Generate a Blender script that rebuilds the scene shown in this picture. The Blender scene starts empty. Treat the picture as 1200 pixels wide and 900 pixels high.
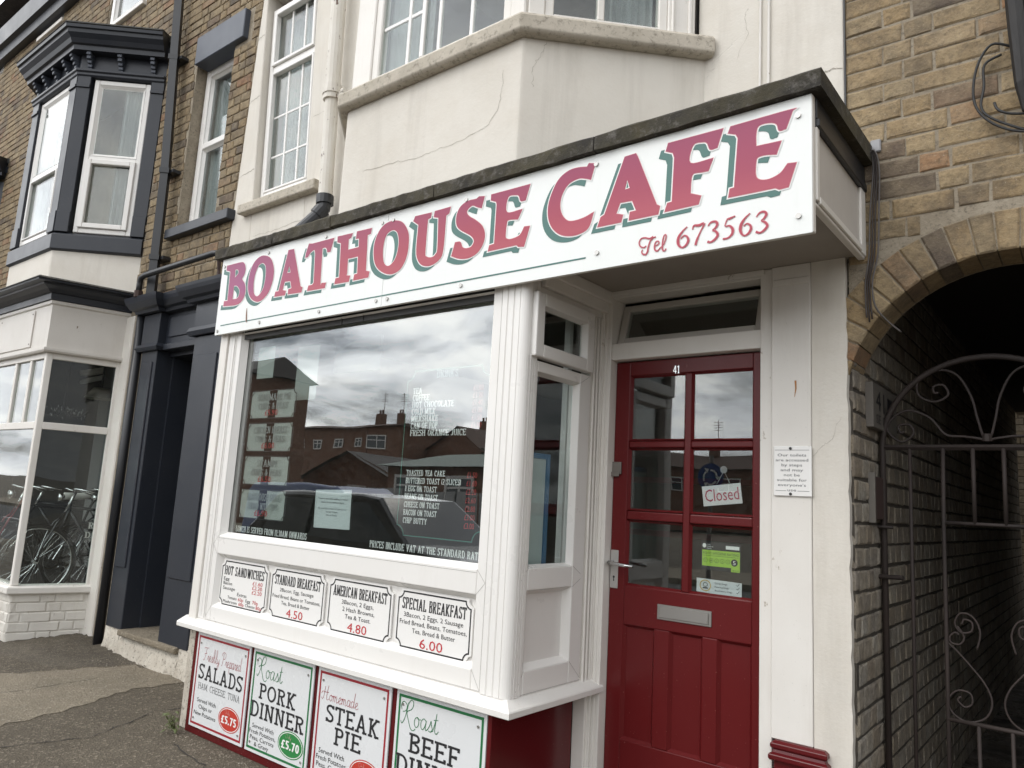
import bpy, math, random
from math import radians as rad, sin, cos, pi, hypot
from mathutils import Vector, Matrix
from mathutils.geometry import delaunay_2d_cdt
random.seed(7)
S = bpy.context.scene
COL = S.collection

# ---------------------------------------------------------------- camera, sky, sun, exposure
cd = bpy.data.cameras.new('camera'); cam = bpy.data.objects.new('camera', cd); COL.objects.link(cam)
cam.location = (0, -2.5, 1.45)
cam.rotation_euler = (rad(98.90190491), rad(-3.17119572), rad(38.27978127))
cd.sensor_width = 36; cd.lens = 878.391 / 1200 * 36; cd.clip_start = .02; cd.clip_end = 2000
S.camera = cam
SUN_EL, SUN_AZ = 46, 204          # azimuth measured clockwise from +Y, the direction the light comes from
W = bpy.data.worlds.new('World'); S.world = W; W.use_nodes = True
def world():
    nt = W.node_tree; N = nt.nodes; L = nt.links; N.clear()
    out = N.new('ShaderNodeOutputWorld'); bg = N.new('ShaderNodeBackground')
    sky = N.new('ShaderNodeTexSky'); sky.sky_type = 'NISHITA'; sky.sun_disc = False
    sky.sun_elevation = rad(SUN_EL); sky.sun_rotation = rad(SUN_AZ)
    sky.dust_density = 1.5
    tc = N.new('ShaderNodeTexCoord')
    sep = N.new('ShaderNodeSeparateXYZ'); L.new(tc.outputs['Generated'], sep.inputs[0])
    # clouds on a flat layer: direction divided by its height
    zz = N.new('ShaderNodeMath'); zz.operation = 'MAXIMUM'; zz.inputs[1].default_value = 0; L.new(sep.outputs[2], zz.inputs[0])
    za = N.new('ShaderNodeMath'); za.operation = 'ADD'; za.inputs[1].default_value = .22; L.new(zz.outputs[0], za.inputs[0])
    dv = N.new('ShaderNodeVectorMath'); dv.operation = 'DIVIDE'; L.new(tc.outputs['Generated'], dv.inputs[0])
    cb = N.new('ShaderNodeCombineXYZ')
    for k in range(3): L.new(za.outputs[0], cb.inputs[k])
    L.new(cb.outputs[0], dv.inputs[1])
    n1 = N.new('ShaderNodeTexNoise'); n1.inputs['Scale'].default_value = 1.5; n1.inputs['Detail'].default_value = 8; n1.inputs['Roughness'].default_value = .55; n1.inputs['Distortion'].default_value = .3
    n2 = N.new('ShaderNodeTexNoise'); n2.inputs['Scale'].default_value = 3.1; n2.inputs['Detail'].default_value = 9; n2.inputs['Roughness'].default_value = .6; n2.inputs['Distortion'].default_value = .5
    L.new(dv.outputs[0], n1.inputs['Vector']); L.new(dv.outputs[0], n2.inputs['Vector'])
    cover = N.new('ShaderNodeValToRGB'); cover.color_ramp.elements[0].position = .30; cover.color_ramp.elements[1].position = .46
    L.new(n1.outputs['Fac'], cover.inputs[0])
    tone = N.new('ShaderNodeValToRGB'); e = tone.color_ramp.elements
    e[0].position = .3; e[0].color = (24, 24.8, 26.5, 1); e[1].position = .62; e[1].color = (37, 37, 36.5, 1)
    m = e.new(.5); m.color = (30, 30.6, 31.5, 1)
    L.new(n2.outputs['Fac'], tone.inputs[0])
    # a veiled sun: added cloud glow, shifted aside to brighten facade and window reflection
    dt = N.new('ShaderNodeVectorMath'); dt.operation = 'DOT_PRODUCT'; L.new(tc.outputs['Generated'], dt.inputs[0])
    a_, e_ = rad(SUN_AZ + 20), rad(SUN_EL - 8); dt.inputs[1].default_value = (sin(a_) * cos(e_), cos(a_) * cos(e_), sin(e_))
    mp = N.new('ShaderNodeMapRange'); mp.inputs[1].default_value = -.4; mp.inputs[2].default_value = 1; mp.inputs[3].default_value = .36; mp.inputs[4].default_value = 1.75; mp.interpolation_type = 'SMOOTHSTEP'
    L.new(dt.outputs['Value'], mp.inputs[0])
    gl = N.new('ShaderNodeVectorMath'); gl.operation = 'SCALE'; L.new(tone.outputs[0], gl.inputs[0]); L.new(mp.outputs[0], gl.inputs['Scale'])
    mx = N.new('ShaderNodeMix'); mx.data_type = 'RGBA'
    L.new(cover.outputs[0], mx.inputs['Factor']); L.new(sky.outputs[0], mx.inputs['A']); L.new(gl.outputs[0], mx.inputs['B'])
    bg.inputs[1].default_value = .1
    L.new(mx.outputs['Result'], bg.inputs[0]); L.new(bg.outputs[0], out.inputs[0])
world()
sd = bpy.data.lights.new('sun', 'SUN'); sun = bpy.data.objects.new('sun', sd); COL.objects.link(sun)
sd.energy = 1.3; sd.angle = rad(16); sd.color = (1, .95, .88)
az = rad(SUN_AZ); el = rad(SUN_EL)
sv = Vector((sin(az) * cos(el), cos(az) * cos(el), sin(el)))
sun.rotation_euler = sv.to_track_quat('Z', 'Y').to_euler(); sun.location = (-6, -8, 12)
S.view_settings.view_transform = 'Standard'; S.view_settings.look = 'None'; S.view_settings.gamma = 1
S.view_settings.exposure = -1.0
S.cycles.max_bounces = 8; S.cycles.transparent_max_bounces = 16

# ---------------------------------------------------------------- materials
MATS = {}
class NT:
    def __init__(s, name):
        s.m = bpy.data.materials.new(name); s.m.use_nodes = True
        s.nt = s.m.node_tree; s.N = s.nt.nodes; s.L = s.nt.links
        s.b = s.N['Principled BSDF']; s.geo = s.N.new('ShaderNodeNewGeometry')
    def node(s, t, **kw):
        n = s.N.new(t)
        for k, v in kw.items(): setattr(n, k, v)
        return n
    def noise(s, scale, detail=5, rough=.6, dist=0, stretch=None, out='Fac'):
        n = s.node('ShaderNodeTexNoise'); n.inputs['Scale'].default_value = scale; n.inputs['Detail'].default_value = detail
        n.inputs['Roughness'].default_value = rough; n.inputs['Distortion'].default_value = dist
        src = s.geo.outputs['Position']
        if stretch:
            mp = s.node('ShaderNodeMapping'); mp.inputs['Scale'].default_value = stretch; s.L.new(src, mp.inputs[0]); src = mp.outputs[0]
        s.L.new(src, n.inputs['Vector']); return n.outputs[out]
    def ramp(s, src, *stops):
        r = s.node('ShaderNodeValToRGB'); e = r.color_ramp.elements
        while len(e) < len(stops): e.new(.5)
        for k, (p, c) in enumerate(stops):
            e[k].position = p; e[k].color = (*c, 1) if isinstance(c, tuple) else (c, c, c, 1)
        s.L.new(src, r.inputs[0]); return r.outputs[0]
    def mix(s, fac, a, b, mode='MIX'):
        m = s.node('ShaderNodeMix', data_type='RGBA', blend_type=mode)
        for key, v in (('Factor', fac), ('A', a), ('B', b)):
            if isinstance(v, (int, float)): m.inputs[key].default_value = v if key == 'Factor' else (v, v, v, 1)
            elif isinstance(v, tuple): m.inputs[key].default_value = (*v, 1)
            else: s.L.new(v, m.inputs[key])
        return m.outputs['Result']
    def math(s, op, a, b=0):
        m = s.node('ShaderNodeMath', operation=op)
        for k, v in enumerate((a, b)):
            if isinstance(v, (int, float)): m.inputs[k].default_value = v
            else: s.L.new(v, m.inputs[k])
        return m.outputs[0]
    def base(s, c):
        if isinstance(c, tuple): s.b.inputs['Base Color'].default_value = (*c, 1)
        else: s.L.new(c, s.b.inputs['Base Color'])
    def rough(s, v):
        if isinstance(v, (int, float)): s.b.inputs['Roughness'].default_value = v
        else: s.L.new(v, s.b.inputs['Roughness'])
    def bump(s, src, strength=.3, dist=.01):
        b = s.node('ShaderNodeBump'); b.inputs['Strength'].default_value = strength; b.inputs['Distance'].default_value = dist
        s.L.new(src, b.inputs['Height'])
        prev = s.b.inputs['Normal']
        if prev.is_linked: s.L.new(prev.links[0].from_socket, b.inputs['Normal'])
        s.L.new(b.outputs[0], s.b.inputs['Normal'])

def paint(name, col, rough=.45, dirt=.25, dirtcol=None, grime=.5, bump=.15, chips=None, brush=(1, 1, .15), scuff=None, spec=.5, chipsc=14, chipth=.655):
    "painted surface with slight tone changes, streaky dirt and optional chips"
    if name in MATS: return MATS[name]
    t = NT(name); d = dirtcol or tuple(c * .45 for c in col)
    c = t.mix(t.ramp(t.noise(2.3, 6), (.35, .0), (.75, dirt)), col, d)
    streak = t.ramp(t.noise(9, 7, .7, stretch=(1, 1, .12)), (.55, .0), (.8, grime * .5))
    c = t.mix(streak, c, d)
    speck = t.ramp(t.noise(120, 2, .5), (.7, 0.), (.76, .35 * grime))
    c = t.mix(speck, c, tuple(x * .3 for x in col))
    if chips:
        f = t.ramp(t.noise(chipsc, 8, .75, stretch=(1, 1, .5)), (chipth, 0.), (chipth + .02, 1.))
        c = t.mix(f, c, chips)
    t.b.inputs['Specular IOR Level'].default_value = spec
    if scuff:      # pale scratches and flecks
        f = t.ramp(t.noise(38, 8, .8, .8, stretch=(1, 1, .3)), (.69, 0.), (.72, .5)); c = t.mix(f, c, scuff)
        f = t.ramp(t.noise(110, 2, .5), (.735, 0.), (.75, .8)); c = t.mix(f, c, scuff)
    t.base(c); t.rough(t.ramp(t.noise(4, 4), (.3, max(.05, rough - .04)), (.8, min(1, rough + .06))))
    if bump > .02: t.bump(t.noise(60, 4, .6, stretch=brush), bump, .003)
    MATS[name] = t.m; return t.m

def plain(name, col, rough=.5, metal=0, emit=0, spec=None):
    if name in MATS: return MATS[name]
    t = NT(name); t.base(col); t.rough(rough); t.b.inputs['Metallic'].default_value = metal
    MATS[name] = t.m; return t.m

def glass(name, r0=.12, tint=(.93, .96, .95), dirt=.03):
    if name in MATS: return MATS[name]
    m = bpy.data.materials.new(name); m.use_nodes = True; nt = m.node_tree; N = nt.nodes; L = nt.links; N.clear()
    out = N.new('ShaderNodeOutputMaterial'); tr = N.new('ShaderNodeBsdfTransparent'); tr.inputs[0].default_value = (*tint, 1)
    gl = N.new('ShaderNodeBsdfGlossy'); gl.inputs['Roughness'].default_value = .0; gl.inputs[0].default_value = (1, 1, 1, 1)
    lw = N.new('ShaderNodeLayerWeight'); lw.inputs[0].default_value = .5
    p = N.new('ShaderNodeMath'); p.operation = 'POWER'; p.inputs[1].default_value = 5; L.new(lw.outputs['Facing'], p.inputs[0])
    q = N.new('ShaderNodeMath'); q.operation = 'MULTIPLY_ADD'; q.inputs[1].default_value = 1 - r0; q.inputs[2].default_value = r0; L.new(p.outputs[0], q.inputs[0])
    # slight waviness of the pane
    g = N.new('ShaderNodeNewGeometry'); n = N.new('ShaderNodeTexNoise'); n.inputs['Scale'].default_value = 2.2; n.inputs['Detail'].default_value = 1
    L.new(g.outputs['Position'], n.inputs['Vector'])
    b = N.new('ShaderNodeBump'); b.inputs['Strength'].default_value = .12; b.inputs['Distance'].default_value = .01
    L.new(n.outputs['Fac'], b.inputs['Height']); L.new(b.outputs[0], gl.inputs['Normal'])
    mx = N.new('ShaderNodeMixShader'); L.new(q.outputs[0], mx.inputs[0]); L.new(tr.outputs[0], mx.inputs[1]); L.new(gl.outputs[0], mx.inputs[2])
    df = N.new('ShaderNodeBsdfDiffuse'); df.inputs[0].default_value = (.7, .7, .68, 1)
    n2 = N.new('ShaderNodeTexNoise'); n2.inputs['Scale'].default_value = 45; n2.inputs['Detail'].default_value = 8; L.new(g.outputs['Position'], n2.inputs['Vector'])
    r2 = N.new('ShaderNodeMapRange'); r2.inputs[1].default_value = .4; r2.inputs[2].default_value = .8; r2.inputs[3].default_value = dirt * .3; r2.inputs[4].default_value = dirt * 2
    L.new(n2.outputs['Fac'], r2.inputs[0])
    m2 = N.new('ShaderNodeMixShader'); L.new(r2.outputs[0], m2.inputs[0]); L.new(mx.outputs[0], m2.inputs[1]); L.new(df.outputs[0], m2.inputs[2])
    L.new(m2.outputs[0], out.inputs[0]); MATS[name] = m; return m

def render_wall(name, col=(.70, .665, .60)):
    t = NT(name)
    c = t.mix(t.ramp(t.noise(1.4, 6, .65), (.35, 0.), (.8, .38)), col, (.50, .46, .39))
    st = t.ramp(t.noise(5, 8, .7, .4, stretch=(1, 1, .08)), (.52, 0.), (.82, .4))
    c = t.mix(st, c, (.30, .27, .23))
    c = t.mix(t.ramp(t.noise(26, 8, .75), (.66, 0.), (.74, .55)), c, (.36, .32, .27))
    # hairline cracks: thin dark lines along a contour of a large noise
    v = t.noise(.9, 6, .62, .6)
    a = t.math('ABSOLUTE', t.math('SUBTRACT', v, .5))
    cr = t.ramp(a, (0., 1.), (.0013, 0.))
    msk = t.ramp(t.noise(.9, 2), (.56, 0.), (.62, .7))
    cr = t.math('MULTIPLY', cr, msk)
    c = t.mix(t.math('MULTIPLY', cr, .45), c, (.14, .12, .10))
    c = t.mix(t.ramp(t.noise(3.3, 7, .7), (.45, 0.), (.75, .3)), c, (.55, .49, .40))
    t.base(c); t.rough(.82)
    t.bump(t.noise(70, 6, .7), .35, .004); t.bump(t.noise(6, 5, .6), .35, .012); t.bump(t.math('MULTIPLY', cr, -1), .8, .004)
    MATS[name] = t.m; return t.m

def brick_mat(name, per_island=False, painted=None, cols=None, soot=.75, dim=1):
    t = NT(name)
    if per_island: r = t.geo.outputs['Random Per Island']
    else: r = t.node('ShaderNodeObjectInfo').outputs['Random']
    cols = cols or [(.0, (.30, .215, .118)), (.2, (.36, .27, .155)), (.38, (.33, .235, .125)), (.52, (.25, .19, .115)), (.68, (.38, .29, .17)), (.82, (.30, .22, .13)), (.90, (.33, .175, .09)), (.95, (.13, .10, .075))]
    c = t.ramp(r, *[(p_, tuple(v * dim for v in k_)) for p_, k_ in cols])
    c = t.mix(1.0, c, t.ramp(t.noise(22, 9, .8, .5), (.3, .5), (.5, .95), (.72, 1.35)), 'MULTIPLY')
    c = t.mix(t.ramp(t.noise(9, 7, .7), (.38, 0.), (.75, .5)), c, (.42, .34, .22), 'MIX')
    c = t.mix(t.ramp(t.noise(3.1, 8, .72), (.48, 0.), (.72, soot)), c, (.075, .06, .05))
    c = t.mix(t.ramp(t.noise(40, 6, .8), (.5, 0.), (.7, .7)), c, (.11, .085, .06))
    c = t.mix(t.ramp(t.noise(95, 4, .7), (.62, 0.), (.68, .55)), c, (.46, .40, .31))
    t.base(c); t.rough(.9)
    t.bump(t.noise(55, 8, .75), .9, .008); t.bump(t.noise(16, 4, .6), .6, .012)
    MATS[name] = t.m; return t.m

def stone(name, a, b, c3, sc=8, bump=.6):
    t = NT(name)
    c = t.mix(t.ramp(t.noise(sc, 8, .7), (.35, 0.), (.68, 1.)), a, b)
    c = t.mix(t.ramp(t.noise(sc * 6, 8, .75), (.52, 0.), (.66, .8)), c, c3)
    t.base(c); t.rough(.92); t.bump(t.noise(70, 8, .8), bump, .008); t.bump(t.noise(14, 4), bump * .6, .01)
    MATS[name] = t.m; return t.m

def ground_mat(name, a, b, speck, sc=90, bump=.5, big=.5):
    t = NT(name)
    c = t.mix(t.ramp(t.noise(big, 7, .7), (.32, 0.), (.7, 1.)), a, b)
    c = t.mix(t.ramp(t.noise(6, 8, .75), (.5, 0.), (.78, .55)), c, tuple(x * .5 for x in a))
    v = t.node('ShaderNodeTexVoronoi'); v.inputs['Scale'].default_value = sc; t.L.new(t.geo.outputs['Position'], v.inputs['Vector'])
    sp = t.ramp(v.outputs['Color'], (.70, 0.), (.9, 1.))
    c = t.mix(t.math('MULTIPLY', sp, .55), c, speck)
    c = t.mix(t.ramp(t.noise(160, 3, .7), (.35, .6), (.55, 0.)), c, tuple(x * .35 for x in a))
    t.base(c); t.rough(.9)
    t.bump(v.outputs['Distance'], bump, .006); t.bump(t.noise(30, 8, .75), bump, .012); t.bump(t.noise(3, 5), .5, .03)
    MATS[name] = t.m; return t.m

SILL_WHITE = paint('grimy_white_sill', (.77, .755, .72), .38, .2, (.50, .46, .40), 1.0, .0)
SOFFIT = paint('grubby_shaded_soffit', (.34, .305, .265), .6, .5, (.22, .19, .16), .7, .15)  # dirt, plus a base darkened to carry the shade under the sign box
WHITE_UPVC = paint('white_upvc', (.79, .775, .745), .3, .10, (.54, .49, .42), .3, .0)
WHITE_WOOD = paint('white_wood', (.76, .735, .69), .5, .25, (.50, .45, .38), .5, .25, chips=(.42, .37, .30))
OFF_WHITE = paint('off_white_board', (.66, .63, .585), .5, .3, (.44, .40, .34), .6, .25, chips=(.20, .15, .10))
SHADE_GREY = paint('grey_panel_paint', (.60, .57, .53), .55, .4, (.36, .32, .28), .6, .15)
NAVY = paint('navy_gloss', (.024, .028, .037), .36, .35, (.050, .052, .058), .3, .12, scuff=(.16, .165, .17), spec=.35)
NAVY2 = paint('navy_sill', (.055, .066, .090), .5, .3, (.09, .095, .10), .2, .1)
BLACK_PIPE = paint('black_pipe_paint', (.016, .018, .022), .38, .3, (.05, .045, .04), .3, .1)
DOOR_RED = paint('door_red', (.118, .009, .010), .32, .2, (.075, .008, .010), .2, .10, brush=(1, 1, .1), scuff=(.27, .10, .09), spec=.3)
BASE_RED = paint('stallriser_red', (.105, .009, .011), .22, .2, (.06, .006, .008), .1, .03, scuff=(.25, .14, .12), spec=.35)
SIGN_WHITE = paint('sign_white', (.79, .81, .79), .35, .05, (.50, .50, .46), .35, .0)
BOARD_WHITE = paint('menu_board_white', (.81, .80, .775), .35, .04, (.6, .58, .55), .05, .0)
POSTER_WHITE = paint('poster_white', (.70, .715, .72), .28, .08, (.55, .55, .55), .05, .0)
PLASTER = render_wall('white_render')
KERB = stone('rough_white_plinth', (.62, .58, .50), (.45, .40, .33), (.13, .11, .085), 7, .9)
SILL_STONE = stone('weathered_sill', (.56, .51, .43), (.42, .38, .31), (.20, .175, .14), 5, .4)
COPING = stone('mossy_coping', (.034, .031, .027), (.085, .073, .042), (.15, .14, .125), 4, .9)
CONCRETE = ground_mat('worn_concrete', (.27, .228, .165), (.185, .155, .11), (.42, .37, .30), 70, .8, 1.6)
ASPHALT = ground_mat('pavement_asphalt', (.092, .074, .050), (.142, .117, .083), (.40, .34, .26), 85, 1.0, .8)
ROADM = ground_mat('road_asphalt', (.055, .054, .053), (.075, .072, .07), (.2, .19, .17), 60, .6, .3)
BRICK = brick_mat('tan_brick')
BRICK_I = brick_mat('tan_brick_joined', True, soot=.8)
BRICK_OLD = brick_mat('old_tan_brick', soot=.9, dim=.72); BRICK_OLD_I = brick_mat('old_tan_brick_joined', True, soot=.9, dim=.72)
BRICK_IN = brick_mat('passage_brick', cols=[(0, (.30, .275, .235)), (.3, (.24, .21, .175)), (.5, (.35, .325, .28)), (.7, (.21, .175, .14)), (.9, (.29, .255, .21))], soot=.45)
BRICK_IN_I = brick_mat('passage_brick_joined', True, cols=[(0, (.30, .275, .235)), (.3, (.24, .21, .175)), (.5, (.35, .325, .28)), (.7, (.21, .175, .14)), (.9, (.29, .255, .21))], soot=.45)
PAINTED_BRICK = paint('painted_brick', (.72, .695, .64), .6, .3, (.45, .40, .33), .8, .9, chips=(.30, .25, .2), brush=(1, 1, 1))
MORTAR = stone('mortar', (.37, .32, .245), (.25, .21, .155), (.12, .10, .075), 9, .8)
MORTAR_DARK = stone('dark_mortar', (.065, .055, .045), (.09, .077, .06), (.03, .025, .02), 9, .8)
GLASS = glass('shop_glass', .17, dirt=.006)
GLASS_UP = glass('upper_glass', .05)
GLASS_DOOR = glass('door_glass', .085, dirt=.006)
GLASS_LEFT = glass('old_shop_glass', .035, dirt=.008)
DARK = plain('dark_interior', (.02, .019, .018), .8)
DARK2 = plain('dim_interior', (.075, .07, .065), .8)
GATE = paint('rusty_gate_paint', (.024, .018, .016), .7, .5, (.06, .038, .03), .5, .3)
CHROME = plain('chrome', (.6, .6, .6), .22, 1)
ALU = plain('brushed_aluminium', (.42, .41, .39), .38, .9)
STEEL = plain('dull_steel', (.25, .23, .21), .5, .8)
RUBBER = plain('black_rubber', (.02, .02, .02), .55)
BLACKP = plain('black_print', (.018, .018, .02), .5)
REDP = plain('red_print', (.50, .02, .03), .5)
GREENP = plain('green_print', (.02, .15, .06), .5)
WHITEP = plain('white_print', (.80, .80, .78), .5)
CURTAIN = plain('net_curtain', (.27, .29, .29), .9)
SLATE = stone('slate_roof', (.06, .055, .055), (.09, .08, .075), (.12, .11, .1), 4)

# ---------------------------------------------------------------- object helpers
LOCS = {}
def thing(name, label, cat, loc, group=None):
    o = bpy.data.objects.new(name, None); COL.objects.link(o); o.location = loc; o.empty_display_size = .1
    o['label'] = label; o['category'] = cat
    if group: o['group'] = group
    LOCS[o.name] = Vector(loc); return o
def attach(o, parent):
    o.parent = parent
    if parent.name in LOCS: o.matrix_parent_inverse = Matrix.Translation(-LOCS[parent.name])
def tag(o, label, cat, group=None):
    o['label'] = label; o['category'] = cat
    if group: o['group'] = group
    return o

class MB:
    "collects faces in the frame of a vertical plane: s along it, d into the building, z up"
    def __init__(s, A=(0, 0), u=(1, 0), shear=0, z0=0):
        s.v = []; s.f = []; s.mi = []; s.plane(A, u, shear, z0); s.cur = 0
    def plane(s, A=(0, 0), u=(1, 0), shear=0, z0=0):
        l = hypot(*u); s.A = A; s.u = (u[0] / l, u[1] / l); s.n = (-s.u[1], s.u[0]); s.k = shear; s.z0 = z0; return s
    def P(s, a, d, z):
        a += s.k * (z - s.z0)
        return (s.A[0] + s.u[0] * a + s.n[0] * d, s.A[1] + s.u[1] * a + s.n[1] * d, z)
    def face(s, pts, local=True):
        i = len(s.v); s.v += [s.P(*p) for p in pts] if local else [tuple(p) for p in pts]
        s.f.append(tuple(range(i, i + len(pts)))); s.mi.append(s.cur)
    def hexa(s, p, local=True):
        "8 points: bottom 4 (counterclockwise from above), top 4"
        i = len(s.v); s.v += [s.P(*q) for q in p] if local else [tuple(q) for q in p]
        for f in ((0, 3, 2, 1), (4, 5, 6, 7), (0, 1, 5, 4), (1, 2, 6, 5), (2, 3, 7, 6), (3, 0, 4, 7)):
            s.f.append(tuple(i + k for k in f)); s.mi.append(s.cur)
    def box(s, a0, a1, d0, d1, z0, z1):
        s.hexa([(a0, d0, z0), (a1, d0, z0), (a1, d1, z0), (a0, d1, z0), (a0, d0, z1), (a1, d0, z1), (a1, d1, z1), (a0, d1, z1)]); return s
    def frame(s, a0, a1, z0, z1, w, d0, d1, wb=None, wt=None):
        wb = w if wb is None else wb; wt = w if wt is None else wt
        s.box(a0, a0 + w, d0, d1, z0, z1); s.box(a1 - w, a1, d0, d1, z0, z1)
        if wb: s.box(a0 + w, a1 - w, d0, d1, z0, z0 + wb)
        if wt: s.box(a0 + w, a1 - w, d0, d1, z1 - wt, z1)
        return s
    def bevelframe(s, a0, a1, z0, z1, w, d0, d1):
        "mitred frame whose face slopes back towards the opening: front outer edge at d0, inner edge at d1"
        o = [(a0, z0), (a1, z0), (a1, z1), (a0, z1)]; n = [(a0 + w, z0 + w), (a1 - w, z0 + w), (a1 - w, z1 - w), (a0 + w, z1 - w)]
        for k in range(4):
            j = (k + 1) % 4
            s.face([(o[k][0], d0, o[k][1]), (o[j][0], d0, o[j][1]), (n[j][0], d1, n[j][1]), (n[k][0], d1, n[k][1])])
        return s
    def run(s, prof, path, closed=False):
        "sweep a profile of (out, z) along a plan path of world (x, y); out is to the right-hand side (towards the viewer)"
        n = len(path); rings = []
        for k in range(n):
            p = Vector(path[k])
            a = (p - Vector(path[k - 1])).normalized() if k > 0 else None
            b = (Vector(path[k + 1]) - p).normalized() if k < n - 1 else None
            if a is None: t = b; m = 1
            elif b is None: t = a; m = 1
            else: t = (a + b).normalized(); m = 1 / max(.3, t.dot(a))
            nrm = Vector((t.y, -t.x))
            i = len(s.v); rings.append(i)
            for o, z in prof: s.v.append((p.x + nrm.x * o * m, p.y + nrm.y * o * m, z))
        q = len(prof)
        for k in range(n - 1):
            for j in range(q):
                jj = (j + 1) % q
                s.f.append((rings[k] + j, rings[k + 1] + j, rings[k + 1] + jj, rings[k] + jj)); s.mi.append(s.cur)
        s.f.append(tuple(rings[0] + j for j in range(q))); s.mi.append(s.cur)
        s.f.append(tuple(rings[-1] + j for j in reversed(range(q)))); s.mi.append(s.cur)
        return s
    def tube(s, pts, r, n=8, r2=None, cap=True):
        pts = [Vector(p) for p in pts]; q = len(pts); rings = []
        up = None
        for k in range(q):
            t = (pts[min(k + 1, q - 1)] - pts[max(k - 1, 0)]).normalized()
            if up is None: up = t.orthogonal().normalized()
            up = (up - t * up.dot(t)).normalized(); sd_ = t.cross(up)
            rr = r[k] if isinstance(r, (list, tuple)) else r + ((r2 - r) * k / (q - 1) if r2 is not None else 0)
            rings.append(len(s.v))
            for j in range(n):
                a = 2 * pi * (j + .5) / n
                s.v.append(tuple(pts[k] + up * cos(a) * rr + sd_ * sin(a) * rr))
        for k in range(q - 1):
            for j in range(n):
                jj = (j + 1) % n
                s.f.append((rings[k] + j, rings[k] + jj, rings[k + 1] + jj, rings[k + 1] + j)); s.mi.append(s.cur)
        if cap:
            s.f.append(tuple(rings[0] + j for j in reversed(range(n)))); s.mi.append(s.cur)
            s.f.append(tuple(rings[-1] + j for j in range(n))); s.mi.append(s.cur)
        return s
    def poly(s, pts, z0, z1):
        "prism over world plan points"
        i = len(s.v); n = len(pts)
        s.v += [(x, y, z0) for x, y in pts] + [(x, y, z1) for x, y in pts]
        s.f.append(tuple(i + k for k in reversed(range(n)))); s.f.append(tuple(i + n + k for k in range(n)))
        for k in range(n):
            kk = (k + 1) % n; s.f.append((i + k, i + kk, i + n + kk, i + n + k))
        s.mi += [s.cur] * (n + 2); return s
    def panel(s, pts, d0, d1):
        "prism over local (a, z) outline, from d0 to d1"
        i = len(s.v); n = len(pts)
        s.v += [s.P(a, d0, z) for a, z in pts] + [s.P(a, d1, z) for a, z in pts]
        s.f.append(tuple(i + k for k in range(n))); s.f.append(tuple(i + n + k for k in reversed(range(n))))
        for k in range(n):
            kk = (k + 1) % n; s.f.append((i + k, i + n + k, i + n + kk, i + kk))
        s.mi += [s.cur] * (n + 2); return s
    def build(s, name, mat, parent=None, bevel=0, smooth=False, label=None, kind=None, seg=1, fix=True):
        me = bpy.data.meshes.new(name); me.from_pydata(s.v, [], s.f)
        for m in (mat if isinstance(mat, (list, tuple)) else [mat]): me.materials.append(m)
        if any(s.mi): me.polygons.foreach_set('material_index', s.mi)
        if fix:
            import bmesh
            bm = bmesh.new(); bm.from_mesh(me); bmesh.ops.recalc_face_normals(bm, faces=bm.faces); bm.to_mesh(me); bm.free()
        if smooth: me.polygons.foreach_set('use_smooth', [True] * len(me.polygons))
        me.update()
        o = bpy.data.objects.new(name, me); COL.objects.link(o)
        if parent: attach(o, parent)
        if label: o['label'] = label
        if kind: o['kind'] = kind
        if bevel:
            b = o.modifiers.new('bevel', 'BEVEL'); b.width = bevel; b.segments = seg; b.limit_method = 'ANGLE'; b.angle_limit = rad(40)
        return o
def FR(Yp=0, **k): return MB((0, Yp), (1, 0), **k)     # a plane parallel to the facade; s is world X

def arc(cx, cy, rx, ry, a0, a1, n=10):
    return [(cx + rx * cos(rad(a0 + (a1 - a0) * k / n)), cy + ry * sin(rad(a0 + (a1 - a0) * k / n))) for k in range(n + 1)]
def smooth_pts(pts, n=6, closed=False):
    "Catmull-Rom through the points"
    out = []; q = len(pts)
    for k in range(q if closed else q - 1):
        g = lambda i: pts[i % q] if closed else pts[max(0, min(q - 1, i))]
        p0, p1, p2, p3 = g(k - 1), g(k), g(k + 1), g(k + 2)
        for j in range(n):
            t = j / n
            out.append(tuple(.5 * (2 * b + (c - a) * t + (2 * a - 5 * b + 4 * c - d) * t * t + (3 * b - a - 3 * c + d) * t ** 3) for a, b, c, d in zip(p0, p1, p2, p3)))
    if not closed: out.append(tuple(pts[-1]))
    return out
def flagged(pts, n=5):
    "closed outline; points flagged 1 are smooth, 0 are corners"
    q = len(pts); out = []
    def tan(i, side):
        p = pts[i % q]; a = pts[(i - 1) % q]; b = pts[(i + 1) % q]
        if p[2]: return ((b[0] - a[0]) / 2, (b[1] - a[1]) / 2)
        o = b if side > 0 else a
        return ((o[0] - p[0]) * side, (o[1] - p[1]) * side)
    for i in range(q):
        p, r = pts[i], pts[(i + 1) % q]
        if not p[2] and not r[2]: out.append(p[:2]); continue
        t0, t1 = tan(i, 1), tan(i + 1, -1)
        for j in range(n):
            t = j / n; h = (2 * t ** 3 - 3 * t * t + 1, t ** 3 - 2 * t * t + t, -2 * t ** 3 + 3 * t * t, t ** 3 - t * t)
            out.append(tuple(h[0] * p[c] + h[1] * t0[c] + h[2] * r[c] + h[3] * t1[c] for c in (0, 1)))
    return out
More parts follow.
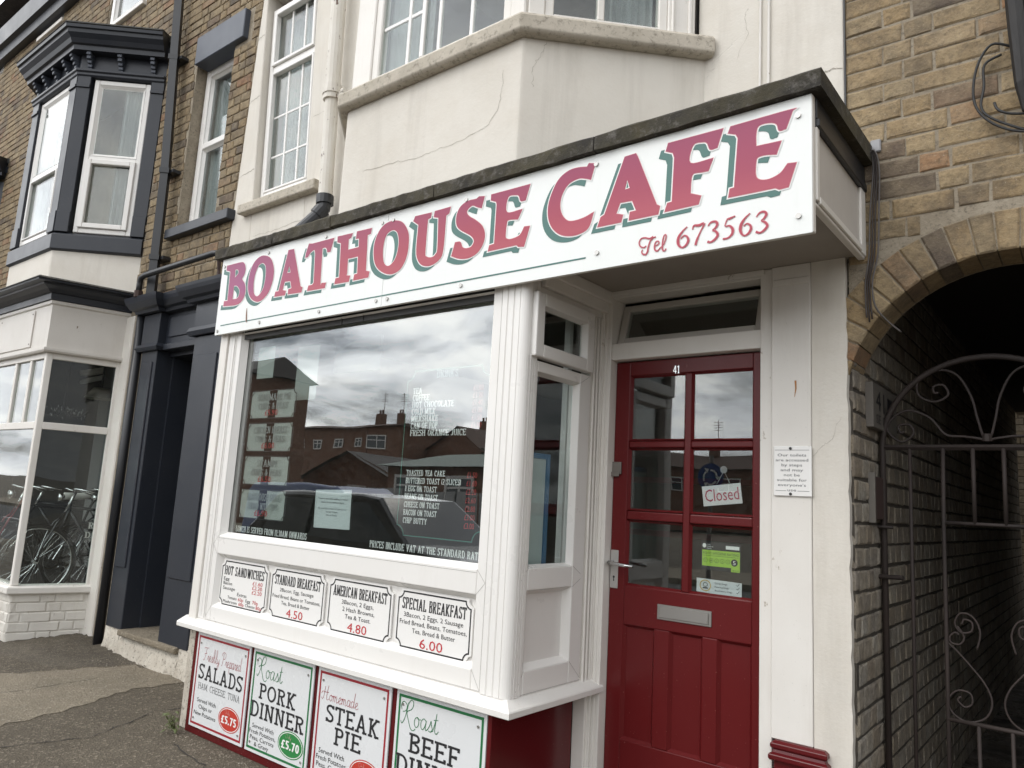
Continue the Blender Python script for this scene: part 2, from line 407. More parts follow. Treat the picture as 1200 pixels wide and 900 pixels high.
def offset_poly(pts, d):
    n = len(pts); area = sum(pts[i][0] * pts[(i + 1) % n][1] - pts[(i + 1) % n][0] * pts[i][1] for i in range(n))
    sg = 1 if area > 0 else -1; out = []
    for i in range(n):
        a, p, b = Vector(pts[i - 1]), Vector(pts[i]), Vector(pts[(i + 1) % n])
        e1 = (p - a); e2 = (b - p)
        if e1.length < 1e-7 or e2.length < 1e-7: out.append(tuple(p)); continue
        n1 = Vector((e1.y, -e1.x)).normalized(); n2 = Vector((e2.y, -e2.x)).normalized()
        m = n1 + n2
        if m.length < .2: m = n1
        m.normalize(); k = 1 / max(.6, m.dot(n1))
        out.append(tuple(p + m * d * k * sg))
    return out

# ---------------------------------------------------------------- lettering
def stroke_polys(pts, tv, th, cap=0):
    "quads of a pen stroke: tv is the width of vertical strokes, th of horizontal ones; points may carry their own half width"
    P = [Vector(p[:2]) for p in pts]; n = len(P); L = []; R = []
    for k in range(n):
        a = P[max(k - 1, 0)]; b = P[min(k + 1, n - 1)]
        t = (b - a)
        if t.length < 1e-9: t = Vector((1, 0))
        t.normalize(); nn = Vector((-t.y, t.x))
        if len(pts[k]) > 2: w = pts[k][2]
        else: w = .5 * math.sqrt((tv * nn.x) ** 2 + (th * nn.y) ** 2)
        L.append(P[k] + nn * w); R.append(P[k] - nn * w)
    return [[L[k], R[k], R[k + 1], L[k + 1]] for k in range(n - 1)]
def union(polys, eps=1e-5):
    V = []; F = []
    for p in polys:
        i = len(V); V += [Vector((q[0], q[1])) for q in p]; F.append(list(range(i, i + len(p))))
    if not V: return [], []
    try:
        r = delaunay_2d_cdt(V, [], F, 1, eps)
        out = []
        for f in r[2]:
            cx = sum(r[0][i][0] for i in f) / len(f); cy = sum(r[0][i][1] for i in f) / len(f)
            for p in polys:
                sg = 0; ok = True
                for k in range(len(p)):
                    a, b = p[k], p[(k + 1) % len(p)]; c = (b[0] - a[0]) * (cy - a[1]) - (b[1] - a[1]) * (cx - a[0])
                    if abs(c) < 1e-9: continue
                    if sg == 0: sg = 1 if c > 0 else -1
                    elif sg * c < 0: ok = False; break
                if ok and sg: out.append(tuple(f)); break
        return [tuple(v) for v in r[0]], out
    except Exception:
        return [tuple(v) for v in V], [tuple(f) for f in F]
def fill(outer, holes):
    from mathutils.geometry import tessellate_polygon
    loops = [[Vector((x, y, 0)) for x, y in l] for l in [outer] + holes]
    tri = tessellate_polygon(loops); V = [p for l in [outer] + holes for p in l]
    return V, [tuple(t) for t in tri]

def slab_glyph(ch, t, h, sf):
    "slab serif capital on unit height: returns width, strokes, serifs (x, bottom|top, half width)"
    b, u = h / 2, 1 - h / 2; s = t / 2 + sf; l = s
    st = []; se = []
    def V_(x, bot=1, top=1): st.append([(x, 0), (x, 1)]); [se.append((x, k, s)) for k, on in ((0, bot), (1, top)) if on]
    def tick(x, y0, y1): st.append([(x, y0), (x, y1)])
    w = .62
    if ch == 'A': w = .84; m = w / 2; st += [[(l, 0), (m, 1)], [(m, 1), (w - l, 0)], [(l + (m - l) * .36, .33), (w - l - (m - l) * .36, .33)]]; se += [(l, 0, s), (w - l, 0, s), (m, 1, t * .6)]
    elif ch in 'BPRDEFLHIJKMNTUVWXYZ&' or ch in 'COGSQ' or ch.isdigit() or ch in "£.,()':-!":
        if ch == 'B': w = .64; V_(l); st += [[(l, u), (w * .6, u)] + arc(w * .6, .76, w * .4 - t / 2, .24 - h / 2, 90, -90, 6) + [(l, .52)], [(l, .52), (w * .6, .52)] + arc(w * .6, .26, w * .4 - t / 2 + .02, .26 - h / 2, 90, -90, 6) + [(l, b)]]
        elif ch == 'P': w = .62; V_(l); st += [[(l, u), (w * .6, u)] + arc(w * .6, .73, w * .4 - t / 2, .27 - h / 2, 90, -90, 7) + [(l, .46 + h / 2)]]
        elif ch == 'R': w = .72; V_(l); st += [[(l, u), (w * .5, u)] + arc(w * .5, .75, w * .4 - t / 2, .25 - h / 2, 90, -90, 7) + [(l, .5 + h / 2)], [(w * .5, .5), (w - l, 0)]]; se.append((w - l, 0, s * .9))
        elif ch == 'D': w = .72; V_(l); st += [[(l, u), (w * .45, u)] + arc(w * .45, .5, w * .55 - t / 2, .5 - h / 2, 90, -90, 10) + [(l, b)]]
        elif ch == 'E': w = .64; V_(l); st += [[(l, u), (w, u)], [(l, b), (w, b)], [(l, .52), (w * .72, .52)]]; tick(w - t * .3, .80, 1); tick(w - t * .3, 0, .22); tick(w * .72, .44, .60)
        elif ch == 'F': w = .62; V_(l); st += [[(l, u), (w, u)], [(l, .5), (w * .72, .5)]]; tick(w - t * .3, .78, 1); tick(w * .72, .41, .59)
        elif ch == 'L': w = .6; V_(l); st += [[(l, b), (w, b)]]; tick(w - t * .3, 0, .24)
        elif ch == 'H': w = .76; V_(l); V_(w - l); st += [[(l, .52), (w - l, .52)]]
        elif ch == 'I': w = 2 * l; V_(l)
        elif ch == 'J': w = .5; st += [[(w - l, 1), (w - l, .28)] + arc(w / 2 - l / 2, .25, w / 2 - l / 2, .25 - b, 0, -160, 8)]; se.append((w - l, 1, s))
        elif ch == 'K': w = .74; V_(l); st += [[(l, .4), (w - l, 1)], [(l + .12, .5), (w - l, 0)]]; se += [(w - l, 0, s), (w - l, 1, s)]
        elif ch == 'M': w = .92; V_(l); V_(w - l); st += [[(l, 1), (w / 2, .15)], [(w / 2, .15), (w - l, 1)]]
        elif ch == 'N': w = .78; V_(l, 1, 1); V_(w - l, 0, 1); st += [[(l, 1), (w - l, 0)]]
        elif ch == 'T': w = .68; V_(w / 2, 1, 0); st += [[(0, u), (w, u)]]; tick(t * .3, .78, 1); tick(w - t * .3, .78, 1)
        elif ch == 'U': w = .74; st += [[(l, 1), (l, .3)] + arc(w / 2, .3, w / 2 - l, .3 - b, 180, 360, 10) + [(w - l, 1)]]; se += [(l, 1, s), (w - l, 1, s)]
        elif ch == 'V': w = .78; st += [[(l, 1), (w / 2, 0)], [(w / 2, 0), (w - l, 1)]]; se += [(l, 1, s), (w - l, 1, s)]
        elif ch == 'W': w = 1.08; st += [[(l, 1), (w * .32, 0)], [(w * .32, 0), (w / 2, .9)], [(w / 2, .9), (w * .68, 0)], [(w * .68, 0), (w - l, 1)]]; se += [(l, 1, s), (w - l, 1, s), (w / 2, 1, s * .8)]
        elif ch == 'X': w = .76; st += [[(l, 0), (w - l, 1)], [(l, 1), (w - l, 0)]]; se += [(l, k, s) for k in (0, 1)] + [(w - l, k, s) for k in (0, 1)]
        elif ch == 'Y': w = .76; st += [[(l, 1), (w / 2, .45)], [(w - l, 1), (w / 2, .45)], [(w / 2, .5), (w / 2, 0)]]; se += [(l, 1, s), (w - l, 1, s), (w / 2, 0, s)]
        elif ch == 'Z': w = .62; st += [[(0, u), (w, u)], [(w - t / 2, 1), (t / 2, 0)], [(0, b), (w, b)]]; tick(t * .4, .75, 1); tick(w - t * .4, 0, .25)
        elif ch in 'OQ': w = .76; st += [arc(w / 2, .5, w / 2 - t / 2, .5 - h / 2, 0, 360, 20)]
        elif ch in 'CG':
            w = .7; st += [arc(w / 2 + .02, .5, w / 2 - t / 2, .5 - h / 2, 42, 318, 16)]; tick(w - t * .3, .74, .96)
            if ch == 'G': tick(w - t * .6, .06, .46); se.append((w - t * .6, .46, s * .8))
        elif ch == 'S': w = .6; st += [arc(w / 2, .745, w / 2 - t / 2, .255 - h / 2, 20, 250, 10) + arc(w / 2, .265, w / 2 - t / 2, .265 - h / 2, 70, -160, 10)]; tick(w - t * .5, .78, .98); tick(t * .5, .02, .24)
        elif ch == '&': w = .78; st += [smooth_pts([(.72, 0), (.5, .25), (.28, .62), (.22, .82), (.35, .95), (.48, .8), (.38, .62), (.15, .42), (.1, .2), (.25, .05), (.45, .1), (.62, .3), (.68, .5)], 4)]
        elif ch == '0': w = .6; st += [arc(w / 2, .5, w / 2 - t / 2, .5 - h / 2, 0, 360, 18)]
        elif ch == '1': w = .4; V_(w / 2, 1, 0); st += [[(w / 2, .97), (w / 2 - .2, .8)]]
        elif ch == '2': w = .58; st += [arc(w / 2, .73, w / 2 - t / 2, .27 - h / 2, 160, -30, 8) + [(t / 2, b)], [(0, b), (w, b)]]
        elif ch == '3': w = .58; st += [arc(w / 2, .75, w / 2 - t / 2, .25 - h / 2, 150, -80, 8), arc(w / 2, .27, w / 2 - t / 2, .27 - h / 2, 80, -150, 8)]
        elif ch == '4': w = .62; st += [[(w * .66, 0), (w * .66, 1)], [(w * .62, 1), (t * .3, .3)], [(0, .28), (w, .28)]]
        elif ch == '5': w = .58; st += [[(w * .92, u), (t, u)], [(t * .7, 1), (t * .7, .55)], [(t * .7, .56)] + arc(w / 2, .32, w / 2 - t / 2, .32 - h / 2, 120, -150, 10)]
        elif ch == '6': w = .6; st += [arc(w / 2, .31, w / 2 - t / 2, .31 - h / 2, 0, 360, 14), smooth_pts([(w * .85, .93), (w * .55, .96), (w * .25, .75), (t / 2, .35)], 4)]
        elif ch == '7': w = .56; st += [[(0, u), (w, u)], [(w - t / 2, 1), (w * .35, 0)]]
        elif ch == '8': w = .6; st += [arc(w / 2, .75, w / 2 - t / 2 - .02, .25 - h / 2, 0, 360, 12), arc(w / 2, .27, w / 2 - t / 2, .27 - h / 2, 0, 360, 12)]
        elif ch == '9': w = .6; st += [arc(w / 2, .69, w / 2 - t / 2, .31 - h / 2, 0, 360, 14), smooth_pts([(w * .15, .07), (w * .45, .04), (w * .75, .25), (w - t / 2, .65)], 4)]
        elif ch == '£': w = .62; st += [[(0, b), (w, b)], [(w * .35, 0), (w * .35, .68)] + arc(w * .62, .72, w * .27, .26 - h / 2, 180, 20, 6), [(0, .46), (w * .65, .46)]]
        elif ch == '.': w = t * 1.2; st += [[(t * .6, 0), (t * .6, t)]]
        elif ch == ',': w = t * 1.2; st += [[(t * .6, t * .9), (t * .4, -t * .8)]]
        elif ch == ':': w = t * 1.2; st += [[(t * .6, 0), (t * .6, t)], [(t * .6, .5), (t * .6, .5 + t)]]
        elif ch == "'": w = t; st += [[(t * .5, .75), (t * .5, 1)]]
        elif ch == '-': w = .35; st += [[(0, .4), (w, .4)]]
        elif ch == '(': w = .25; st += [arc(.35, .5, .25, .6, 130, 230, 6)]
        elif ch == ')': w = .25; st += [arc(-.1, .5, .25, .6, 50, -50, 6)]
    elif ch == ' ': w = .38
    return w, st, se
_slab = {}
def slab_text(txt, t=.15, h=.12, sf=.075, gap=.09):
    "flat lettering on unit cap height starting at x = 0: vertices, faces, width"
    V = []; F = []; x = 0
    for ch in txt:
        key = (ch, t, h, sf)
        if key not in _slab:
            w, st, se = slab_glyph(ch, t, h, sf); polys = []
            for q in st: polys += stroke_polys(q, t, h)
            for sx, k, hw in se:
                y0, y1 = (0, h) if k == 0 else ((1 - h, 1) if k == 1 else (k - h / 2, k + h / 2))
                polys.append([(sx - hw, y0), (sx + hw, y0), (sx + hw, y1), (sx - hw, y1)])
            _slab[key] = (w, *union(polys))
        w, v, f = _slab[key]; i = len(V)
        V += [(x + a, c) for a, c in v]; F += [tuple(i + k for k in q) for q in f]; x += w + gap
    return V, F, max(x - gap, .01)
_sans = {}
def sans_text(txt):
    if txt in _sans: return _sans[txt]
    cu = bpy.data.curves.new('lettering', 'FONT'); cu.body = txt; cu.size = 1; cu.resolution_u = 2
    o = bpy.data.objects.new('lettering', cu); me = o.to_mesh()
    V = [tuple(v.co[:2]) for v in me.vertices]; F = [tuple(p.vertices) for p in me.polygons]
    o.to_mesh_clear(); bpy.data.objects.remove(o); bpy.data.curves.remove(cu)
    x0 = min([v[0] for v in V] or [0]); x1 = max([v[0] for v in V] or [1])
    cap = .73
    _sans[txt] = ([((x - x0) / cap, y / cap) for x, y in V], F, (x1 - x0) / cap); return _sans[txt]
SCR = {  # one-line script letters: (advance, strokes); x-height .4, ascender 1
 'F': (.72, [[(.12, .88), (.3, .97), (.6, .95), (.85, 1.0)], [(.5, .95), (.42, .6), (.32, .2), (.18, .0), (.05, .06)], [(.22, .5), (.45, .53), (.62, .58)]]),
 'P': (.66, [[(.38, .92), (.3, .5), (.2, .1), (.1, -.02)], [(.1, .7), (.15, .9), (.4, 1.0), (.65, .92), (.66, .7), (.5, .52), (.3, .5)]]),
 'R': (.78, [[(.42, .9), (.36, .6), (.24, .2), (.1, .0), (.04, .1)], [(.06, .55), (.02, .75), (.15, .9), (.34, .78), (.3, .55), (.12, .48)], [(.3, .55), (.5, .98), (.66, 1.0), (.7, .85), (.6, .65), (.36, .5), (.46, .2), (.62, -.12), (.78, -.16), (.88, -.06)]]),
 'H': (.86, [[(.02, .1), (.1, -.0), (.22, .1), (.32, .5), (.38, .9)], [(.7, .98), (.6, .5), (.56, .1), (.64, .0), (.8, .1)], [(.0, .35), (.1, .5), (.3, .52), (.6, .5), (.75, .55)]]),
 'T': (.6, [[(.02, .7), (.1, .9), (.4, .92), (.8, 1.0)], [(.5, .92), (.42, .5), (.3, .1), (.12, .0), (.02, .12)]]),
 'O': (.7, [[(.4, 1.), (.12, .8), (.05, .4), (.2, .02), (.5, .1), (.66, .5), (.58, .9), (.35, 1.0), (.3, .85)]]),
 'r': (.3, [[(.0, .08), (.08, .3), (.12, .42), (.16, .34), (.26, .36), (.2, .1), (.24, 0), (.34, .08)]]),
 'e': (.34, [[(.0, .1), (.14, .18), (.26, .32), (.2, .43), (.1, .34), (.06, .14), (.14, .0), (.26, .02), (.36, .1)]]),
 's': (.3, [[(.0, .05), (.12, .26), (.18, .44), (.2, .3), (.26, .12), (.16, .0), (.06, .03)], [(.16, 0), (.32, .08)]]),
 'h': (.4, [[(.0, .1), (.2, .5), (.26, .9), (.18, 1.), (.12, .8), (.08, .3), (.04, .0)], [(.06, .2), (.16, .38), (.28, .4), (.28, .2), (.28, .02), (.42, .1)]]),
 'l': (.26, [[(.0, .1), (.18, .5), (.24, .9), (.17, 1.), (.1, .8), (.08, .2), (.14, .0), (.28, .1)]]),
 'y': (.38, [[(.04, .4), (.06, .14), (.14, .04), (.26, .14), (.32, .4)], [(.32, .4), (.26, -.1), (.14, -.4), (.04, -.34), (.12, -.12), (.4, .1)]]),
 'p': (.38, [[(.1, .42), (.06, .0), (.0, -.42)], [(.06, .2), (.18, .4), (.3, .36), (.28, .1), (.16, .0), (.06, .06)], [(.2, .0), (.4, .08)]]),
 'a': (.4, [[(.3, .36), (.18, .44), (.04, .3), (.04, .08), (.14, .0), (.26, .16), (.32, .4)], [(.32, .4), (.28, .1), (.32, .0), (.42, .08)]]),
 'i': (.22, [[(.0, .1), (.1, .4), (.06, .1), (.12, .0), (.24, .1)], [(.12, .58), (.14, .62)]]),
 'd': (.4, [[(.28, .36), (.16, .44), (.04, .3), (.04, .08), (.14, .0), (.26, .16), (.34, .6), (.38, 1.)], [(.38, 1.), (.3, .3), (.3, .04), (.42, .08)]]),
 'o': (.36, [[(.2, .42), (.06, .34), (.03, .12), (.14, .0), (.26, .12), (.26, .34), (.18, .42), (.24, .34), (.38, .36)]]),
 'm': (.56, [[(.0, .3), (.06, .4), (.04, .0)], [(.05, .2), (.14, .4), (.22, .34), (.2, .0)], [(.21, .2), (.3, .4), (.4, .34), (.38, .06), (.44, .0), (.56, .08)]]),
 'n': (.42, [[(.0, .3), (.06, .4), (.04, .0)], [(.05, .2), (.16, .4), (.26, .34), (.24, .06), (.3, .0), (.42, .08)]]),
 't': (.28, [[(.0, .1), (.12, .5), (.16, .78)], [(.16, .78), (.1, .2), (.12, .02), (.2, .0), (.3, .12)], [(.02, .5), (.26, .54)]]),
 ' ': (.25, [])}
def script_text(txt, t=.05):
    polys = []; x = 0
    for ch in txt:
        w, st = SCR[ch]
        for q in st:
            q = [(a + x, b) for a, b in q]
            polys += stroke_polys(smooth_pts(q, 4) if len(q) > 2 else q, t, t)
        x += w
    V, F = union(polys); return V, F, x
def place_text(tx, x0, z0, width, height, Yp=None, shear=0, slope=0, mb=None, align='l', maxw=None):
    "put flat lettering with its lower left corner at x0, z0 on the plane of mb"
    V, F, w = tx
    sx = width / w if width else height * .8
    if not width and maxw: sx = min(sx, maxw / w)
    ww = sx * w
    if align == 'c': x0 -= ww / 2
    if align == 'r': x0 -= ww
    i = len(mb.v)
    for a, c in V:
        mb.v.append(mb.P(x0 + a * sx + shear * c * height, Yp, z0 + c * height + slope * a * sx))
    for f in F: mb.f.append(tuple(i + k for k in f)); mb.mi.append(mb.cur)
    return mb
def box_outline(mb, x0, x1, z0, z1, c, w, d, notch=True):
    "thin border line with scooped corners, as flat strips"
    if notch:
        pts = []
        for cx, cz, a0 in ((x0, z0, 90), (x1, z0, 180), (x1, z1, 270), (x0, z1, 360)):
            pts += arc(cx, cz, c, c, a0, a0 - 90, 4)
    else: pts = [(x0, z0), (x1, z0), (x1, z1), (x0, z1)]
    o = offset_poly(pts, 0); n = offset_poly(pts, -w); q = len(pts); i = len(mb.v)
    for a, z in o: mb.v.append(mb.P(a, d, z))
    for a, z in n: mb.v.append(mb.P(a, d, z))
    for k in range(q):
        kk = (k + 1) % q; mb.f.append((i + k, i + kk, i + q + kk, i + q + k)); mb.mi.append(mb.cur)
    return mb
def disc(mb, cx, cz, rx, rz, d, n=24):
    mb.face([(cx + rx * cos(2 * pi * k / n), d, cz + rz * sin(2 * pi * k / n)) for k in range(n)]); return mb
def ringface(mb, cx, cz, rx, rz, w, d, n=28):
    for k in range(n):
        a, b = 2 * pi * k / n, 2 * pi * (k + 1) / n
        mb.face([(cx + rx * cos(a), d, cz + rz * sin(a)), (cx + rx * cos(b), d, cz + rz * sin(b)), (cx + (rx - w) * cos(b), d, cz + (rz - w) * sin(b)), (cx + (rx - w) * cos(a), d, cz + (rz - w) * sin(a))])
    return mb
def screw(mb, x, z, d, r=.008):
    mb.panel([(x + r * cos(2 * pi * k / 8), z + r * sin(2 * pi * k / 8)) for k in range(8)], d - .004, d); return mb

# ---- sign letterforms, in metres on the sign board (x, z, smooth)
SIGN=[[[(-4.4428,2.8629,0),(-4.2858,2.8613,1),(-4.2428,2.8494,1),(-4.2206,2.8172,1),(-4.224,2.7756,1),(-4.2455,2.746,1),(-4.21,2.7116,1),(-4.1931,2.6693,1),(-4.2018,2.6189,1),(-4.2458,2.587,1),(-4.3029,2.5815,0),(-4.4314,2.5903,0),(-4.4291,2.6224,0),(-4.388,2.6207,0),(-4.3943,2.8182,0),(-4.4426,2.8325,0)],[(-4.3383,2.8217,0),(-4.3097,2.8191,1),(-4.2959,2.8016,1),(-4.3041,2.7842,1),(-4.333,2.7663,0)],[(-4.3326,2.7136,0),(-4.2978,2.7087,1),(-4.2611,2.6784,1),(-4.2599,2.6431,1),(-4.2819,2.6225,1),(-4.3306,2.6236,0)]],[[(-4.0177,2.8622,1),(-3.9471,2.8301,1),(-3.9049,2.757,1),(-3.9067,2.6785,1),(-3.9457,2.6077,1),(-4.0254,2.572,1),(-4.1085,2.5963,1),(-4.1594,2.6564,1),(-4.1695,2.745,1),(-4.1415,2.82,1),(-4.086,2.8594,1)],[(-4.0271,2.8168,1),(-3.9948,2.7888,1),(-3.9841,2.7301,1),(-3.9939,2.6585,1),(-4.0307,2.6148,1),(-4.0653,2.6095,1),(-4.096,2.6397,1),(-4.1088,2.7072,1),(-4.0973,2.7716,1),(-4.0675,2.8125,1)]],[[(-3.7727,2.8559,0),(-3.7191,2.8531,0),(-3.6162,2.6104,0),(-3.5966,2.6016,0),(-3.6018,2.574,0),(-3.7322,2.5789,0),(-3.7335,2.6086,0),(-3.7025,2.6107,0),(-3.7205,2.6583,0),(-3.778,2.6618,0),(-3.7909,2.6109,0),(-3.7577,2.6025,0),(-3.7611,2.578,0),(-3.8697,2.5811,0),(-3.8631,2.6103,0),(-3.8306,2.6099,0)],[(-3.7482,2.7559,0),(-3.7281,2.7111,0),(-3.7636,2.7117,0)]],[[(-3.5751,2.861,0),(-3.5422,2.8552,0),(-3.3446,2.8545,0),(-3.3675,2.7784,0),(-3.3942,2.7789,0),(-3.4055,2.8039,1),(-3.4221,2.8118,1),(-3.4428,2.8114,0),(-3.4315,2.6085,1),(-3.4176,2.6026,0),(-3.3812,2.5989,0),(-3.3875,2.5702,0),(-3.5482,2.5744,0),(-3.5401,2.6037,0),(-3.507,2.6041,0),(-3.493,2.6147,0),(-3.5062,2.7916,0),(-3.5159,2.8137,1),(-3.5353,2.8108,1),(-3.5538,2.8022,1),(-3.5744,2.7798,0),(-3.5971,2.781,0),(-3.5947,2.8064,0)]],[[(-3.3134,2.8563,0),(-3.1843,2.8533,0),(-3.194,2.8296,0),(-3.2148,2.8236,0),(-3.2122,2.7619,0),(-3.1224,2.762,0),(-3.1262,2.8125,0),(-3.1527,2.8148,0),(-3.1489,2.8555,0),(-3.0272,2.8519,0),(-3.033,2.8219,0),(-3.0574,2.8192,0),(-3.0466,2.6175,0),(-3.0168,2.6083,0),(-3.0226,2.5787,0),(-3.1444,2.5784,0),(-3.1395,2.6101,0),(-3.115,2.6113,0),(-3.1212,2.7103,0),(-3.2066,2.7112,0),(-3.2022,2.6267,0),(-3.2064,2.6152,0),(-3.1741,2.6095,0),(-3.1812,2.5779,0),(-3.3037,2.5807,0),(-3.2985,2.6117,0),(-3.2669,2.612,0),(-3.2791,2.8129,0),(-3.3117,2.8236,0)]],[[(-2.8465,2.8585,1),(-2.7862,2.8349,1),(-2.7422,2.7783,1),(-2.7309,2.7183,1),(-2.7387,2.645,1),(-2.7772,2.5868,1),(-2.8419,2.5693,1),(-2.9125,2.5902,1),(-2.9675,2.6335,1),(-2.9931,2.6939,1),(-2.9939,2.7648,1),(-2.9658,2.8236,1),(-2.9148,2.8564,1)],[(-2.8602,2.8094,1),(-2.8243,2.7916,1),(-2.8066,2.7454,1),(-2.808,2.6906,1),(-2.8263,2.6422,1),(-2.8667,2.6164,1),(-2.903,2.6338,1),(-2.9206,2.6819,1),(-2.9213,2.745,1),(-2.9025,2.7942,1)]],[[(-2.6971,2.8516,0),(-2.5807,2.8484,0),(-2.5843,2.8223,0),(-2.6044,2.8175,0),(-2.6051,2.6495,1),(-2.5933,2.6211,1),(-2.5571,2.6118,1),(-2.5321,2.6241,1),(-2.5221,2.6551,1),(-2.5304,2.8115,0),(-2.563,2.8213,0),(-2.5588,2.8506,0),(-2.4513,2.8515,0),(-2.4586,2.8201,0),(-2.4785,2.8123,0),(-2.482,2.6417,1),(-2.5031,2.5932,1),(-2.5618,2.5713,1),(-2.6205,2.5825,1),(-2.6558,2.618,1),(-2.6708,2.674,1),(-2.6688,2.8018,0),(-2.7085,2.8286,0)]],[[(-2.2699,2.8645,0),(-2.2352,2.8582,0),(-2.249,2.8027,0),(-2.2762,2.8135,1),(-2.3072,2.8277,1),(-2.3331,2.8171,1),(-2.3414,2.7995,1),(-2.3231,2.7765,1),(-2.2804,2.7489,1),(-2.2377,2.7122,1),(-2.2184,2.6679,1),(-2.2265,2.6227,1),(-2.2588,2.5847,1),(-2.3134,2.5688,1),(-2.3709,2.575,1),(-2.4244,2.5965,0),(-2.4053,2.6619,0),(-2.3717,2.6578,1),(-2.3552,2.6295,1),(-2.3298,2.6187,1),(-2.2979,2.6227,1),(-2.284,2.6485,1),(-2.3066,2.6779,1),(-2.3755,2.7194,1),(-2.4033,2.7505,1),(-2.4074,2.7967,1),(-2.3861,2.8378,1),(-2.3382,2.8568,1),(-2.2853,2.8563,0)]],[[(-2.1933,2.8572,0),(-1.9659,2.8566,0),(-1.9879,2.7858,0),(-2.0148,2.7873,1),(-2.0259,2.8111,1),(-2.0414,2.8218,1),(-2.0897,2.8219,1),(-2.0921,2.7503,1),(-2.0034,2.7467,0),(-2.0259,2.7029,0),(-2.0504,2.7077,1),(-2.0817,2.7097,1),(-2.0896,2.696,1),(-2.0927,2.6356,1),(-2.0789,2.6197,1),(-2.0528,2.6162,1),(-2.0097,2.6264,1),(-1.9868,2.661,0),(-1.9559,2.658,0),(-1.9828,2.568,0),(-2.0147,2.5723,0),(-2.0249,2.5824,0),(-2.1934,2.5811,0),(-2.1863,2.6082,0),(-2.1573,2.6105,0),(-2.1566,2.8022,0),(-2.1614,2.8157,0),(-2.1934,2.8288,0)]],[[(-1.6569,2.8788,0),(-1.6247,2.8696,0),(-1.6438,2.8023,0),(-1.6698,2.813,1),(-1.7057,2.8215,1),(-1.7543,2.8096,1),(-1.7856,2.773,1),(-1.7964,2.7258,1),(-1.7874,2.6834,1),(-1.7623,2.6495,1),(-1.7289,2.636,1),(-1.6711,2.6399,1),(-1.6227,2.6554,0),(-1.6449,2.5927,1),(-1.687,2.5726,1),(-1.7386,2.572,1),(-1.7922,2.5892,1),(-1.8348,2.629,1),(-1.8568,2.6799,1),(-1.8582,2.7389,1),(-1.8377,2.7993,1),(-1.8063,2.8452,1),(-1.7607,2.8695,1),(-1.7148,2.8729,1),(-1.6658,2.8649,0)]],[[(-1.4834,2.8629,0),(-1.4324,2.8649,0),(-1.4234,2.8491,0),(-1.3329,2.6258,0),(-1.3183,2.6167,0),(-1.3254,2.5848,0),(-1.4547,2.5853,0),(-1.4509,2.6196,0),(-1.4225,2.62,0),(-1.4424,2.6662,0),(-1.4977,2.6686,0),(-1.515,2.6248,0),(-1.4829,2.6144,0),(-1.4903,2.5845,0),(-1.602,2.5848,0),(-1.5877,2.6252,0),(-1.5703,2.632,0)],[(-1.4686,2.761,0),(-1.4545,2.7222,0),(-1.4782,2.7197,0)]],[[(-1.2892,2.8704,0),(-1.0642,2.869,0),(-1.0865,2.7982,0),(-1.1142,2.7981,1),(-1.1272,2.8269,1),(-1.146,2.8364,1),(-1.1835,2.8329,1),(-1.1936,2.7639,1),(-1.102,2.7609,0),(-1.1203,2.7139,0),(-1.1476,2.7153,1),(-1.1813,2.716,1),(-1.1897,2.6845,1),(-1.1911,2.6402,0),(-1.1482,2.6219,0),(-1.158,2.5903,0),(-1.2978,2.5882,0),(-1.2869,2.6221,0),(-1.2674,2.6232,0),(-1.2615,2.8039,0),(-1.2683,2.8248,0),(-1.2988,2.8388,0)]],[[(-1.0356,2.8683,0),(-0.8134,2.8702,1),(-0.8102,2.8601,1),(-0.8316,2.8019,0),(-0.8557,2.8017,1),(-0.8655,2.8291,1),(-0.892,2.8417,1),(-0.929,2.8402,1),(-0.9391,2.8107,1),(-0.9388,2.7642,0),(-0.8485,2.7611,0),(-0.8654,2.7146,0),(-0.905,2.722,1),(-0.9318,2.7197,1),(-0.9385,2.7037,1),(-0.9396,2.6546,1),(-0.9247,2.6335,1),(-0.8915,2.6278,1),(-0.8524,2.6406,1),(-0.8266,2.6701,0),(-0.7961,2.6666,0),(-0.8236,2.5825,0),(-0.8556,2.5809,0),(-0.8686,2.5893,0),(-1.0411,2.5912,0),(-1.0358,2.6236,0),(-1.019,2.6248,0),(-1.0068,2.8149,0),(-1.0154,2.8318,0),(-1.0453,2.8438,0)]]]
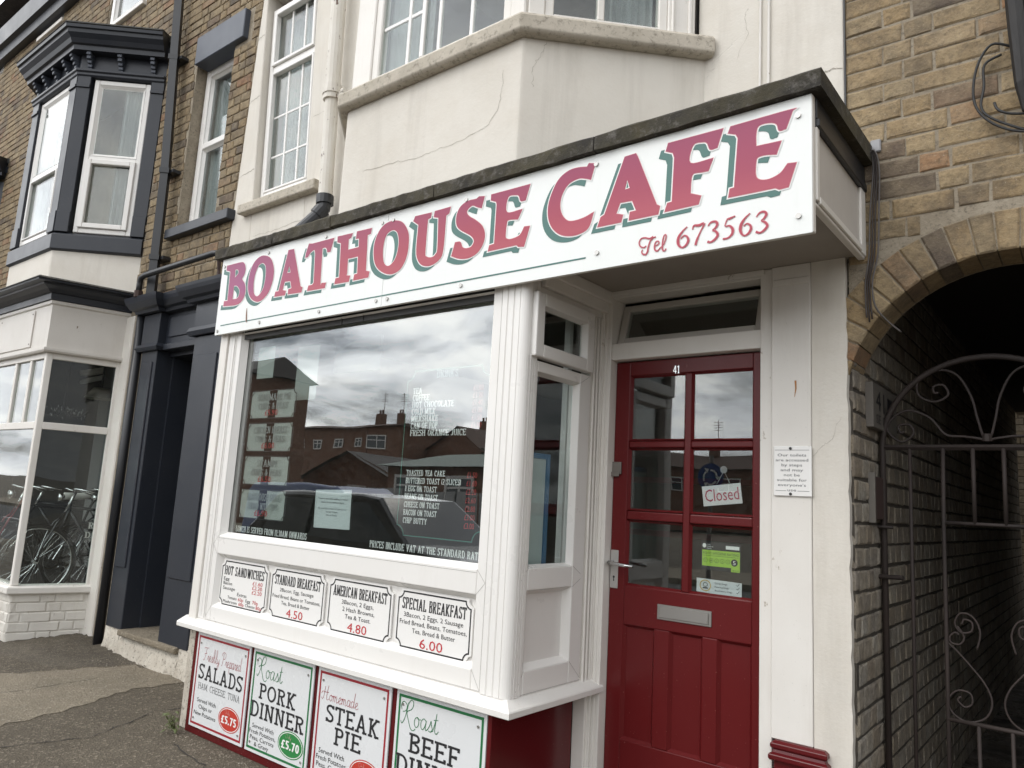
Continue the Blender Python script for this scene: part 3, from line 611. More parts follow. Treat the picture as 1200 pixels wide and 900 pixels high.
TEL=[[(-1.3441,2.4976,0.0042),(-1.3606,2.4923,0.0042),(-1.3804,2.499,0.0037),(-1.3973,2.4979,0.0032),(-1.4053,2.4835,0.0032),(-1.3991,2.4666,0.0032),(-1.3848,2.4599,0.0032),(-1.3737,2.4648,0.0026)],[(-1.333,2.4941,0.0031),(-1.3467,2.4913,0.0042),(-1.3575,2.4802,0.0042),(-1.3651,2.4555,0.0047),(-1.3674,2.4403,0.0047),(-1.3755,2.4302,0.0047),(-1.3885,2.4344,0.0037),(-1.3928,2.4445,0.0026),(-1.389,2.4518,0.0021)],[(-1.339,2.4562,0.0026),(-1.3238,2.4613,0.0026),(-1.3185,2.4681,0.0026),(-1.3231,2.4751,0.0026),(-1.3324,2.4732,0.0031),(-1.3375,2.4585,0.0036),(-1.3354,2.4426,0.0042),(-1.3258,2.4358,0.0036),(-1.3151,2.4443,0.0026)],[(-1.3151,2.4443,0.0026),(-1.2992,2.457,0.0026),(-1.2905,2.4786,0.0026),(-1.2893,2.4928,0.0026),(-1.2958,2.495,0.0026),(-1.3014,2.4806,0.0036),(-1.304,2.4552,0.0041),(-1.3024,2.437,0.0036),(-1.2947,2.4305,0.0031),(-1.2879,2.4396,0.0021)],[(-1.2021,2.5107,0.002),(-1.2201,2.4963,0.0051),(-1.2355,2.4763,0.0092),(-1.2387,2.4565,0.0097),(-1.2331,2.4403,0.0066),(-1.2203,2.4315,0.0041),(-1.2058,2.4381,0.0071),(-1.1968,2.4541,0.0081),(-1.2013,2.47,0.0056),(-1.2145,2.4775,0.0036),(-1.2274,2.4672,0.0025)],[(-1.18,2.4949,0.002),(-1.1751,2.509,0.0051),(-1.1556,2.5068,0.0081),(-1.1333,2.51,0.006),(-1.1476,2.4827,0.003),(-1.1623,2.4504,0.0065),(-1.167,2.4313,0.007)],[(-1.119,2.4973,0.002),(-1.1077,2.509,0.0045),(-1.0903,2.509,0.0069),(-1.0827,2.4977,0.0079),(-1.0899,2.4842,0.0059),(-1.1022,2.4767,0.0025),(-1.0897,2.4719,0.0059),(-1.0806,2.4564,0.0079),(-1.0893,2.4423,0.0074),(-1.1065,2.433,0.0049),(-1.1201,2.4369,0.0069)],[(-1.0148,2.5152,0.0024),(-1.0364,2.5097,0.0064),(-1.0437,2.5097,0.0029),(-1.0531,2.4846,0.002),(-1.0361,2.4823,0.0049),(-1.0239,2.4668,0.0083),(-1.0261,2.4493,0.0073),(-1.0404,2.4373,0.0044),(-1.0608,2.4361,0.0054)],[(-0.9594,2.5146,0.0019),(-0.9766,2.5012,0.0048),(-0.9907,2.4822,0.0087),(-0.9952,2.4614,0.0092),(-0.9903,2.4436,0.0063),(-0.9794,2.4344,0.0038),(-0.9645,2.4412,0.0067),(-0.9562,2.4564,0.0077),(-0.96,2.4705,0.0053),(-0.9718,2.4776,0.0034),(-0.9835,2.4712,0.0024)],[(-0.937,2.4957,0.0019),(-0.9255,2.5087,0.0043),(-0.9095,2.5102,0.0062),(-0.9012,2.499,0.0076),(-0.9094,2.4854,0.0057),(-0.9194,2.4779,0.0024),(-0.9071,2.4717,0.0057),(-0.8979,2.4571,0.0076),(-0.9056,2.4444,0.0071),(-0.9229,2.4349,0.0047),(-0.9385,2.4411,0.0067)]]

# ---------------------------------------------------------------- ground and street (setting)
def sheet(name, pts, z, mat, kind='structure', thick=0):
    m = MB()
    if thick: m.poly(pts, z - thick, z)
    else: m.v = [(x, y, z) for x, y in pts]; m.f = [tuple(range(len(pts)))]; m.mi = [0]
    return m.build(name, mat, kind=kind, fix=bool(thick))
sheet('ground', [(-600, -600), (600, -600), (600, 600), (-600, 600)], -.16, ASPHALT)
sheet('pavement', [(-60, -3.6), (40, -3.6), (40, 9.5), (-60, 9.5)], 0, ASPHALT, thick=.155)
m = MB()
for k in range(100): m.box(-60 + k, -59.01 + k, -3.72, -3.6, -.15, .004)
m.build('kerb', CONCRETE, kind='structure', bevel=.01)
sheet('road', [(-60, -3.72), (-60, -11.5), (40, -11.5), (40, -3.72)], -.13, ROADM)
sheet('far_pavement', [(-60, -14.2), (40, -14.2), (40, -11.5), (-60, -11.5)], 0, CONCRETE, thick=.15)
m = MB()
for k in range(22): m.v += [(-56 + k * 4, -7.7, -.126), (-54 + k * 4, -7.7, -.126), (-54 + k * 4, -7.6, -.126), (-56 + k * 4, -7.6, -.126)]; m.f.append(tuple(range(4 * k, 4 * k + 4))); m.mi.append(0)
m.build('road_marking', WHITEP, kind='structure', fix=False)
# the worn concrete patch and the gravelly mound against the old shop
pp = [(-6.9, -3.58), (-6.6, -1.2), (-6.42, -.32), (-6.33, 0), (-6.25, .30), (-6.12, .58), (-5.75, .63), (-5.42, .61), (-5.46, .25), (-5.32, -.08), (-5.18, -.4), (-5.12, -.70), (-5.05, -1.3), (-5.3, -3.58)]
random.seed(3)
pj = []
for k in range(len(pp)):
    a, b = Vector(pp[k]), Vector(pp[(k + 1) % len(pp)]); n = max(1, int((b - a).length / .07))
    for j in range(n):
        p = a.lerp(b, j / n); pj.append((p.x + random.uniform(-.035, .035), p.y + random.uniform(-.03, .03)))
sheet('concrete_patch', pj, .003, CONCRETE)
# cracks and an old trench line in the tarmac
TARC = plain('tarmac_crack', (.03, .026, .021), .9)
def ground_line(name, pts, w, mat, z=.004):
    r = random.Random(len(pts) + 5); P = []
    for (a, b), (c, d) in zip(pts[:-1], pts[1:]):
        n = max(2, int(hypot(c - a, d - b) / .05))
        for k in range(n): t_ = k / n; P.append((a + (c - a) * t_ + r.uniform(-.012, .012), b + (d - b) * t_ + r.uniform(-.012, .012), w * r.uniform(.2, 1)))
    P.append((*pts[-1], w * .2)); q = MB()
    for k in range(len(P) - 1):
        (a, b, w0), (c, d, w1) = P[k], P[k + 1]; l = hypot(c - a, d - b) or 1; nx_, ny_ = -(d - b) / l, (c - a) / l
        q.v += [(a + nx_ * w0, b + ny_ * w0, z), (a - nx_ * w0, b - ny_ * w0, z), (c - nx_ * w1, d - ny_ * w1, z), (c + nx_ * w1, d + ny_ * w1, z)]; q.f.append(tuple(range(4 * k, 4 * k + 4))); q.mi.append(0)
    o = q.build(name, mat, None, kind='structure', fix=False); return o
ground_line('pavement_crack', [(-4.75, .45), (-4.85, .1), (-4.6, -.4), (-4.75, -.9), (-4.5, -1.6), (-4.6, -2.6)], .006, TARC)
ground_line('pavement_crack', [(-5.9, .2), (-5.85, -.3), (-5.95, -.8), (-5.7, -1.4)], .005, TARC, .0055)
ground_line('pavement_crack', [(-4.2, -.12), (-3.6, -.2), (-3.1, -.14), (-2.4, -.22), (-1.8, -.1)], .005, TARC)
ground_line('pavement_crack', [(-8.9, -.6), (-8.2, -.5), (-7.5, -.75), (-6.6, -.6)], .006, TARC)
m = MB(); nx, ny = 50, 22
for i in range(nx + 1):
    for j in range(ny + 1):
        x = -7.75 + 1.75 * i / nx; y = .72 - .95 * j / ny
        e = min(1, max(0, (nx - i) / nx * 1.6)) * sin(pi * min(1, (j + 2) / ny * .5 + .5)) * min(1, i / 4)
        m.v.append((x, y, -.012 + .075 * max(0, e) * (.75 + .5 * random.random() * .6)))
for i in range(nx):
    for j in range(ny):
        a = i * (ny + 1) + j; m.f.append((a, a + ny + 1, a + ny + 2, a + 1)); m.mi.append(0)
m.build('gravel_mound', ground_mat('loose_gravel', (.085, .070, .052), (.16, .135, .10), (.36, .31, .24), 130, 1.0, 2.5), kind='structure', smooth=True)
# loose grit and small stones along the foot of the walls: nobody could count them
m = MB(); random.seed(11)
for k in range(900):
    if k < 520: x = random.uniform(-7.6, -4.5); y = .66 - abs(random.gauss(0, .13)); 
    elif k < 700: x = random.uniform(-4.55, -2.1); y = .0 - abs(random.gauss(0, .05))
    else: x = random.uniform(-10, -3.5); y = random.uniform(-1.4, .5)
    r = random.uniform(.002, .009) * (1 if k < 700 else .6); z0 = .002 if k > 400 else .012
    i = len(m.v)
    for q in range(4): a = q * pi / 2 + random.random(); m.v.append((x + r * cos(a), y + r * sin(a), z0 - .002))
    m.v.append((x + r * .2, y, z0 + r * random.uniform(.5, 1)))
    for q in range(4): m.f.append((i + q, i + (q + 1) % 4, i + 4)); m.mi.append(0)
m.build('grit', ground_mat('grit_stone', (.20, .17, .13), (.33, .29, .23), (.5, .46, .4), 40, .3, 9), kind='stuff', fix=False)

# ---------------------------------------------------------------- bricks
def brick_mesh(w, h, mat, seed, depth=.03, proud=.006, ch=.006, jit=.0032):
    r = random.Random(seed); j = lambda s=jit: r.uniform(-s, s)
    v = [(0, depth, 0), (w, depth, 0), (w, depth, h), (0, depth, h)]
    v += [(0 + j(), -proud * .35, 0 + j()), (w + j(), -proud * .35, j()), (w + j(), -proud * .35, h + j()), (j(), -proud * .35, h + j())]
    # a worn front: corners knocked back by different amounts
    v += [(ch * r.uniform(.6, 2.2), -proud + j(), ch * r.uniform(.6, 1.8)), (w - ch * r.uniform(.6, 2.2), -proud + j(), ch * r.uniform(.6, 1.8)),
          (w - ch * r.uniform(.6, 2.2), -proud + j(), h - ch * r.uniform(.6, 1.8)), (ch * r.uniform(.6, 2.2), -proud + j(), h - ch * r.uniform(.6, 1.8))]
    f = []
    for a, b in ((0, 4), (4, 8)):
        for k in range(4): kk = (k + 1) % 4; f.append((a + k, a + kk, b + kk, b + k))
    f.append((8, 9, 10, 11))
    me = bpy.data.meshes.new('brick'); me.from_pydata(v, [], f); me.materials.append(mat); me.update(); return me
_bm = {}
def brick_field(part, A, u, s0, s1, z0, z1, test, mats, near=None, ch=.086, L=.232, H=.112, jt=.010, limit=300, name='brick', seed=1, quota=None, jv=None, **kw):
    jv = jt if jv is None else jv
    "courses of stretchers and headers; near(s, z) tells which bricks become parts of their own, the others join one part"
    rnd = random.Random(seed); l = hypot(*u); u = (u[0] / l, u[1] / l); ang = math.atan2(u[1], u[0])
    objs = []; rest = []
    row = 0; z = z0
    while z < z1 - ch * .5:
        pat = [L, H] if row % 2 == 0 else ([L, L, H] if row % 3 else [H, L])
        s = s0 - (0 if row % 2 == 0 else H * .55) - rnd.uniform(0, .02); k = rnd.randrange(2)
        while s < s1:
            w = pat[k % len(pat)]; k += 1
            a, b = max(s, s0), min(s + w - jv, s1)
            if b - a > .03:
                if test((a + b) / 2, z + ch / 2, (b - a) / 2, ch / 2): objs.append((a, b, z + jt * .5 + rnd.uniform(-.0015, .0015), ch - jt))
                else:                                   # cut the brick where an opening or an edge takes a part of it
                    sl = (b - a) / 12; best = None; run = None
                    for q in range(13):
                        ok = q < 12 and test(a + (q + .5) * sl, z + ch / 2, sl / 2, ch / 2)
                        if ok and run is None: run = q
                        if not ok and run is not None:
                            if best is None or q - run > best[1] - best[0]: best = (run, q)
                            run = None
                    if best and (best[1] - best[0]) * sl > .035: objs.append((a + best[0] * sl, a + best[1] * sl, z + jt * .5, ch - jt))
            s += w
        z += ch; row += 1
    objs.sort(key=lambda o: (near((o[0] + o[1]) / 2, o[2]) if near else 0))
    n = 0; lim = limit if quota is None else quota
    mbs = MB(A, u)
    for a, b, zz, h in objs:
        w = b - a
        if n < lim:
            key = (round(w, 2), round(h, 3), rnd.randrange(5), mats[0].name)
            if key not in _bm: _bm[key] = brick_mesh(key[0], h, mats[0], hash(key[:3]) & 0xffff, **kw)
            o = bpy.data.objects.new(name, _bm[key]); COL.objects.link(o); o.parent = part
            o.location = (A[0] + u[0] * a, A[1] + u[1] * a, zz); o.rotation_euler = (rnd.uniform(-.012, .012), rnd.uniform(-.006, .006), ang + rnd.uniform(-.01, .01)); o.scale = (w / key[0], 1, 1)
            n += 1
        else:
            key = ('j', rnd.randrange(6), round(h, 3))
            if key not in _bm: _bm[key] = brick_mesh(1, h, mats[1], hash(key[1:]) & 0xffff, ch=.0, **kw)
            me = _bm[key]; i = len(mbs.v)
            for v in me.vertices:
                x = v.co.x * w; zc = v.co.z
                if v.co.y < -.005: x += .006 if v.co.x < .5 else -.006; zc += .004 if zc < h / 2 else -.004
                mbs.v.append(mbs.P(a + x, v.co.y, zz + zc))
            for p in me.polygons: mbs.f.append(tuple(i + q for q in p.vertices)); mbs.mi.append(0)
    if mbs.v: mbs.build('bricks', mats[1], part, kind='stuff', fix=False)
    return n

# ================================================================ THE CAFE
cafe = thing('cafe_building', 'white rendered cafe building with maroon door and boarded sign over the window', 'building', (-3.3, .7, 0))
WL, WR = -5.64, -.812          # edges of the rendered wall
m = FR(.7)
wl = lambda z: -5.70 + .045 * (min(z, 5.7) - 3.5)
def wallbox(a0, a1, z0, z1): m.box(a0, a1, 0, .3, z0, z1)
UW = (-5.42, -4.70, 3.74, 5.60)     # opening of the tall window
# skewed jambs of the old opening
k_ = -.063; sx = lambda a, z: a + k_ * (min(z, 5.7) - 3.8)
m.v.clear(); m.f.clear(); m.mi.clear()
def quadbox(p, d0=0, d1=.3):
    m.hexa([(p[0][0], d0, p[0][1]), (p[1][0], d0, p[1][1]), (p[1][0], d1, p[1][1]), (p[0][0], d1, p[0][1]), (p[3][0], d0, p[3][1]), (p[2][0], d0, p[2][1]), (p[2][0], d1, p[2][1]), (p[3][0], d1, p[3][1])])
quadbox([(wl(2.5), 2.5), (sx(-5.42, 2.5), 2.5), (sx(-5.42, 5.7), 5.7), (wl(5.7), 5.7)])
quadbox([(wl(5.7), 5.7), (sx(-5.42, 5.7), 5.7), (sx(-5.42, 8), 8), (wl(8), 8)])
quadbox([(sx(-5.42, 2.5), 2.5), (sx(-4.70, 2.5), 2.5), (sx(-4.70, 3.74), 3.74), (sx(-5.42, 3.74), 3.74)])
quadbox([(sx(-5.42, 5.7), 5.7), (sx(-4.70, 5.7), 5.7), (sx(-4.70, 8), 8), (sx(-5.42, 8), 8)])
quadbox([(sx(-4.70, 2.5), 2.5), (-3.95, 2.5), (-3.95, 5.7), (sx(-4.70, 5.7), 5.7)])
quadbox([(sx(-4.70, 5.7), 5.7), (-3.95, 5.7), (-3.95, 8), (sx(-4.70, 8), 8)])
wallbox(-3.95, -1.50, 5.6, 8)
wallbox(-1.50, WR, 2.53, 8)
wallbox(-3.95, -1.5, 2.5, 2.96)
wall = m.build('wall', PLASTER, cafe, bevel=.006)
m = MB()
m.poly([(-5.68, 1.0), (-5.48, 1.0), (-5.48, 7.6), (-5.68, 7.6)], 0, 8); m.poly([(-1.02, 1.3), (-.83, 1.3), (-.83, 7.6), (-1.02, 7.6)], 0, 8)
m.poly([(-5.48, 7.4), (-1.02, 7.4), (-1.02, 7.6), (-5.48, 7.6)], 0, 8)
m.build('side_wall', PLASTER, cafe)
m = MB(); m.poly([(-5.75, .55), (-.8, .55), (-.8, 7.7), (-5.75, 7.7)], 8.0, 8.15); m.build('roof', SLATE, cafe)

# tall window, slightly out of plumb like its wall
def panes(parent, mb_plane, rects, mat, d=.0, th=.006):
    for (a0, a1, z0, z1) in rects:
        q = MB(mb_plane.A, mb_plane.u, mb_plane.k, mb_plane.z0); q.box(a0, a1, d, d + th, z0, z1); q.build('pane', mat, parent)
def bars(parent, mb_plane, vs, hs, w=.018, d=-.004, th=.02, mat=None):
    "glazing bars: vs are (a, z0, z1), hs are (z, a0, a1)"
    for a, z0, z1 in vs:
        q = MB(mb_plane.A, mb_plane.u, mb_plane.k, mb_plane.z0); q.box(a - w / 2, a + w / 2, d, d + th, z0, z1); q.build('glazing_bar', mat or WHITE_UPVC, parent, bevel=.003)
    for z, a0, a1 in hs:
        q = MB(mb_plane.A, mb_plane.u, mb_plane.k, mb_plane.z0); q.box(a0, a1, d + .003, d + th - .003, z - w / 2, z + w / 2); q.build('glazing_bar', mat or WHITE_UPVC, parent, bevel=.003)
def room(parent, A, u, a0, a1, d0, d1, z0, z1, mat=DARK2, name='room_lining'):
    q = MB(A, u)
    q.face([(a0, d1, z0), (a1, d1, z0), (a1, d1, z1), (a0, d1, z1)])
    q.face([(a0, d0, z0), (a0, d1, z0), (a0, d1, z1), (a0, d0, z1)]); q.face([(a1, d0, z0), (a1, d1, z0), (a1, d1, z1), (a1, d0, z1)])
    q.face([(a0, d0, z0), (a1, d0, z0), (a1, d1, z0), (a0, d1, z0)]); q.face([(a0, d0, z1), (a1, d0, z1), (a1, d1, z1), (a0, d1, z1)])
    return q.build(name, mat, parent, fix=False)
def curtain(label, A, u, a0, a1, z0, z1, d, folds=9, amp=.018, group=None, k=0):
    q = MB(A, u, k, 3.8); n = folds * 6
    for i in range(n + 1):
        a = a0 + (a1 - a0) * i / n; w = amp * sin(2 * pi * i / 6 + .6 * sin(i * .7)) + amp * .4 * sin(i * 1.9)
        q.v += [q.P(a + amp * .5 * sin(i), d + w, z0), q.P(a, d + w * .8, z1)]
    for i in range(n): q.f.append((2 * i, 2 * i + 2, 2 * i + 3, 2 * i + 1)); q.mi.append(0)
    o = q.build('curtain', CURTAIN, None, smooth=True, fix=False); tag(o, label, 'curtain', group); return o

p = MB((0, .79), (1, 0), k_, 3.8)
def newp(pl): return MB(pl.A, pl.u, pl.k, pl.z0)
f = newp(p); f.frame(-5.40, -4.735, 3.80, 5.56, .045, -.035, .03).box(-5.355, -4.78, -.03, .03, 4.94, 5.0)
f.frame(-5.357, -4.778, 5.0, 5.517, .03, -.05, .0).frame(-5.357, -4.778, 3.843, 4.94, .022, -.042, .0)
win = f.build('window', WHITE_UPVC, cafe, bevel=.005)
panes(win, p, [(-5.33, -4.80, 5.02, 5.50), (-5.34, -4.79, 3.86, 4.925)], GLASS_UP)
bars(win, p, [(-5.155, 3.865, 4.918), (-4.97, 3.865, 4.918), (-5.155, 5.03, 5.487), (-4.97, 5.03, 5.487)], [(4.53, -5.335, -4.8), (4.17, -5.335, -4.8)], .02)
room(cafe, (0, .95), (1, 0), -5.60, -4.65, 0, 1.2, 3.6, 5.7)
curtain('pale net curtain hanging behind the tall window left of the white drainpipe', (0, .9), (1, 0), -5.37, -4.80, 3.85, 5.5, 0, 13, .014, k=k_)
m = FR(.7); m.box(-5.52, -4.50, -.07, .10, 3.655, 3.735); m.build('window_sill', SILL_STONE, cafe, bevel=.01, seg=2)

# upper bay
BP = [(-4.05, .7), (-3.40, .05), (-2.10, .05), (-1.46, .7)]
m = MB(); m.poly(BP + [(-1.46, .74), (-4.05, .74)], 2.96, 3.665); m.build('bay_apron', PLASTER, cafe, bevel=.012, seg=2)
m = MB(); prof = [(-.16, 3.655), (.045, 3.655), (.06, 3.668), (.062, 3.735), (.045, 3.758), (-.16, 3.768)]
m.run(prof, [(-4.05, .70), (-3.40, .05), (-2.10, .05), (-1.50, .655), (-1.44, .715)]); m.build('bay_sill', SILL_STONE, cafe, bevel=.006, seg=2)
def cplane(A, B, off=0):
    u = Vector(B) - Vector(A); u.normalize(); n = Vector((-u.y, u.x)); q = Vector(A) + n * off
    return MB(tuple(q), tuple(u))
bt = 5.35
pf = MB((-2.10, .05), (1, 0)).plane((-2.10, .09), (1, 0))   # s = 0 at the right corner, negative to the left
f = newp(pf); f.box(-1.30, -1.14, -.03, .05, 3.77, bt); f.box(-.10, -.008, -.03, .05, 3.77, bt); f.frame(-1.14, -.10, 3.77, bt, .055, -.02, .04)
f.box(-1.3, -.008, -.03, .08, bt, bt + .25)
fw = f.build('window', WHITE_WOOD, cafe, bevel=.006)
panes(fw, pf, [(-1.085, -.155, 3.83, bt - .06)], GLASS_UP)
xs = [-.865, -.622, -.385]
bars(fw, pf, [(x, 3.83, bt - .055) for x in xs], [(4.12, -1.08, -.745)], .024)
bars(fw, pf, [(-.745, 3.83, bt - .055)], [(4.42, -1.08, -.16)], .03, d=-.012)
pc = cplane((-2.10, .05), (-1.46, .7), .04)
f = newp(pc); f.box(.02, .10, -.03, .05, 3.77, bt); f.frame(.10, .72, 3.77, bt, .045, -.02, .04); f.box(.72, .86, -.03, .05, 3.77, bt); f.box(.365, .40, -.015, .035, 3.815, bt - .05); f.box(.735, .75, -.045, -.03, 3.77, bt); f.box(.82, .84, -.045, -.03, 3.77, bt)
f.box(.02, .90, -.03, .08, bt, bt + .25); f.box(.10, .73, -.045, -.02, 3.766, 3.79)
fc = f.build('window', WHITE_WOOD, cafe, bevel=.005)
panes(fc, pc, [(.145, .365, 3.81, bt - .05), (.40, .675, 3.81, bt - .05)], GLASS_UP)
pl_ = cplane((-4.05, .7), (-3.40, .05), .04)
f = newp(pl_); f.box(.03, .17, -.03, .05, 3.77, bt); f.frame(.17, .80, 3.77, bt, .045, -.02, .04); f.box(.80, .915, -.03, .05, 3.77, bt); f.box(.03, .90, -.03, .08, bt, bt + .25)
fl_ = f.build('window', WHITE_WOOD, cafe, bevel=.005); panes(fl_, pl_, [(.215, .755, 3.81, bt - .05)], GLASS_UP)
m = MB(); m.poly([(-3.95, .72), (-3.38, .14), (-2.12, .14), (-1.52, .72), (-1.52, 2.2), (-3.95, 2.2)], 3.60, 3.66); m.poly([(-3.95, .72), (-3.38, .14), (-2.12, .14), (-1.52, .72), (-1.52, 2.2), (-3.95, 2.2)], 5.5, 5.6)
m.poly([(-3.95, 2.15), (-1.52, 2.15), (-1.52, 2.2), (-3.95, 2.2)], 3.66, 5.5); m.poly([(-3.97, .72), (-3.93, .72), (-3.93, 2.2), (-3.97, 2.2)], 3.66, 5.5); m.poly([(-1.55, .72), (-1.52, .72), (-1.52, 2.2), (-1.55, 2.2)], 3.66, 5.5)
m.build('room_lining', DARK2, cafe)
curtain('pale curtain gathered at the left end of the upper bay front window', (0, .16), (1, 0), -3.22, -2.82, 3.8, 5.3, 0, 7, .014)
curtain('striped pale curtain in the angled right window of the upper bay', pc.A, pc.u, .42, .67, 3.8, 5.3, .07, 7, .016)
CRACK = plain('crack_dirt', (.36, .33, .28), .9)
def crack(pl, pts, w, parent=cafe):
    r = random.Random(len(pts)); P = []
    for (a, z), (b, y) in zip(pts[:-1], pts[1:]):
        for k in range(6): t_ = k / 6; P.append((a + (b - a) * t_ + r.uniform(-.006, .006), z + (y - z) * t_ + r.uniform(-.006, .006), w * r.uniform(.3, 1)))
    P.append((*pts[-1], w * .2)); P[0] = (*P[0][:2], w * .2)
    q = newp(pl)
    for s_ in stroke_polys(P, w, w): q.face([(a, -.0015, z) for a, z in s_])
    q.build('crack', CRACK, parent, fix=False)
crack(FR(.05), [(-3.212, 3.239), (-3.0, 3.232), (-2.786, 3.212), (-2.642, 3.217), (-2.464, 3.221), (-2.342, 3.242), (-2.288, 3.258), (-2.238, 3.314), (-2.213, 3.405), (-2.211, 3.521)], .0015)
crack(cplane((-2.10, .05), (-1.46, .7)), [(.113, 3.642), (.099, 3.586), (.068, 3.537), (.055, 3.482), (.06, 3.40)], .0012)
crack(FR(.7), [(-1.24, 3.859), (-1.265, 3.815), (-1.247, 3.718), (-1.30, 3.6)], .0009)
crack(FR(.7), [(-.93, 3.385), (-.901, 3.402), (-.865, 3.407), (-.819, 3.395)], .004)
crack(FR(.7), [(-1.476, 3.64), (-1.478, 3.45), (-1.472, 3.3), (-1.480, 3.05)], .007)
for z_ in (4.05, 4.72, 5.30): crack(FR(.7), [(wl(z_) + .01, z_ - .02), (sx(-5.50, z_), z_), (sx(-5.425, z_), z_ + .012)], .004)
crack(FR(.7), [(sx(-4.68, 4.3), 4.30), (-4.46, 4.32)], .0016); crack(FR(.7), [(-4.2, 4.62), (-4.0, 4.64)], .0016); crack(FR(.7), [(-4.2, 4.0), (-3.9, 4.02)], .0016); crack(FR(.7), [(-4.05, 3.9), (-4.04, 4.7)], .0012)
crack(FR(.7), [(-5.35, 3.46), (-5.1, 3.45), (-4.8, 3.47), (-4.5, 3.455)], .002)
crack(FR(.684), [(-.953, 1.70), (-.91, 1.75), (-.88, 1.77), (-.84, 1.86)], .0008)
# rendered groove and thin cable down the wall right of the bay
m = MB(); m.tube([(-1.185, .69, 2.98), (-1.18, .69, 4.2), (-1.19, .69, 5.8)], .006, 6); m.tube([(-1.145, .69, 2.98), (-1.14, .69, 4.2), (-1.15, .69, 5.8)], .007, 6)
tag(m.build('wall_cable', WHITE_WOOD), 'thin white cables clipped down the render right of the upper bay', 'cable')

# fascia box, soffit, coping
FZ = 2.53
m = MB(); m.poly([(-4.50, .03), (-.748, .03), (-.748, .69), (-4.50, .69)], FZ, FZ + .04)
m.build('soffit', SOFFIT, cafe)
m = MB(); m.poly([(-4.50, .006), (-.742, .006), (-.742, .032), (-4.50, .032)], 2.408, 2.910); m.build('fascia_board', WHITE_WOOD, cafe, bevel=.002)
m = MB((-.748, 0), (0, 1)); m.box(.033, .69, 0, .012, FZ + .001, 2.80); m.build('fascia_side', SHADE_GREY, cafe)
m = MB((-.748, 0), (0, 1)); m.box(.033, .062, -.012, 0, FZ, 2.80); m.box(.62, .69, -.012, 0, FZ - .01, 2.80); m.box(.062, .62, -.014, 0, FZ - .006, FZ + .022); m.box(.033, .69, -.006, .02, FZ - .02, FZ - .006)
m.build('fascia_trim', WHITE_WOOD, cafe, bevel=.003)
m = MB((-.748, 0), (0, 1)); m.box(.033, .69, -.02, .0, 2.80, 2.83); m.box(.033, .69, -.012, .02, 2.83, 2.908); m.build('drip_board', BLACK_PIPE, cafe, bevel=.003)
m = MB(); random.seed(5)
xs = [-4.56, -3.92, -3.36, -2.55, -1.62, -.705]
for k in range(5):
    g = MB(); a, b = xs[k] + (.003 if k else 0), xs[k + 1] - (.003 if k < 4 else 0); n = 14; z0, z1 = 2.914, 2.984
    front = []
    for j in range(n + 1):
        x = a + (b - a) * j / n; r = random.uniform(-.003, .003); q = random.uniform(-.0025, .0025)
        g.v += [(x, -.028 + r, z0 + q), (x, -.030 - r, z1 - .010 + q), (x, -.022, z1 + r), (x, .70, z1 + .01), (x, .70, z0 + .004)]
    for j in range(n):
        for c in range(5): cc = (c + 1) % 5; g.f.append((5 * j + c, 5 * j + cc, 5 * j + 5 + cc, 5 * j + 5 + c)); g.mi.append(0)
    g.f.append((0, 1, 2, 3, 4)); g.mi.append(0); e = 5 * n; g.f.append(tuple(e + c for c in (4, 3, 2, 1, 0))); g.mi.append(0)
    g.build('coping_slab', COPING, cafe)

# the sign itself
sign = thing('shop_sign', 'long white sign board lettered BOATHOUSE CAFE in crimson with green shadow', 'sign', (-2.6, 0, 2.4))
m = FR(0); m.box(-4.500, -3.305 + .4, 0, .005, 2.404, 2.911); m.build('board', SIGN_WHITE, sign, bevel=.001)
m = FR(0); m.box(-2.9035, -.744, .0005, .005, 2.404, 2.911); m.build('board', SIGN_WHITE, sign, bevel=.001)
t = NT('sign_crimson')
sep = t.node('ShaderNodeSeparateXYZ'); t.L.new(t.geo.outputs['Position'], sep.inputs[0])
mr = t.node('ShaderNodeMapRange'); mr.inputs[1].default_value = -4.5; mr.inputs[2].default_value = -.75; t.L.new(sep.outputs[0], mr.inputs[0])
cx = t.ramp(mr.outputs[0], (0, (.32, .035, .13)), (.08, (.26, .03, .16)), (.18, (.31, .028, .10)), (.32, (.36, .030, .062)), (.6, (.34, .026, .058)), (1, (.30, .022, .075)))
dz = t.math('ADD', t.math('MULTIPLY', t.noise(.9, 2, .5), .12), sep.outputs[2])
mz = t.node('ShaderNodeMapRange'); mz.inputs[1].default_value = 2.50; mz.inputs[2].default_value = 2.98; t.L.new(dz, mz.inputs[0])
band = t.ramp(mz.outputs[0], (.12, 0.), (.32, .55), (.5, .1), (.75, 0.)); top = t.ramp(mz.outputs[0], (.5, 0.), (.95, .75))
c = t.mix(band, cx, (.45, .075, .10)); c = t.mix(top, c, (.25, .012, .085)); t.base(c); t.rough(.4); CRIMSON = t.m
SIGNGREEN = plain('sign_green', (.045, .145, .125), .4)
m0 = FR(-.0008); m1 = FR(-.0014); m2 = FR(-.002); m3 = FR(-.0026)
for g in SIGN:
    loops = [flagged(c) for c in g]
    def addl(mb, ls, dx=0, dz=0):
        V, F = fill(ls[0], ls[1:]); i = len(mb.v)
        for a, z in V: mb.v.append(mb.P(a + dx, 0, z + dz))
        for q in F: mb.f.append(tuple(i + k for k in q)); mb.mi.append(0)
    addl(m0, [loops[0]] + loops[1:], -.031, -.023)
    addl(m1, [offset_poly(loops[0], .0065)] + [offset_poly(l, -.005) for l in loops[1:]])
    addl(m2, [offset_poly(loops[0], .0022)] + [offset_poly(l, -.0018) for l in loops[1:]])
    addl(m3, loops)
PINK = plain('pink_edge', (.66, .30, .32), .4)
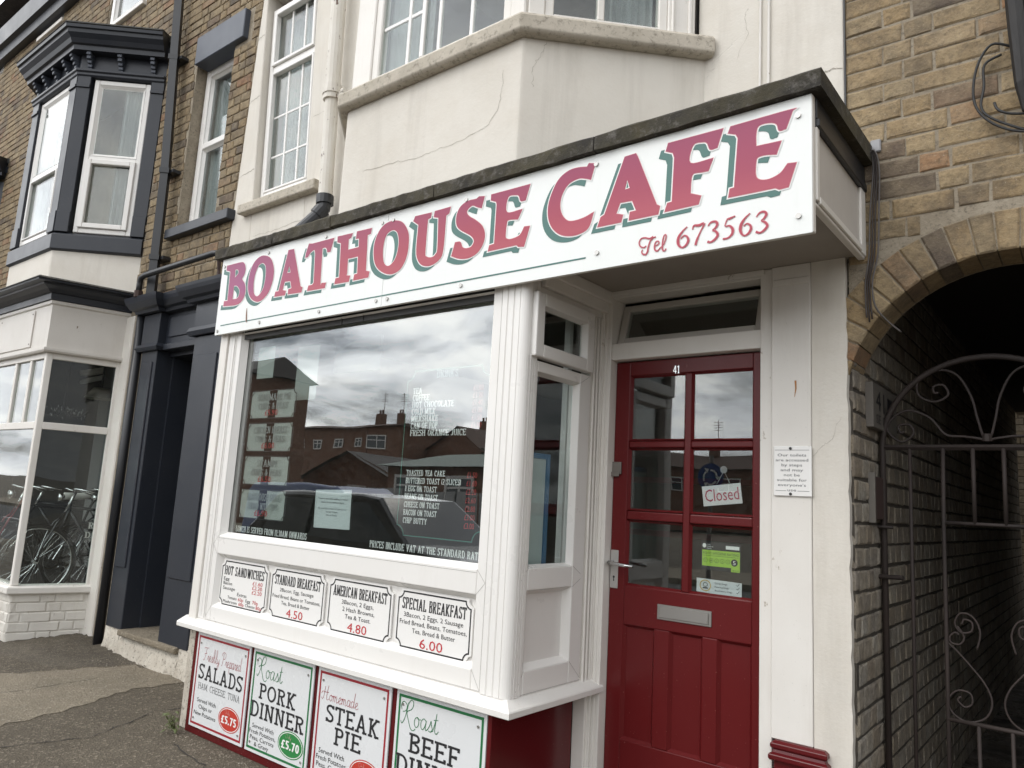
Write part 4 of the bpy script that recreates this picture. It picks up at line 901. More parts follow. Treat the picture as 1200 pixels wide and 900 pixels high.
m0.box(-4.44, -1.655, -.0, .0006, 2.459, 2.466)
m0.build('letter_shadow', SIGNGREEN, sign, fix=False); m1.build('letter_outline', SIGN_WHITE, sign, fix=False); m2.build('letter_edge', PINK, sign, fix=False)
m3.build('lettering', CRIMSON, sign, fix=False, label='crimson slab serif words BOATHOUSE CAFE')
for nm_, TQ in (('telephone_word', TEL[:4]), ('telephone_number', TEL[4:])):
  m = FR(-.0026); polys = []; wide = []
  for q in TQ: sm = [(a, b, c * .5) for a, b, c in smooth_pts(q, 5)]; polys += stroke_polys(sm, .01, .01); wide += stroke_polys([(a, b, c + .002) for a, b, c in sm], .01, .01)
  for pl, mb, nm, mt in ((wide, FR(-.0014), 'telephone_edge', PINK), (polys, m, nm_, plain('tel_crimson', (.40, .03, .06), .4))):
      V, F = union(pl); mb.v = [mb.P(a, 0, z) for a, z in V]; mb.f = F; mb.mi = [0] * len(F); mb.build(nm, mt, sign, fix=False)
m = FR(0)
for x, z in ((-4.47, 2.86), (-4.47, 2.43), (-3.98, 2.875), (-4.0, 2.438), (-3.42, 2.875), (-3.42, 2.438), (-2.945, 2.865), (-2.86, 2.865), (-2.945, 2.44), (-2.86, 2.44), (-2.35, 2.865), (-2.35, 2.44), (-1.62, 2.865), (-1.60, 2.475), (-.79, 2.84), (-.79, 2.47)):
    s_ = FR(0); s_.panel([(x + .010 * cos(2 * pi * k / 10), z + .010 * sin(2 * pi * k / 10)) for k in range(10)], -.006, 0); s_.build('screw', ALU, sign, smooth=False)
m = FR(0); m.v = []; pts = [(-4.153, 2.545), (-4.149, 2.50), (-4.143, 2.46), (-4.139, 2.452)]
for k, q in enumerate(stroke_polys([(a, b, w) for (a, b), w in zip(pts, (.002, .005, .004, .002))], .01, .01)): m.face([(a, -.0032, b) for a, b in q])
m.build('rust_stain', plain('rust', (.20, .07, .02), .9), sign, fix=False)

# ------------------------------------------------ shop window
SW = FR(.05)
f = FR(.05)
f.box(-4.40, -4.262, .0, .09, .645, 2.42); f.box(-2.185, -2.13, .0, .09, .645, 2.52)         # side members
f.box(-4.262, -2.185, .0, .09, 1.04, 1.15); f.box(-4.262, -2.185, .0, .09, .645, .735)        # rails
win = f.build('shop_window', WHITE_UPVC, cafe, bevel=.006, seg=2)
g = FR(.05); g.bevelframe(-4.264, -2.183, 1.148, 2.405, .022, .004, .045); g.bevelframe(-4.262, -2.185, .735, 1.04, .025, .004, .04)
g.box(-4.315, -4.31, -.004, .0, .66, 2.40); g.box(-4.33, -4.325, -.006, .0, .66, 2.40)
g.build('glazing_bead', WHITE_UPVC, win, fix=True)
g = FR(.05); g.box(-4.25, -2.20, .038, .05, .745, 1.03); g.build('lower_panel', WHITE_UPVC, win)
g = FR(.05); g.box(-4.255, -2.192, .048, .054, 1.155, 2.395); g.build('pane', GLASS, win)
g = FR(.05); g.box(-4.262, -2.185, .018, .03, 2.366, 2.50); g.box(-3.30, -3.295, .014, .018, 2.366, 2.5); g.box(-3.12, -3.115, .014, .018, 2.366, 2.5); g.build('head_shade_strip', plain('head_shade_black', (.03, .028, .026), .5), win)  # window head in shadow, its shade painted in as a black strip
g = FR(.05); g.box(-4.40, -2.13, .05, .14, 2.39, 2.53); g.build('window_head', WHITE_WOOD, win)
# fluted corner post
def fluted(name, poly_pts, z0, z1, parent, mat):
    q = MB(); q.poly(poly_pts, z0, z1); return q.build(name, mat, parent)
pts = []
x0, xr, y0, y1 = -2.13, -1.985, .05, .12
def flute(ax, ay, bx, by, n, out):
    for k in range(n):
        for j, dd in ((.0, 0), (.12, out), (.88, out), (1, 0)):
            t_ = (k + j) / n; yield (ax + (bx - ax) * t_, ay + (by - ay) * t_, dd)
pp = [(x0, y0 + .10)]
for x, y, o in flute(x0, y0, xr - .035, y0, 3, .006): pp.append((x, y - o))
pp += arc(xr - .035, y0 + .03, .04, .036, -90, 0, 6)
for x, y, o in flute(xr, y0 + .035, xr, .135, 3, .006): pp.append((x + o, y))
pp.append((xr - .06, .135))
fluted('corner_post', pp, .645, 2.53, cafe, WHITE_UPVC)
# white casing on the left beside the navy doorway
m = FR(.05); m.box(-4.485, -4.405, -.01, .12, .60, 2.42); m.box(-4.405, -4.40, .004, .1, .645, 2.42); m.box(-4.497, -4.487, .1, .66, .05, 2.53); m.build('casing', WHITE_WOOD, cafe, bevel=.004)
m = FR(.05); m.box(-4.487, -4.405, .012, .1, .0, .575); m.build('lower_casing', KERB, cafe, bevel=.006)

# side window (return), plane X = -1.985 facing the door
SP = MB((-1.985, 0), (0, 1))
f = newp(SP); f.box(.135, .145, -.0, .06, .645, 2.53)
f.box(.075, .135, .0, .06, .645, 2.42); f.box(.50, .60, .0, .06, .645, 2.53)
f.v.clear(); f.f.clear(); f.mi.clear()
f.box(.095, .148, -.004, .06, .645, 2.08); f.box(.49, .585, -.004, .06, .645, 2.08)
f.box(.148, .49, -.004, .06, 2.03, 2.08); f.box(.148, .49, -.004, .06, 1.075, 1.17); f.box(.148, .49, -.004, .06, .645, .745)
sw = f.build('side_window', WHITE_UPVC, cafe, bevel=.005, seg=2)
g = newp(SP); g.bevelframe(.148, .49, 1.17, 2.03, .012, -.002, .03); g.bevelframe(.148, .49, .745, 1.075, .022, -.002, .035); g.build('glazing_bead', WHITE_UPVC, sw)
g = newp(SP); g.box(.16, .48, .034, .045, .755, 1.065); g.build('lower_panel', WHITE_UPVC, sw)
g = newp(SP); g.box(.155, .483, .03, .036, 1.175, 2.025); g.build('pane', GLASS_DOOR, sw)
g = newp(SP); g.frame(.088, .565, 2.092, 2.388, .06, -.03, .02); g.bevelframe(.148, .505, 2.152, 2.328, .01, -.028, .005)
hp = g.build('top_light', WHITE_UPVC, sw, bevel=.006, seg=2)
g = newp(SP); g.box(.155, .498, .0, .006, 2.155, 2.325); g.build('top_pane', GLASS_DOOR, sw)
m = newp(SP); m.box(.135, .69, -.0, .05, 2.39, 2.53); m.box(.14, .69, -.03, 0, 2.42, 2.50); m.box(.14, .69, -.05, -.03, 2.47, 2.53); m.build('side_head', WHITE_WOOD, cafe, bevel=.004)
m = newp(SP); m.box(.587, .69, .0, .06, .62, 2.39)
for k in range(3): m.box(.60 + k * .028, .615 + k * .028, -.012, .0, .62, 2.39)
m.build('side_post', WHITE_WOOD, cafe, bevel=.004)

# sill around both sides and the maroon stallriser
m = MB(); prof = [(-.13, .587), (0, .587), (.004, .590), (.004, .612), (0, .617), (-.055, .646), (-.13, .650)]
m.run(prof, [(-4.535, .0), (-1.93, .0), (-1.93, .715)]); m.build('window_sill', SILL_WHITE, cafe)
m = MB(); m.poly([(-4.40, .05), (-2.055, .05), (-2.055, .652), (-4.40, .652)], 0, .587); base = m.build('stallriser', BASE_RED, cafe, bevel=.003)
m = MB(); m.poly([(-2.058, .655), (-1.988, .655), (-1.988, .76), (-2.058, .76)], 0, .585); m.build('lower_side_post', WHITE_WOOD, cafe, bevel=.004)
m = MB(); m.poly([(-2.07, .042), (-2.048, .042), (-2.048, .09), (-2.07, .09)], 0, .587); m.build('stallriser_trim', BASE_RED, cafe, bevel=.002)

# fine dirty joints where the plastic frames are mitred
JOINT = plain('joint_dirt', (.16, .14, .12), .9)
def joints(pl, segs, d, w=.0006, parent=cafe):
    q = newp(pl)
    for a, b in segs:
        for s_ in stroke_polys([(*a, w), (*b, w)], w, w): q.face([(x, d, z) for x, z in s_])
    q.build('frame_joints', JOINT, parent, fix=False, kind='stuff')
joints(FR(.05), [((-4.262, .735), (-4.315, .66)), ((-2.185, .735), (-2.135, .655)), ((-2.185, 1.04), (-2.135, 1.095)), ((-4.262, 1.04), (-4.31, 1.095)), ((-2.135, 1.095), (-2.185, 1.15)), ((-4.312, 1.095), (-4.262, 1.15)), ((-4.31, .652), (-2.135, .652)), ((-2.132, .65), (-2.132, 2.40)), ((-4.33, .66), (-4.33, 2.40)), ((-4.36, .66), (-4.36, 2.40)), ((-4.262, 1.135), (-2.185, 1.135))], -.0012)
joints(SP, [((.095, .66), (.148, .745)), ((.49, .745), (.585, .66)), ((.49, 1.17), (.56, 1.13)), ((.49, 1.075), (.56, 1.11)), ((.148, 1.17), (.10, 1.12)), ((.49, 2.03), (.57, 2.075)), ((.10, .652), (.585, .652)), ((.586, .66), (.586, 2.385)), ((.10, 2.084), (.57, 2.084))], -.0056)
m = MB(); m.v = []
for k_r, (pts_r, w_r) in enumerate((([(-1.02, 2.02), (-1.018, 1.985), (-1.024, 1.95)], .004),)):
    for s_ in stroke_polys([(a, z, w_r * f) for (a, z), f in zip(pts_r, (1, .8, .2))], w_r, w_r): m.face([(x, .6765, z) for x, z in s_], False) if False else m.face([(x, .6765, z) for x, z in s_])
m.build('rust_run', plain('rust_orange', (.42, .20, .07), .9), cafe, fix=False)

# ------------------------------------------------ interior of the cafe
INT = plain('cafe_inner_wall', (.055, .058, .045), .8); INRED = plain('cafe_dado', (.13, .014, .016), .5)
q = MB(); RP = [(-4.40, .165), (-2.06, .165), (-2.06, .83), (-1.04, .83), (-1.04, 4.6), (-4.40, 4.6)]
for (xa, ya), (xb, yb) in zip(RP, RP[1:] + RP[:1]):
    if (xa, ya) in (RP[0], RP[1], RP[2]): continue
    q.face([(xa, ya, .15), (xb, yb, .15), (xb, yb, 2.5), (xa, ya, 2.5)])
q.face([(x, y, .15) for x, y in RP]); q.face([(x, y, 2.5) for x, y in RP]); q.build('cafe_room', INT, cafe, fix=False)
m = FR(4.55); m.box(-4.38, -1.05, 0, .04, 1.18, 1.24); m.box(-4.38, -1.05, 0, .04, 1.72, 1.78); m.build('dado_rail', INRED, cafe)
m = FR(0); m.box(-4.37, -2.13, .2, .75, .15, .62); m.build('window_shelf', plain('shelf_dark', (.05, .045, .04), .5), cafe)

# ------------------------------------------------ door and its frame
m = FR(.7)
m.box(-1.99, -1.935, -.01, .12, .0, 2.53); m.box(-1.176, -1.122, -.01, .12, .0, 2.53)
m.box(-1.935, -1.176, -.002, .10, 2.178, 2.262); m.box(-1.935, -1.176, -.002, .10, 2.495, 2.53)
m.box(-2.005, -1.972, -.028, -.01, .0, 2.50); m.box(-1.972, -1.955, -.018, -.01, .0, 2.50)
m.box(-1.955, -1.157, -.02, -.01, 2.505, 2.53)
m.build('door_frame', WHITE_WOOD, cafe, bevel=.005, seg=2)
m = FR(.7); m.box(-1.935, -1.176, .0, .35, .0, .14); m.build('door_step', CONCRETE, cafe, bevel=.01)
# tilted fanlight: hinged at the bottom, leaning inwards
ft = MB((0, 0), (1, 0))
def tilt(mb, a0, a1, y, z0, zz0, zz1, d0, d1, ang):
    c, s_ = cos(ang), sin(ang)
    P = lambda a, d, z: (a, y + d * c + (z - z0) * s_, z0 + (z - z0) * c - d * s_)
    mb.hexa([P(a0, d0, zz0), P(a1, d0, zz0), P(a1, d1, zz0), P(a0, d1, zz0), P(a0, d0, zz1), P(a1, d0, zz1), P(a1, d1, zz1), P(a0, d1, zz1)], False)
A_ = rad(17)
for a0, a1, z0, z1 in ((-1.93, -1.89, 2.265, 2.49), (-1.22, -1.18, 2.265, 2.49), (-1.89, -1.22, 2.265, 2.30), (-1.89, -1.22, 2.455, 2.49)): tilt(ft, a0, a1, .735, 2.265, z0, z1, 0, .035, A_)
fl = ft.build('fanlight', paint('grey_white_wood', (.55, .53, .49), .5, .4, (.35, .32, .28), .6, .3), cafe, bevel=.003)
g = MB(); tilt(g, -1.89, -1.22, .735, 2.265, 2.30, 2.455, .012, .018, A_); g.build('pane', GLASS_DOOR, fl)

DZ = .748
d = FR(DZ); x0, x1 = -1.933, -1.178
d.box(x0, -1.852, 0, .045, .15, 2.172); d.box(-1.229, x1, 0, .045, .15, 2.172)         # stiles
d.box(-1.852, -1.229, 0, .045, 2.10, 2.172); d.box(-1.852, -1.229, 0, .045, .905, 1.085); d.box(-1.852, -1.229, 0, .045, .15, .39)
d.box(-1.688, -1.612, 0, .045, .39, .905); d.box(-1.452, -1.382, 0, .045, .39, .905)
door = d.build('door', DOOR_RED, cafe, bevel=.004, seg=2)
for a, b in ((-1.852, -1.688), (-1.612, -1.452), (-1.382, -1.229)):
    g = FR(DZ); g.box(a + .004, b - .004, .018, .03, .394, .901); g.build('door_panel', DOOR_RED, door)
    g = FR(DZ); g.bevelframe(a, b, .39, .905, .012, .003, .017); g.build('panel_moulding', DOOR_RED, door)
cols = [(-1.852, -1.558), (-1.524, -1.229)]; rows = [(1.085, 1.392), (1.440, 1.740), (1.778, 2.10)]
for a, b in ((-1.558, -1.524),):
    g = FR(DZ); g.box(a, b, .003, .042, 1.085, 2.10); g.build('glazing_bar', DOOR_RED, door, bevel=.006, seg=2)
for z0, z1 in ((1.392, 1.440), (1.740, 1.778)):
    for a, b in cols: g = FR(DZ); g.box(a, b, .004, .041, z0 + .003, z1 - .003); g.build('glazing_bar', DOOR_RED, door, bevel=.006, seg=2)
for a, b in cols:
    for z0, z1 in rows:
        g = FR(DZ); g.bevelframe(a, b, z0, z1, .009, .006, .02); g.build('glazing_bead', DOOR_RED, door)
        g = FR(DZ); g.box(a + .002, b - .002, .020, .024, z0 + .002, z1 - .002); g.build('pane', GLASS_DOOR, door)
g = FR(DZ); g.box(-1.672, -1.408, -.006, 0, .952, 1.020); g.box(-1.660, -1.420, -.012, -.006, .962, 1.011); g.build('letterbox', ALU, door, bevel=.002)
g = FR(DZ); g.box(-1.929, -1.886, -.006, 0, 1.065, 1.245)
g.build('handle_plate', WHITE_UPVC if False else plain('pale_metal', (.55, .54, .52), .3, .6), door, bevel=.01, seg=3)
g = MB(); g.tube([(-1.915, DZ - .006, 1.185), (-1.915, DZ - .045, 1.185)], .010, 10); g.tube([(-1.915, DZ - .045, 1.186), (-1.88, DZ - .052, 1.184), (-1.83, DZ - .050, 1.18), (-1.785, DZ - .046, 1.178)], [.010, .009, .008, .007], 10); g.build('handle', CHROME, door, smooth=True)
g = FR(DZ); disc(g, -1.907, 1.118, .006, .006, -.0065, 10); g.face([(-1.910, -.0065, 1.098), (-1.904, -.0065, 1.098), (-1.905, -.0065, 1.115), (-1.909, -.0065, 1.115)]); g.build('keyhole', BLACKP, door, fix=False)
g = FR(DZ); g.box(-1.935, -1.885, -.012, 0, 1.612, 1.672); g.box(-1.94, -1.892, -.018, -.012, 1.600, 1.622); disc(g, -1.908, 1.645, .014, .014, -.0125, 14); g.build('lock_case', STEEL, door, bevel=.002)
g = FR(DZ); place_text(slab_text('41', .15, .1, .06, .10), -1.618, 2.098, None, .038, -.003, mb=g); V = list(g.v); F = list(g.f); 
o = g.build('house_number', CHROME, door, fix=False); so = o.modifiers.new('solid', 'SOLIDIFY'); so.thickness = .004; so.offset = 0

# right-hand pilaster, render strip and maroon base mould
m = FR(.7); m.box(-1.122, -.957, -.022, .02, .572, 2.53); m.box(-1.116, -.962, -.028, -.022, 2.44, 2.47); m.build('pilaster', WHITE_WOOD, cafe, bevel=.003)
m = FR(.7); n = 60; L_ = []
for k in range(n + 1): z = 2.53 * k / n; L_.append((-.815 + random.uniform(-.004, .004), z))
m.panel([(-.955, 0)] + [(x - .0, z) for x, z in L_] + [(-.955, 2.53)], -.016, .28); m.build('render_strip', PLASTER, cafe)
m = FR(.7); m.box(-1.107, -.957, -.034, .0, 0, .50); m.build('pilaster_plinth', BASE_RED, cafe, bevel=.003)
m = MB(); prof = [(.0, .498), (.052, .498), (.056, .505), (.056, .520), (.044, .528), (.040, .540), (.050, .546), (.050, .562), (.036, .572), (0, .572)]
m.run(prof, [(-1.066, .74), (-1.066, .70), (-.948, .70), (-.948, .74)]); m.build('base_moulding', BASE_RED, cafe, bevel=.002)
m = FR(.7); m.box(-.953, -.818, -.024, .0, 0, .512); m.build('strip_plinth', BASE_RED, cafe, bevel=.003)

# ================================================================ boards, notices, things on the shopfront
def lines(parent, Yp, items, name='lettering'):
    "items: (kind, text, x, z, height, align, colour material, max width or None, fixed width or None)"
    by = {}
    for kind, txt, x, z, h, al, mat, mw, fw in items:
        mb = by.setdefault(mat.name, (FR(Yp), mat))[0]
        if kind == 'slab': tx = slab_text(txt, .135, .125, .085, .10)
        elif kind == 'slabbold': tx = slab_text(txt, .21, .085, .035, .10)
        elif kind == 'slabthin': tx = slab_text(txt, .075, .07, .07, .12)
        elif kind == 'script': tx = script_text(txt, .032)
        elif kind == 'fat': tx = slab_text(txt, .22, .17, .03, .08)
        else: tx = sans_text(txt)
        V, F, w = tx
        if fw: wd = fw
        elif mw and w * h * .8 > mw: wd = mw
        else: wd = w * h * (.78 if kind == 'sans' else .8)
        place_text(tx, x, z, wd, h, 0, mb=mb, align=al)
    for mb, mat in by.values():
        o = mb.build(name, mat, parent, fix=False)
def menu_board(x0, x1, label, title, body, price):
    t = thing('menu_board', label, 'menu board', ((x0 + x1) / 2, .08, .73), 'menu boards under the shop window')
    z0, z1 = .742, 1.014; Y0 = .076
    # the board has scooped corners like its printed border
    m = FR(Y0); w = x1 - x0
    q = []
    for cx_, cz_, a0 in ((x0, z0, 90), (x1, z0, 180), (x1, z1, 270), (x0, z1, 360)): q += arc(cx_, cz_, .028, .034, a0, a0 - 90, 4)
    m.panel(q, 0, .008); m.build('board', BOARD_WHITE, t)
    m = FR(Y0 - .0008); box_outline(m, x0 + .010, x1 - .010, z0 + .008, z1 - .008, .032, .007, 0); m.build('border', BLACKP, t, fix=False)
    cxm = (x0 + x1) / 2
    it = [('slabbold', title, cxm, .925, .052, 'c', BLACKP, None, w * .84 if len(title) > 12 else w * .8)]
    for (kind, txt, dx, z, h, al, mat, fw) in body: it.append((kind, txt, x0 + dx * w, z, h, al, mat, None, fw * w if fw else None))
    if price: it.append(('sans', price, cxm, .762, .045, 'c', REDP, None, .30 * w))
    lines(t, Y0 - .0012, it)
    return t
menu_board(-4.235, -3.750, 'menu board headed HOT SANDWICHES, leftmost of the four under the window', 'HOT SANDWICHES',
    [('sans', 'Egg', .08, .893, .020, 'l', BLACKP, .12), ('sans', 'Bacon', .08, .868, .020, 'l', BLACKP, .19), ('sans', 'Sausage', .08, .840, .020, 'l', BLACKP, .26),
     ('sans', '£1.60', .90, .893, .022, 'r', REDP, .2), ('sans', '£2.20', .90, .868, .022, 'r', REDP, .2), ('sans', '£2.20', .90, .842, .022, 'r', REDP, .2),
     ('sans', 'Extras', .5, .815, .020, 'c', BLACKP, .2), ('sans', 'Tomato', .2, .790, .018, 'l', BLACKP, .2), ('sans', '60p', .43, .788, .020, 'l', REDP, .11), ('sans', 'Egg', .59, .790, .018, 'l', BLACKP, .1), ('sans', '70p', .73, .788, .020, 'l', REDP, .12),
     ('sans', 'Mushroom', .11, .765, .018, 'l', BLACKP, .3), ('sans', '60p', .45, .763, .020, 'l', REDP, .11), ('sans', 'Cheese', .59, .765, .018, 'l', BLACKP, .2), ('sans', '80p', .81, .763, .020, 'l', REDP, .11)], None)
menu_board(-3.722, -3.240, 'menu board headed STANDARD BREAKFAST priced 4.50', 'STANDARD BREAKFAST',
    [('sans', '2Bacon, Egg, Sausage', .5, .890, .020, 'c', BLACKP, .62), ('sans', 'Fried Bread, Beans or Tomatoes,', .5, .854, .020, 'c', BLACKP, .88), ('sans', 'Tea, Bread & Butter', .5, .822, .020, 'c', BLACKP, .52)], '4.50')
menu_board(-3.210, -2.727, 'menu board headed AMERICAN BREAKFAST priced 4.80', 'AMERICAN BREAKFAST',
    [('sans', '3Bacon, 2 Eggs,', .48, .890, .022, 'c', BLACKP, .5), ('sans', '2 Hash Browns,', .5, .856, .022, 'c', BLACKP, .5), ('sans', 'Tea & Toast.', .5, .822, .022, 'c', BLACKP, .4)], '4.80')
menu_board(-2.697, -2.214, 'menu board headed SPECIAL BREAKFAST priced 6.00, next to the fluted corner post', 'SPECIAL BREAKFAST',
    [('sans', '3Bacon, 2 Eggs, 2 Sausage', .5, .890, .022, 'c', BLACKP, .78), ('sans', 'Fried Bread, Beans, Tomatoes,', .5, .856, .022, 'c', BLACKP, .88), ('sans', 'Tea, Bread & Butter', .52, .822, .022, 'c', BLACKP, .56)], '6.00')

PRED = plain('poster_red', (.33, .025, .035), .4); PGRN = plain('poster_green', (.02, .16, .055), .4); PORANGE = plain('roundel_red', (.50, .045, .03), .4); PGRN2 = plain('roundel_green', (.03, .22, .06), .4)
def poster(x0, x1, label, colr, script, sw_, title, sub, small, price, roundel):
    t = thing('food_poster', label, 'poster board', ((x0 + x1) / 2, .035, .045), 'poster boards on the stallriser')
    z0, z1 = .046, .574; Y0 = .040; w = x1 - x0
    m = FR(Y0); m.box(x0, x1, 0, .008, z0, z1); m.build('board', POSTER_WHITE, t, bevel=.001)
    m = FR(Y0 - .0007); box_outline(m, x0 + .016, x1 - .016, z0 + .016, z1 - .016, 0, .012, 0, notch=False); m.build('border', colr, t, fix=False)
    for dx, dz in ((.045, .06), (w - .045, .06), (.045, .47), (w - .045, .47)):
        q = FR(Y0); screw(q, x0 + dx, z0 + dz if dz > .1 else z0 + .035 if 0 else z0 + .05, 0, .006); q.build('screw', ALU, t)
    cm = (x0 + x1) / 2; it = []
    it.append(('script', script[0], x0 + script[1] * w, script[2], script[3], 'l', colr, None, sw_ * w))
    for txt, cxx, z, h, fw in title: it.append(('slab', txt, x0 + cxx * w, z, h, 'c', BLACKP, None, fw * w))
    for txt, cxx, z, h, fw in sub: it.append(('slabthin', txt, x0 + cxx * w, z, h, 'c', BLACKP, None, fw * w))
    for txt, cxx, z, h, fw in small: it.append(('sans', txt, x0 + cxx * w, z, h, 'c', BLACKP, None, fw * w))
    lines(t, Y0 - .0012, it)
    if roundel:
        rc, rz = x0 + .74 * w, .155; r = FR(Y0 - .0008)
        disc(r, rc, rz, .108, .066, 0, 32); r.build('roundel_rim', roundel, t, fix=False)
        r = FR(Y0 - .0012); ringface(r, rc, rz, .101, .061, .004, 0); r.build('roundel_ring', WHITEP, t, fix=False)
        lines(t, Y0 - .0016, [('fat', price, rc, rz - .025, .042, 'c', WHITEP, None, .150), ('script', 'Only', rc - .045, rz + .028, .020, 'l', plain('roundel_pale', (.65, .45, .4), .5), None, .05)], 'price')
poster(-4.345, -3.788, 'red bordered poster board for SALADS at £5.75', PRED, ('Freshly Prepared', .14, .425, .075), .72,
       [('SALADS', .5, .318, .085, .82)], [('HAM, CHEESE, TUNA', .5, .262, .035, .78)],
       [('Served With', .30, .190, .024, .36), ('Chips or', .29, .155, .024, .26), ('New Potatoes', .29, .118, .024, .42)], '£5.75', PORANGE)
poster(-3.760, -3.220, 'green bordered poster board for ROAST PORK DINNER at £5.70', PGRN, ('Roast', .08, .435, .105), .44,
       [('PORK', .46, .325, .080, .60), ('DINNER', .48, .225, .082, .88)], [],
       [('Served With', .28, .172, .023, .36), ('Fresh Potatoes,', .28, .142, .023, .44), ('Peas, Carrots', .28, .112, .023, .40), ('& Gravy', .28, .082, .023, .24)], '£5.70', PGRN2)
poster(-3.186, -2.648, 'red bordered poster board for Homemade STEAK PIE', PRED, ('Homemade', .07, .428, .070), .52,
       [('STEAK', .52, .330, .082, .72), ('PIE', .48, .238, .080, .36)], [],
       [('Served With', .28, .180, .024, .36), ('Fresh Potatoes', .28, .148, .024, .42), ('Peas, Carrots', .28, .116, .024, .40), ('& Gravy', .28, .084, .024, .24)], '£5.95', PORANGE)
poster(-2.612, -2.072, 'green bordered poster board for ROAST BEEF DINNER, nearest the corner post', PGRN, ('Roast', .06, .435, .105), .44,
       [('BEEF', .46, .325, .082, .56), ('DINNER', .48, .225, .082, .88)], [],
       [('Served With', .28, .172, .023, .36), ('Fresh Potatoes,', .28, .142, .023, .44), ('Peas, Carrots', .28, .112, .023, .40), ('& Gravy', .28, .082, .023, .24)], '£6.50', PGRN2)

# vinyl lettering on the inner side of the shop window
LETW = plain('window_letter_white', (.78, .80, .78), .6); LETR = plain('window_letter_red', (.52, .04, .04), .6); LINEG = plain('window_line_green', (.03, .16, .12), .6)
GY = .05 + .0565
def wl_(items, nm='window_lettering'): lines(win_shop, GY, items, nm)
win_shop = [o for o in bpy.data.objects if o.name == 'shop_window'][0]
dr = ['TEA', 'COFFEE', 'HOT CHOCOLATE', 'COLD MILK', 'MILKSHAKE', 'CAN OF POP', 'FRESH ORANGE JUICE']
it = [('slabbold', 'DRINKS', -2.50, 2.030, .036, 'c', plain('window_letter_dim', (.25, .3, .3), .6), None, .14)]
wd = [.062, .115, .285, .165, .185, .185, .372]
prc = ['£1.00', '£1.20', '£1.40', '£1.00', '£1.50', '£1.00', '£1.00']
for k, s_ in enumerate(dr):
    z = 1.957 - k * .0345 if False else 1.955 - k * .0352
    it.append(('slabbold', s_, -2.728 + (0), z, .031, 'l', LETW, None, wd[k])); 
    if k < 6: it.append(('sans', prc[k], -2.262, z, .027, 'r', LETR, None, .062))
ft_ = ['TOASTED TEA CAKE', 'BUTTERED TOAST (2 SLICES)', '1 EGG ON TOAST', 'BEANS ON TOAST', 'CHEESE ON TOAST', 'BACON ON TOAST', 'CHIP BUTTY']
wf = [.262, .368, .215, .225, .24, .225, .165]; pf_ = ['£1.50', '£1.60', '£2.20', '£2.60', '£2.80', '£3.00', '£3.00']
for k, s_ in enumerate(ft_):
    z = 1.548 - k * .0385
    it.append(('slabbold', s_, -2.733, z, .028, 'l', LETW, None, wf[k])); it.append(('sans', pf_[k], -2.268, z - .002, .027, 'r', LETR, None, .062))
it.append(('slabbold', 'PRICES INCLUDE VAT AT THE STANDARD RATE', -2.960, 1.182, .034, 'l', LETW, None, .745))
it.append(('slabbold', 'LUNCH IS SERVED FROM 11:30AM ONWARDS', -4.18, 1.178, .036, 'l', LETW, None, .70))
wl_(it)
m = FR(GY + .0004); box_outline(m, -2.775, -2.225, 1.255, 2.075, .05, .006, 0); m.build('window_border', LINEG, win_shop, fix=False)
# printed panels at the left end of the window
sets = [(1.862, 2.038, ['HOMEMADE PIE', 'CHIPS & PEAS'], '£5.90'), (1.662, 1.838, ['CHICKEN BREAST', 'CHIPS & PEAS'], '£6.00'), (1.462, 1.638, ['SCAMPI', 'CHIPS & PEAS'], '£6.50'), (1.262, 1.438, ['BOATHOUSE GRILL', 'SERVED WITH CHIPS'], '£6.90')]
PAPER = plain('window_paper', (.42, .46, .43), .8)
for z0, z1, tx, pr in sets:
    t = thing('window_menu_panel', 'menu panel stuck inside the shop window for %s' % tx[0], 'menu panel', (-3.93, GY, z0), 'menu panels at the left of the window')
    m = FR(GY + .004); m.box(-4.165, -3.98, 0, .0008, z0 + .005, z1 - .004); m.box(-3.90, -3.72, 0, .0008, z0 + .005, z1 - .004); m.build('paper', PAPER, t)
    m = FR(GY + .001); box_outline(m, -4.175, -3.70, z0, z1, .03, .006, 0); m.build('border', BLACKP, t, fix=False)
    D2 = plain('window_letter_mid', (.30, .33, .32), .6)
    lines(t, GY, [('slabbold', tx[0], -3.93, z1 - .066, .042, 'c', D2, None, .34 if len(tx[0]) > 8 else .2), ('slabbold', tx[1], -3.93, z1 - .118, .038, 'c', D2, None, .30), ('sans', pr, -3.94, z0 + .02, .036, 'c', LETR, None, .13)])
for x0, x1, z0, z1, y, lab in ((-4.165, -3.99, 2.118, 2.318, .125, 'blank pale sheet taped high in the left of the shop window'), (-3.86, -3.65, 1.98, 2.31, .2, 'pale poster back hung high inside the shop window')):
    m = FR(y); m.box(x0, x1, 0, .001, z0, z1); tag(m.build('paper_sheet', PAPER), lab, 'paper')
t = thing('paper_notice', 'pale paper notice taped inside the lower middle of the shop window', 'notice', (-3.3, .12, 1.25))
m = FR(.12); m.panel([(-3.446, 1.249), (-3.144, 1.255), (-3.151, 1.464), (-3.455, 1.454)], 0, .001); m.build('paper', plain('notice_paper', (.62, .68, .68), .8), t)
lines(t, .1192, [('sans', 'There is very little parking on either', -3.3, 1.405, .010, 'c', BLACKP, None, .25), ('sans', 'please do not obstruct doors', -3.3, 1.386, .010, 'c', BLACKP, None, .19),
                 ('sans', 'We would like to thank our customers for', -3.3, 1.352, .010, 'c', BLACKP, None, .24), ('sans', 'the last 10 years', -3.3, 1.335, .010, 'c', BLACKP, None, .1), ('sans', 'dave & family', -3.3, 1.318, .010, 'c', BLACKP, None, .09)])
t = thing('open_sign', 'unlit oval OPEN sign hanging high inside the shop window', 'sign', (-3.55, .40, 2.17))
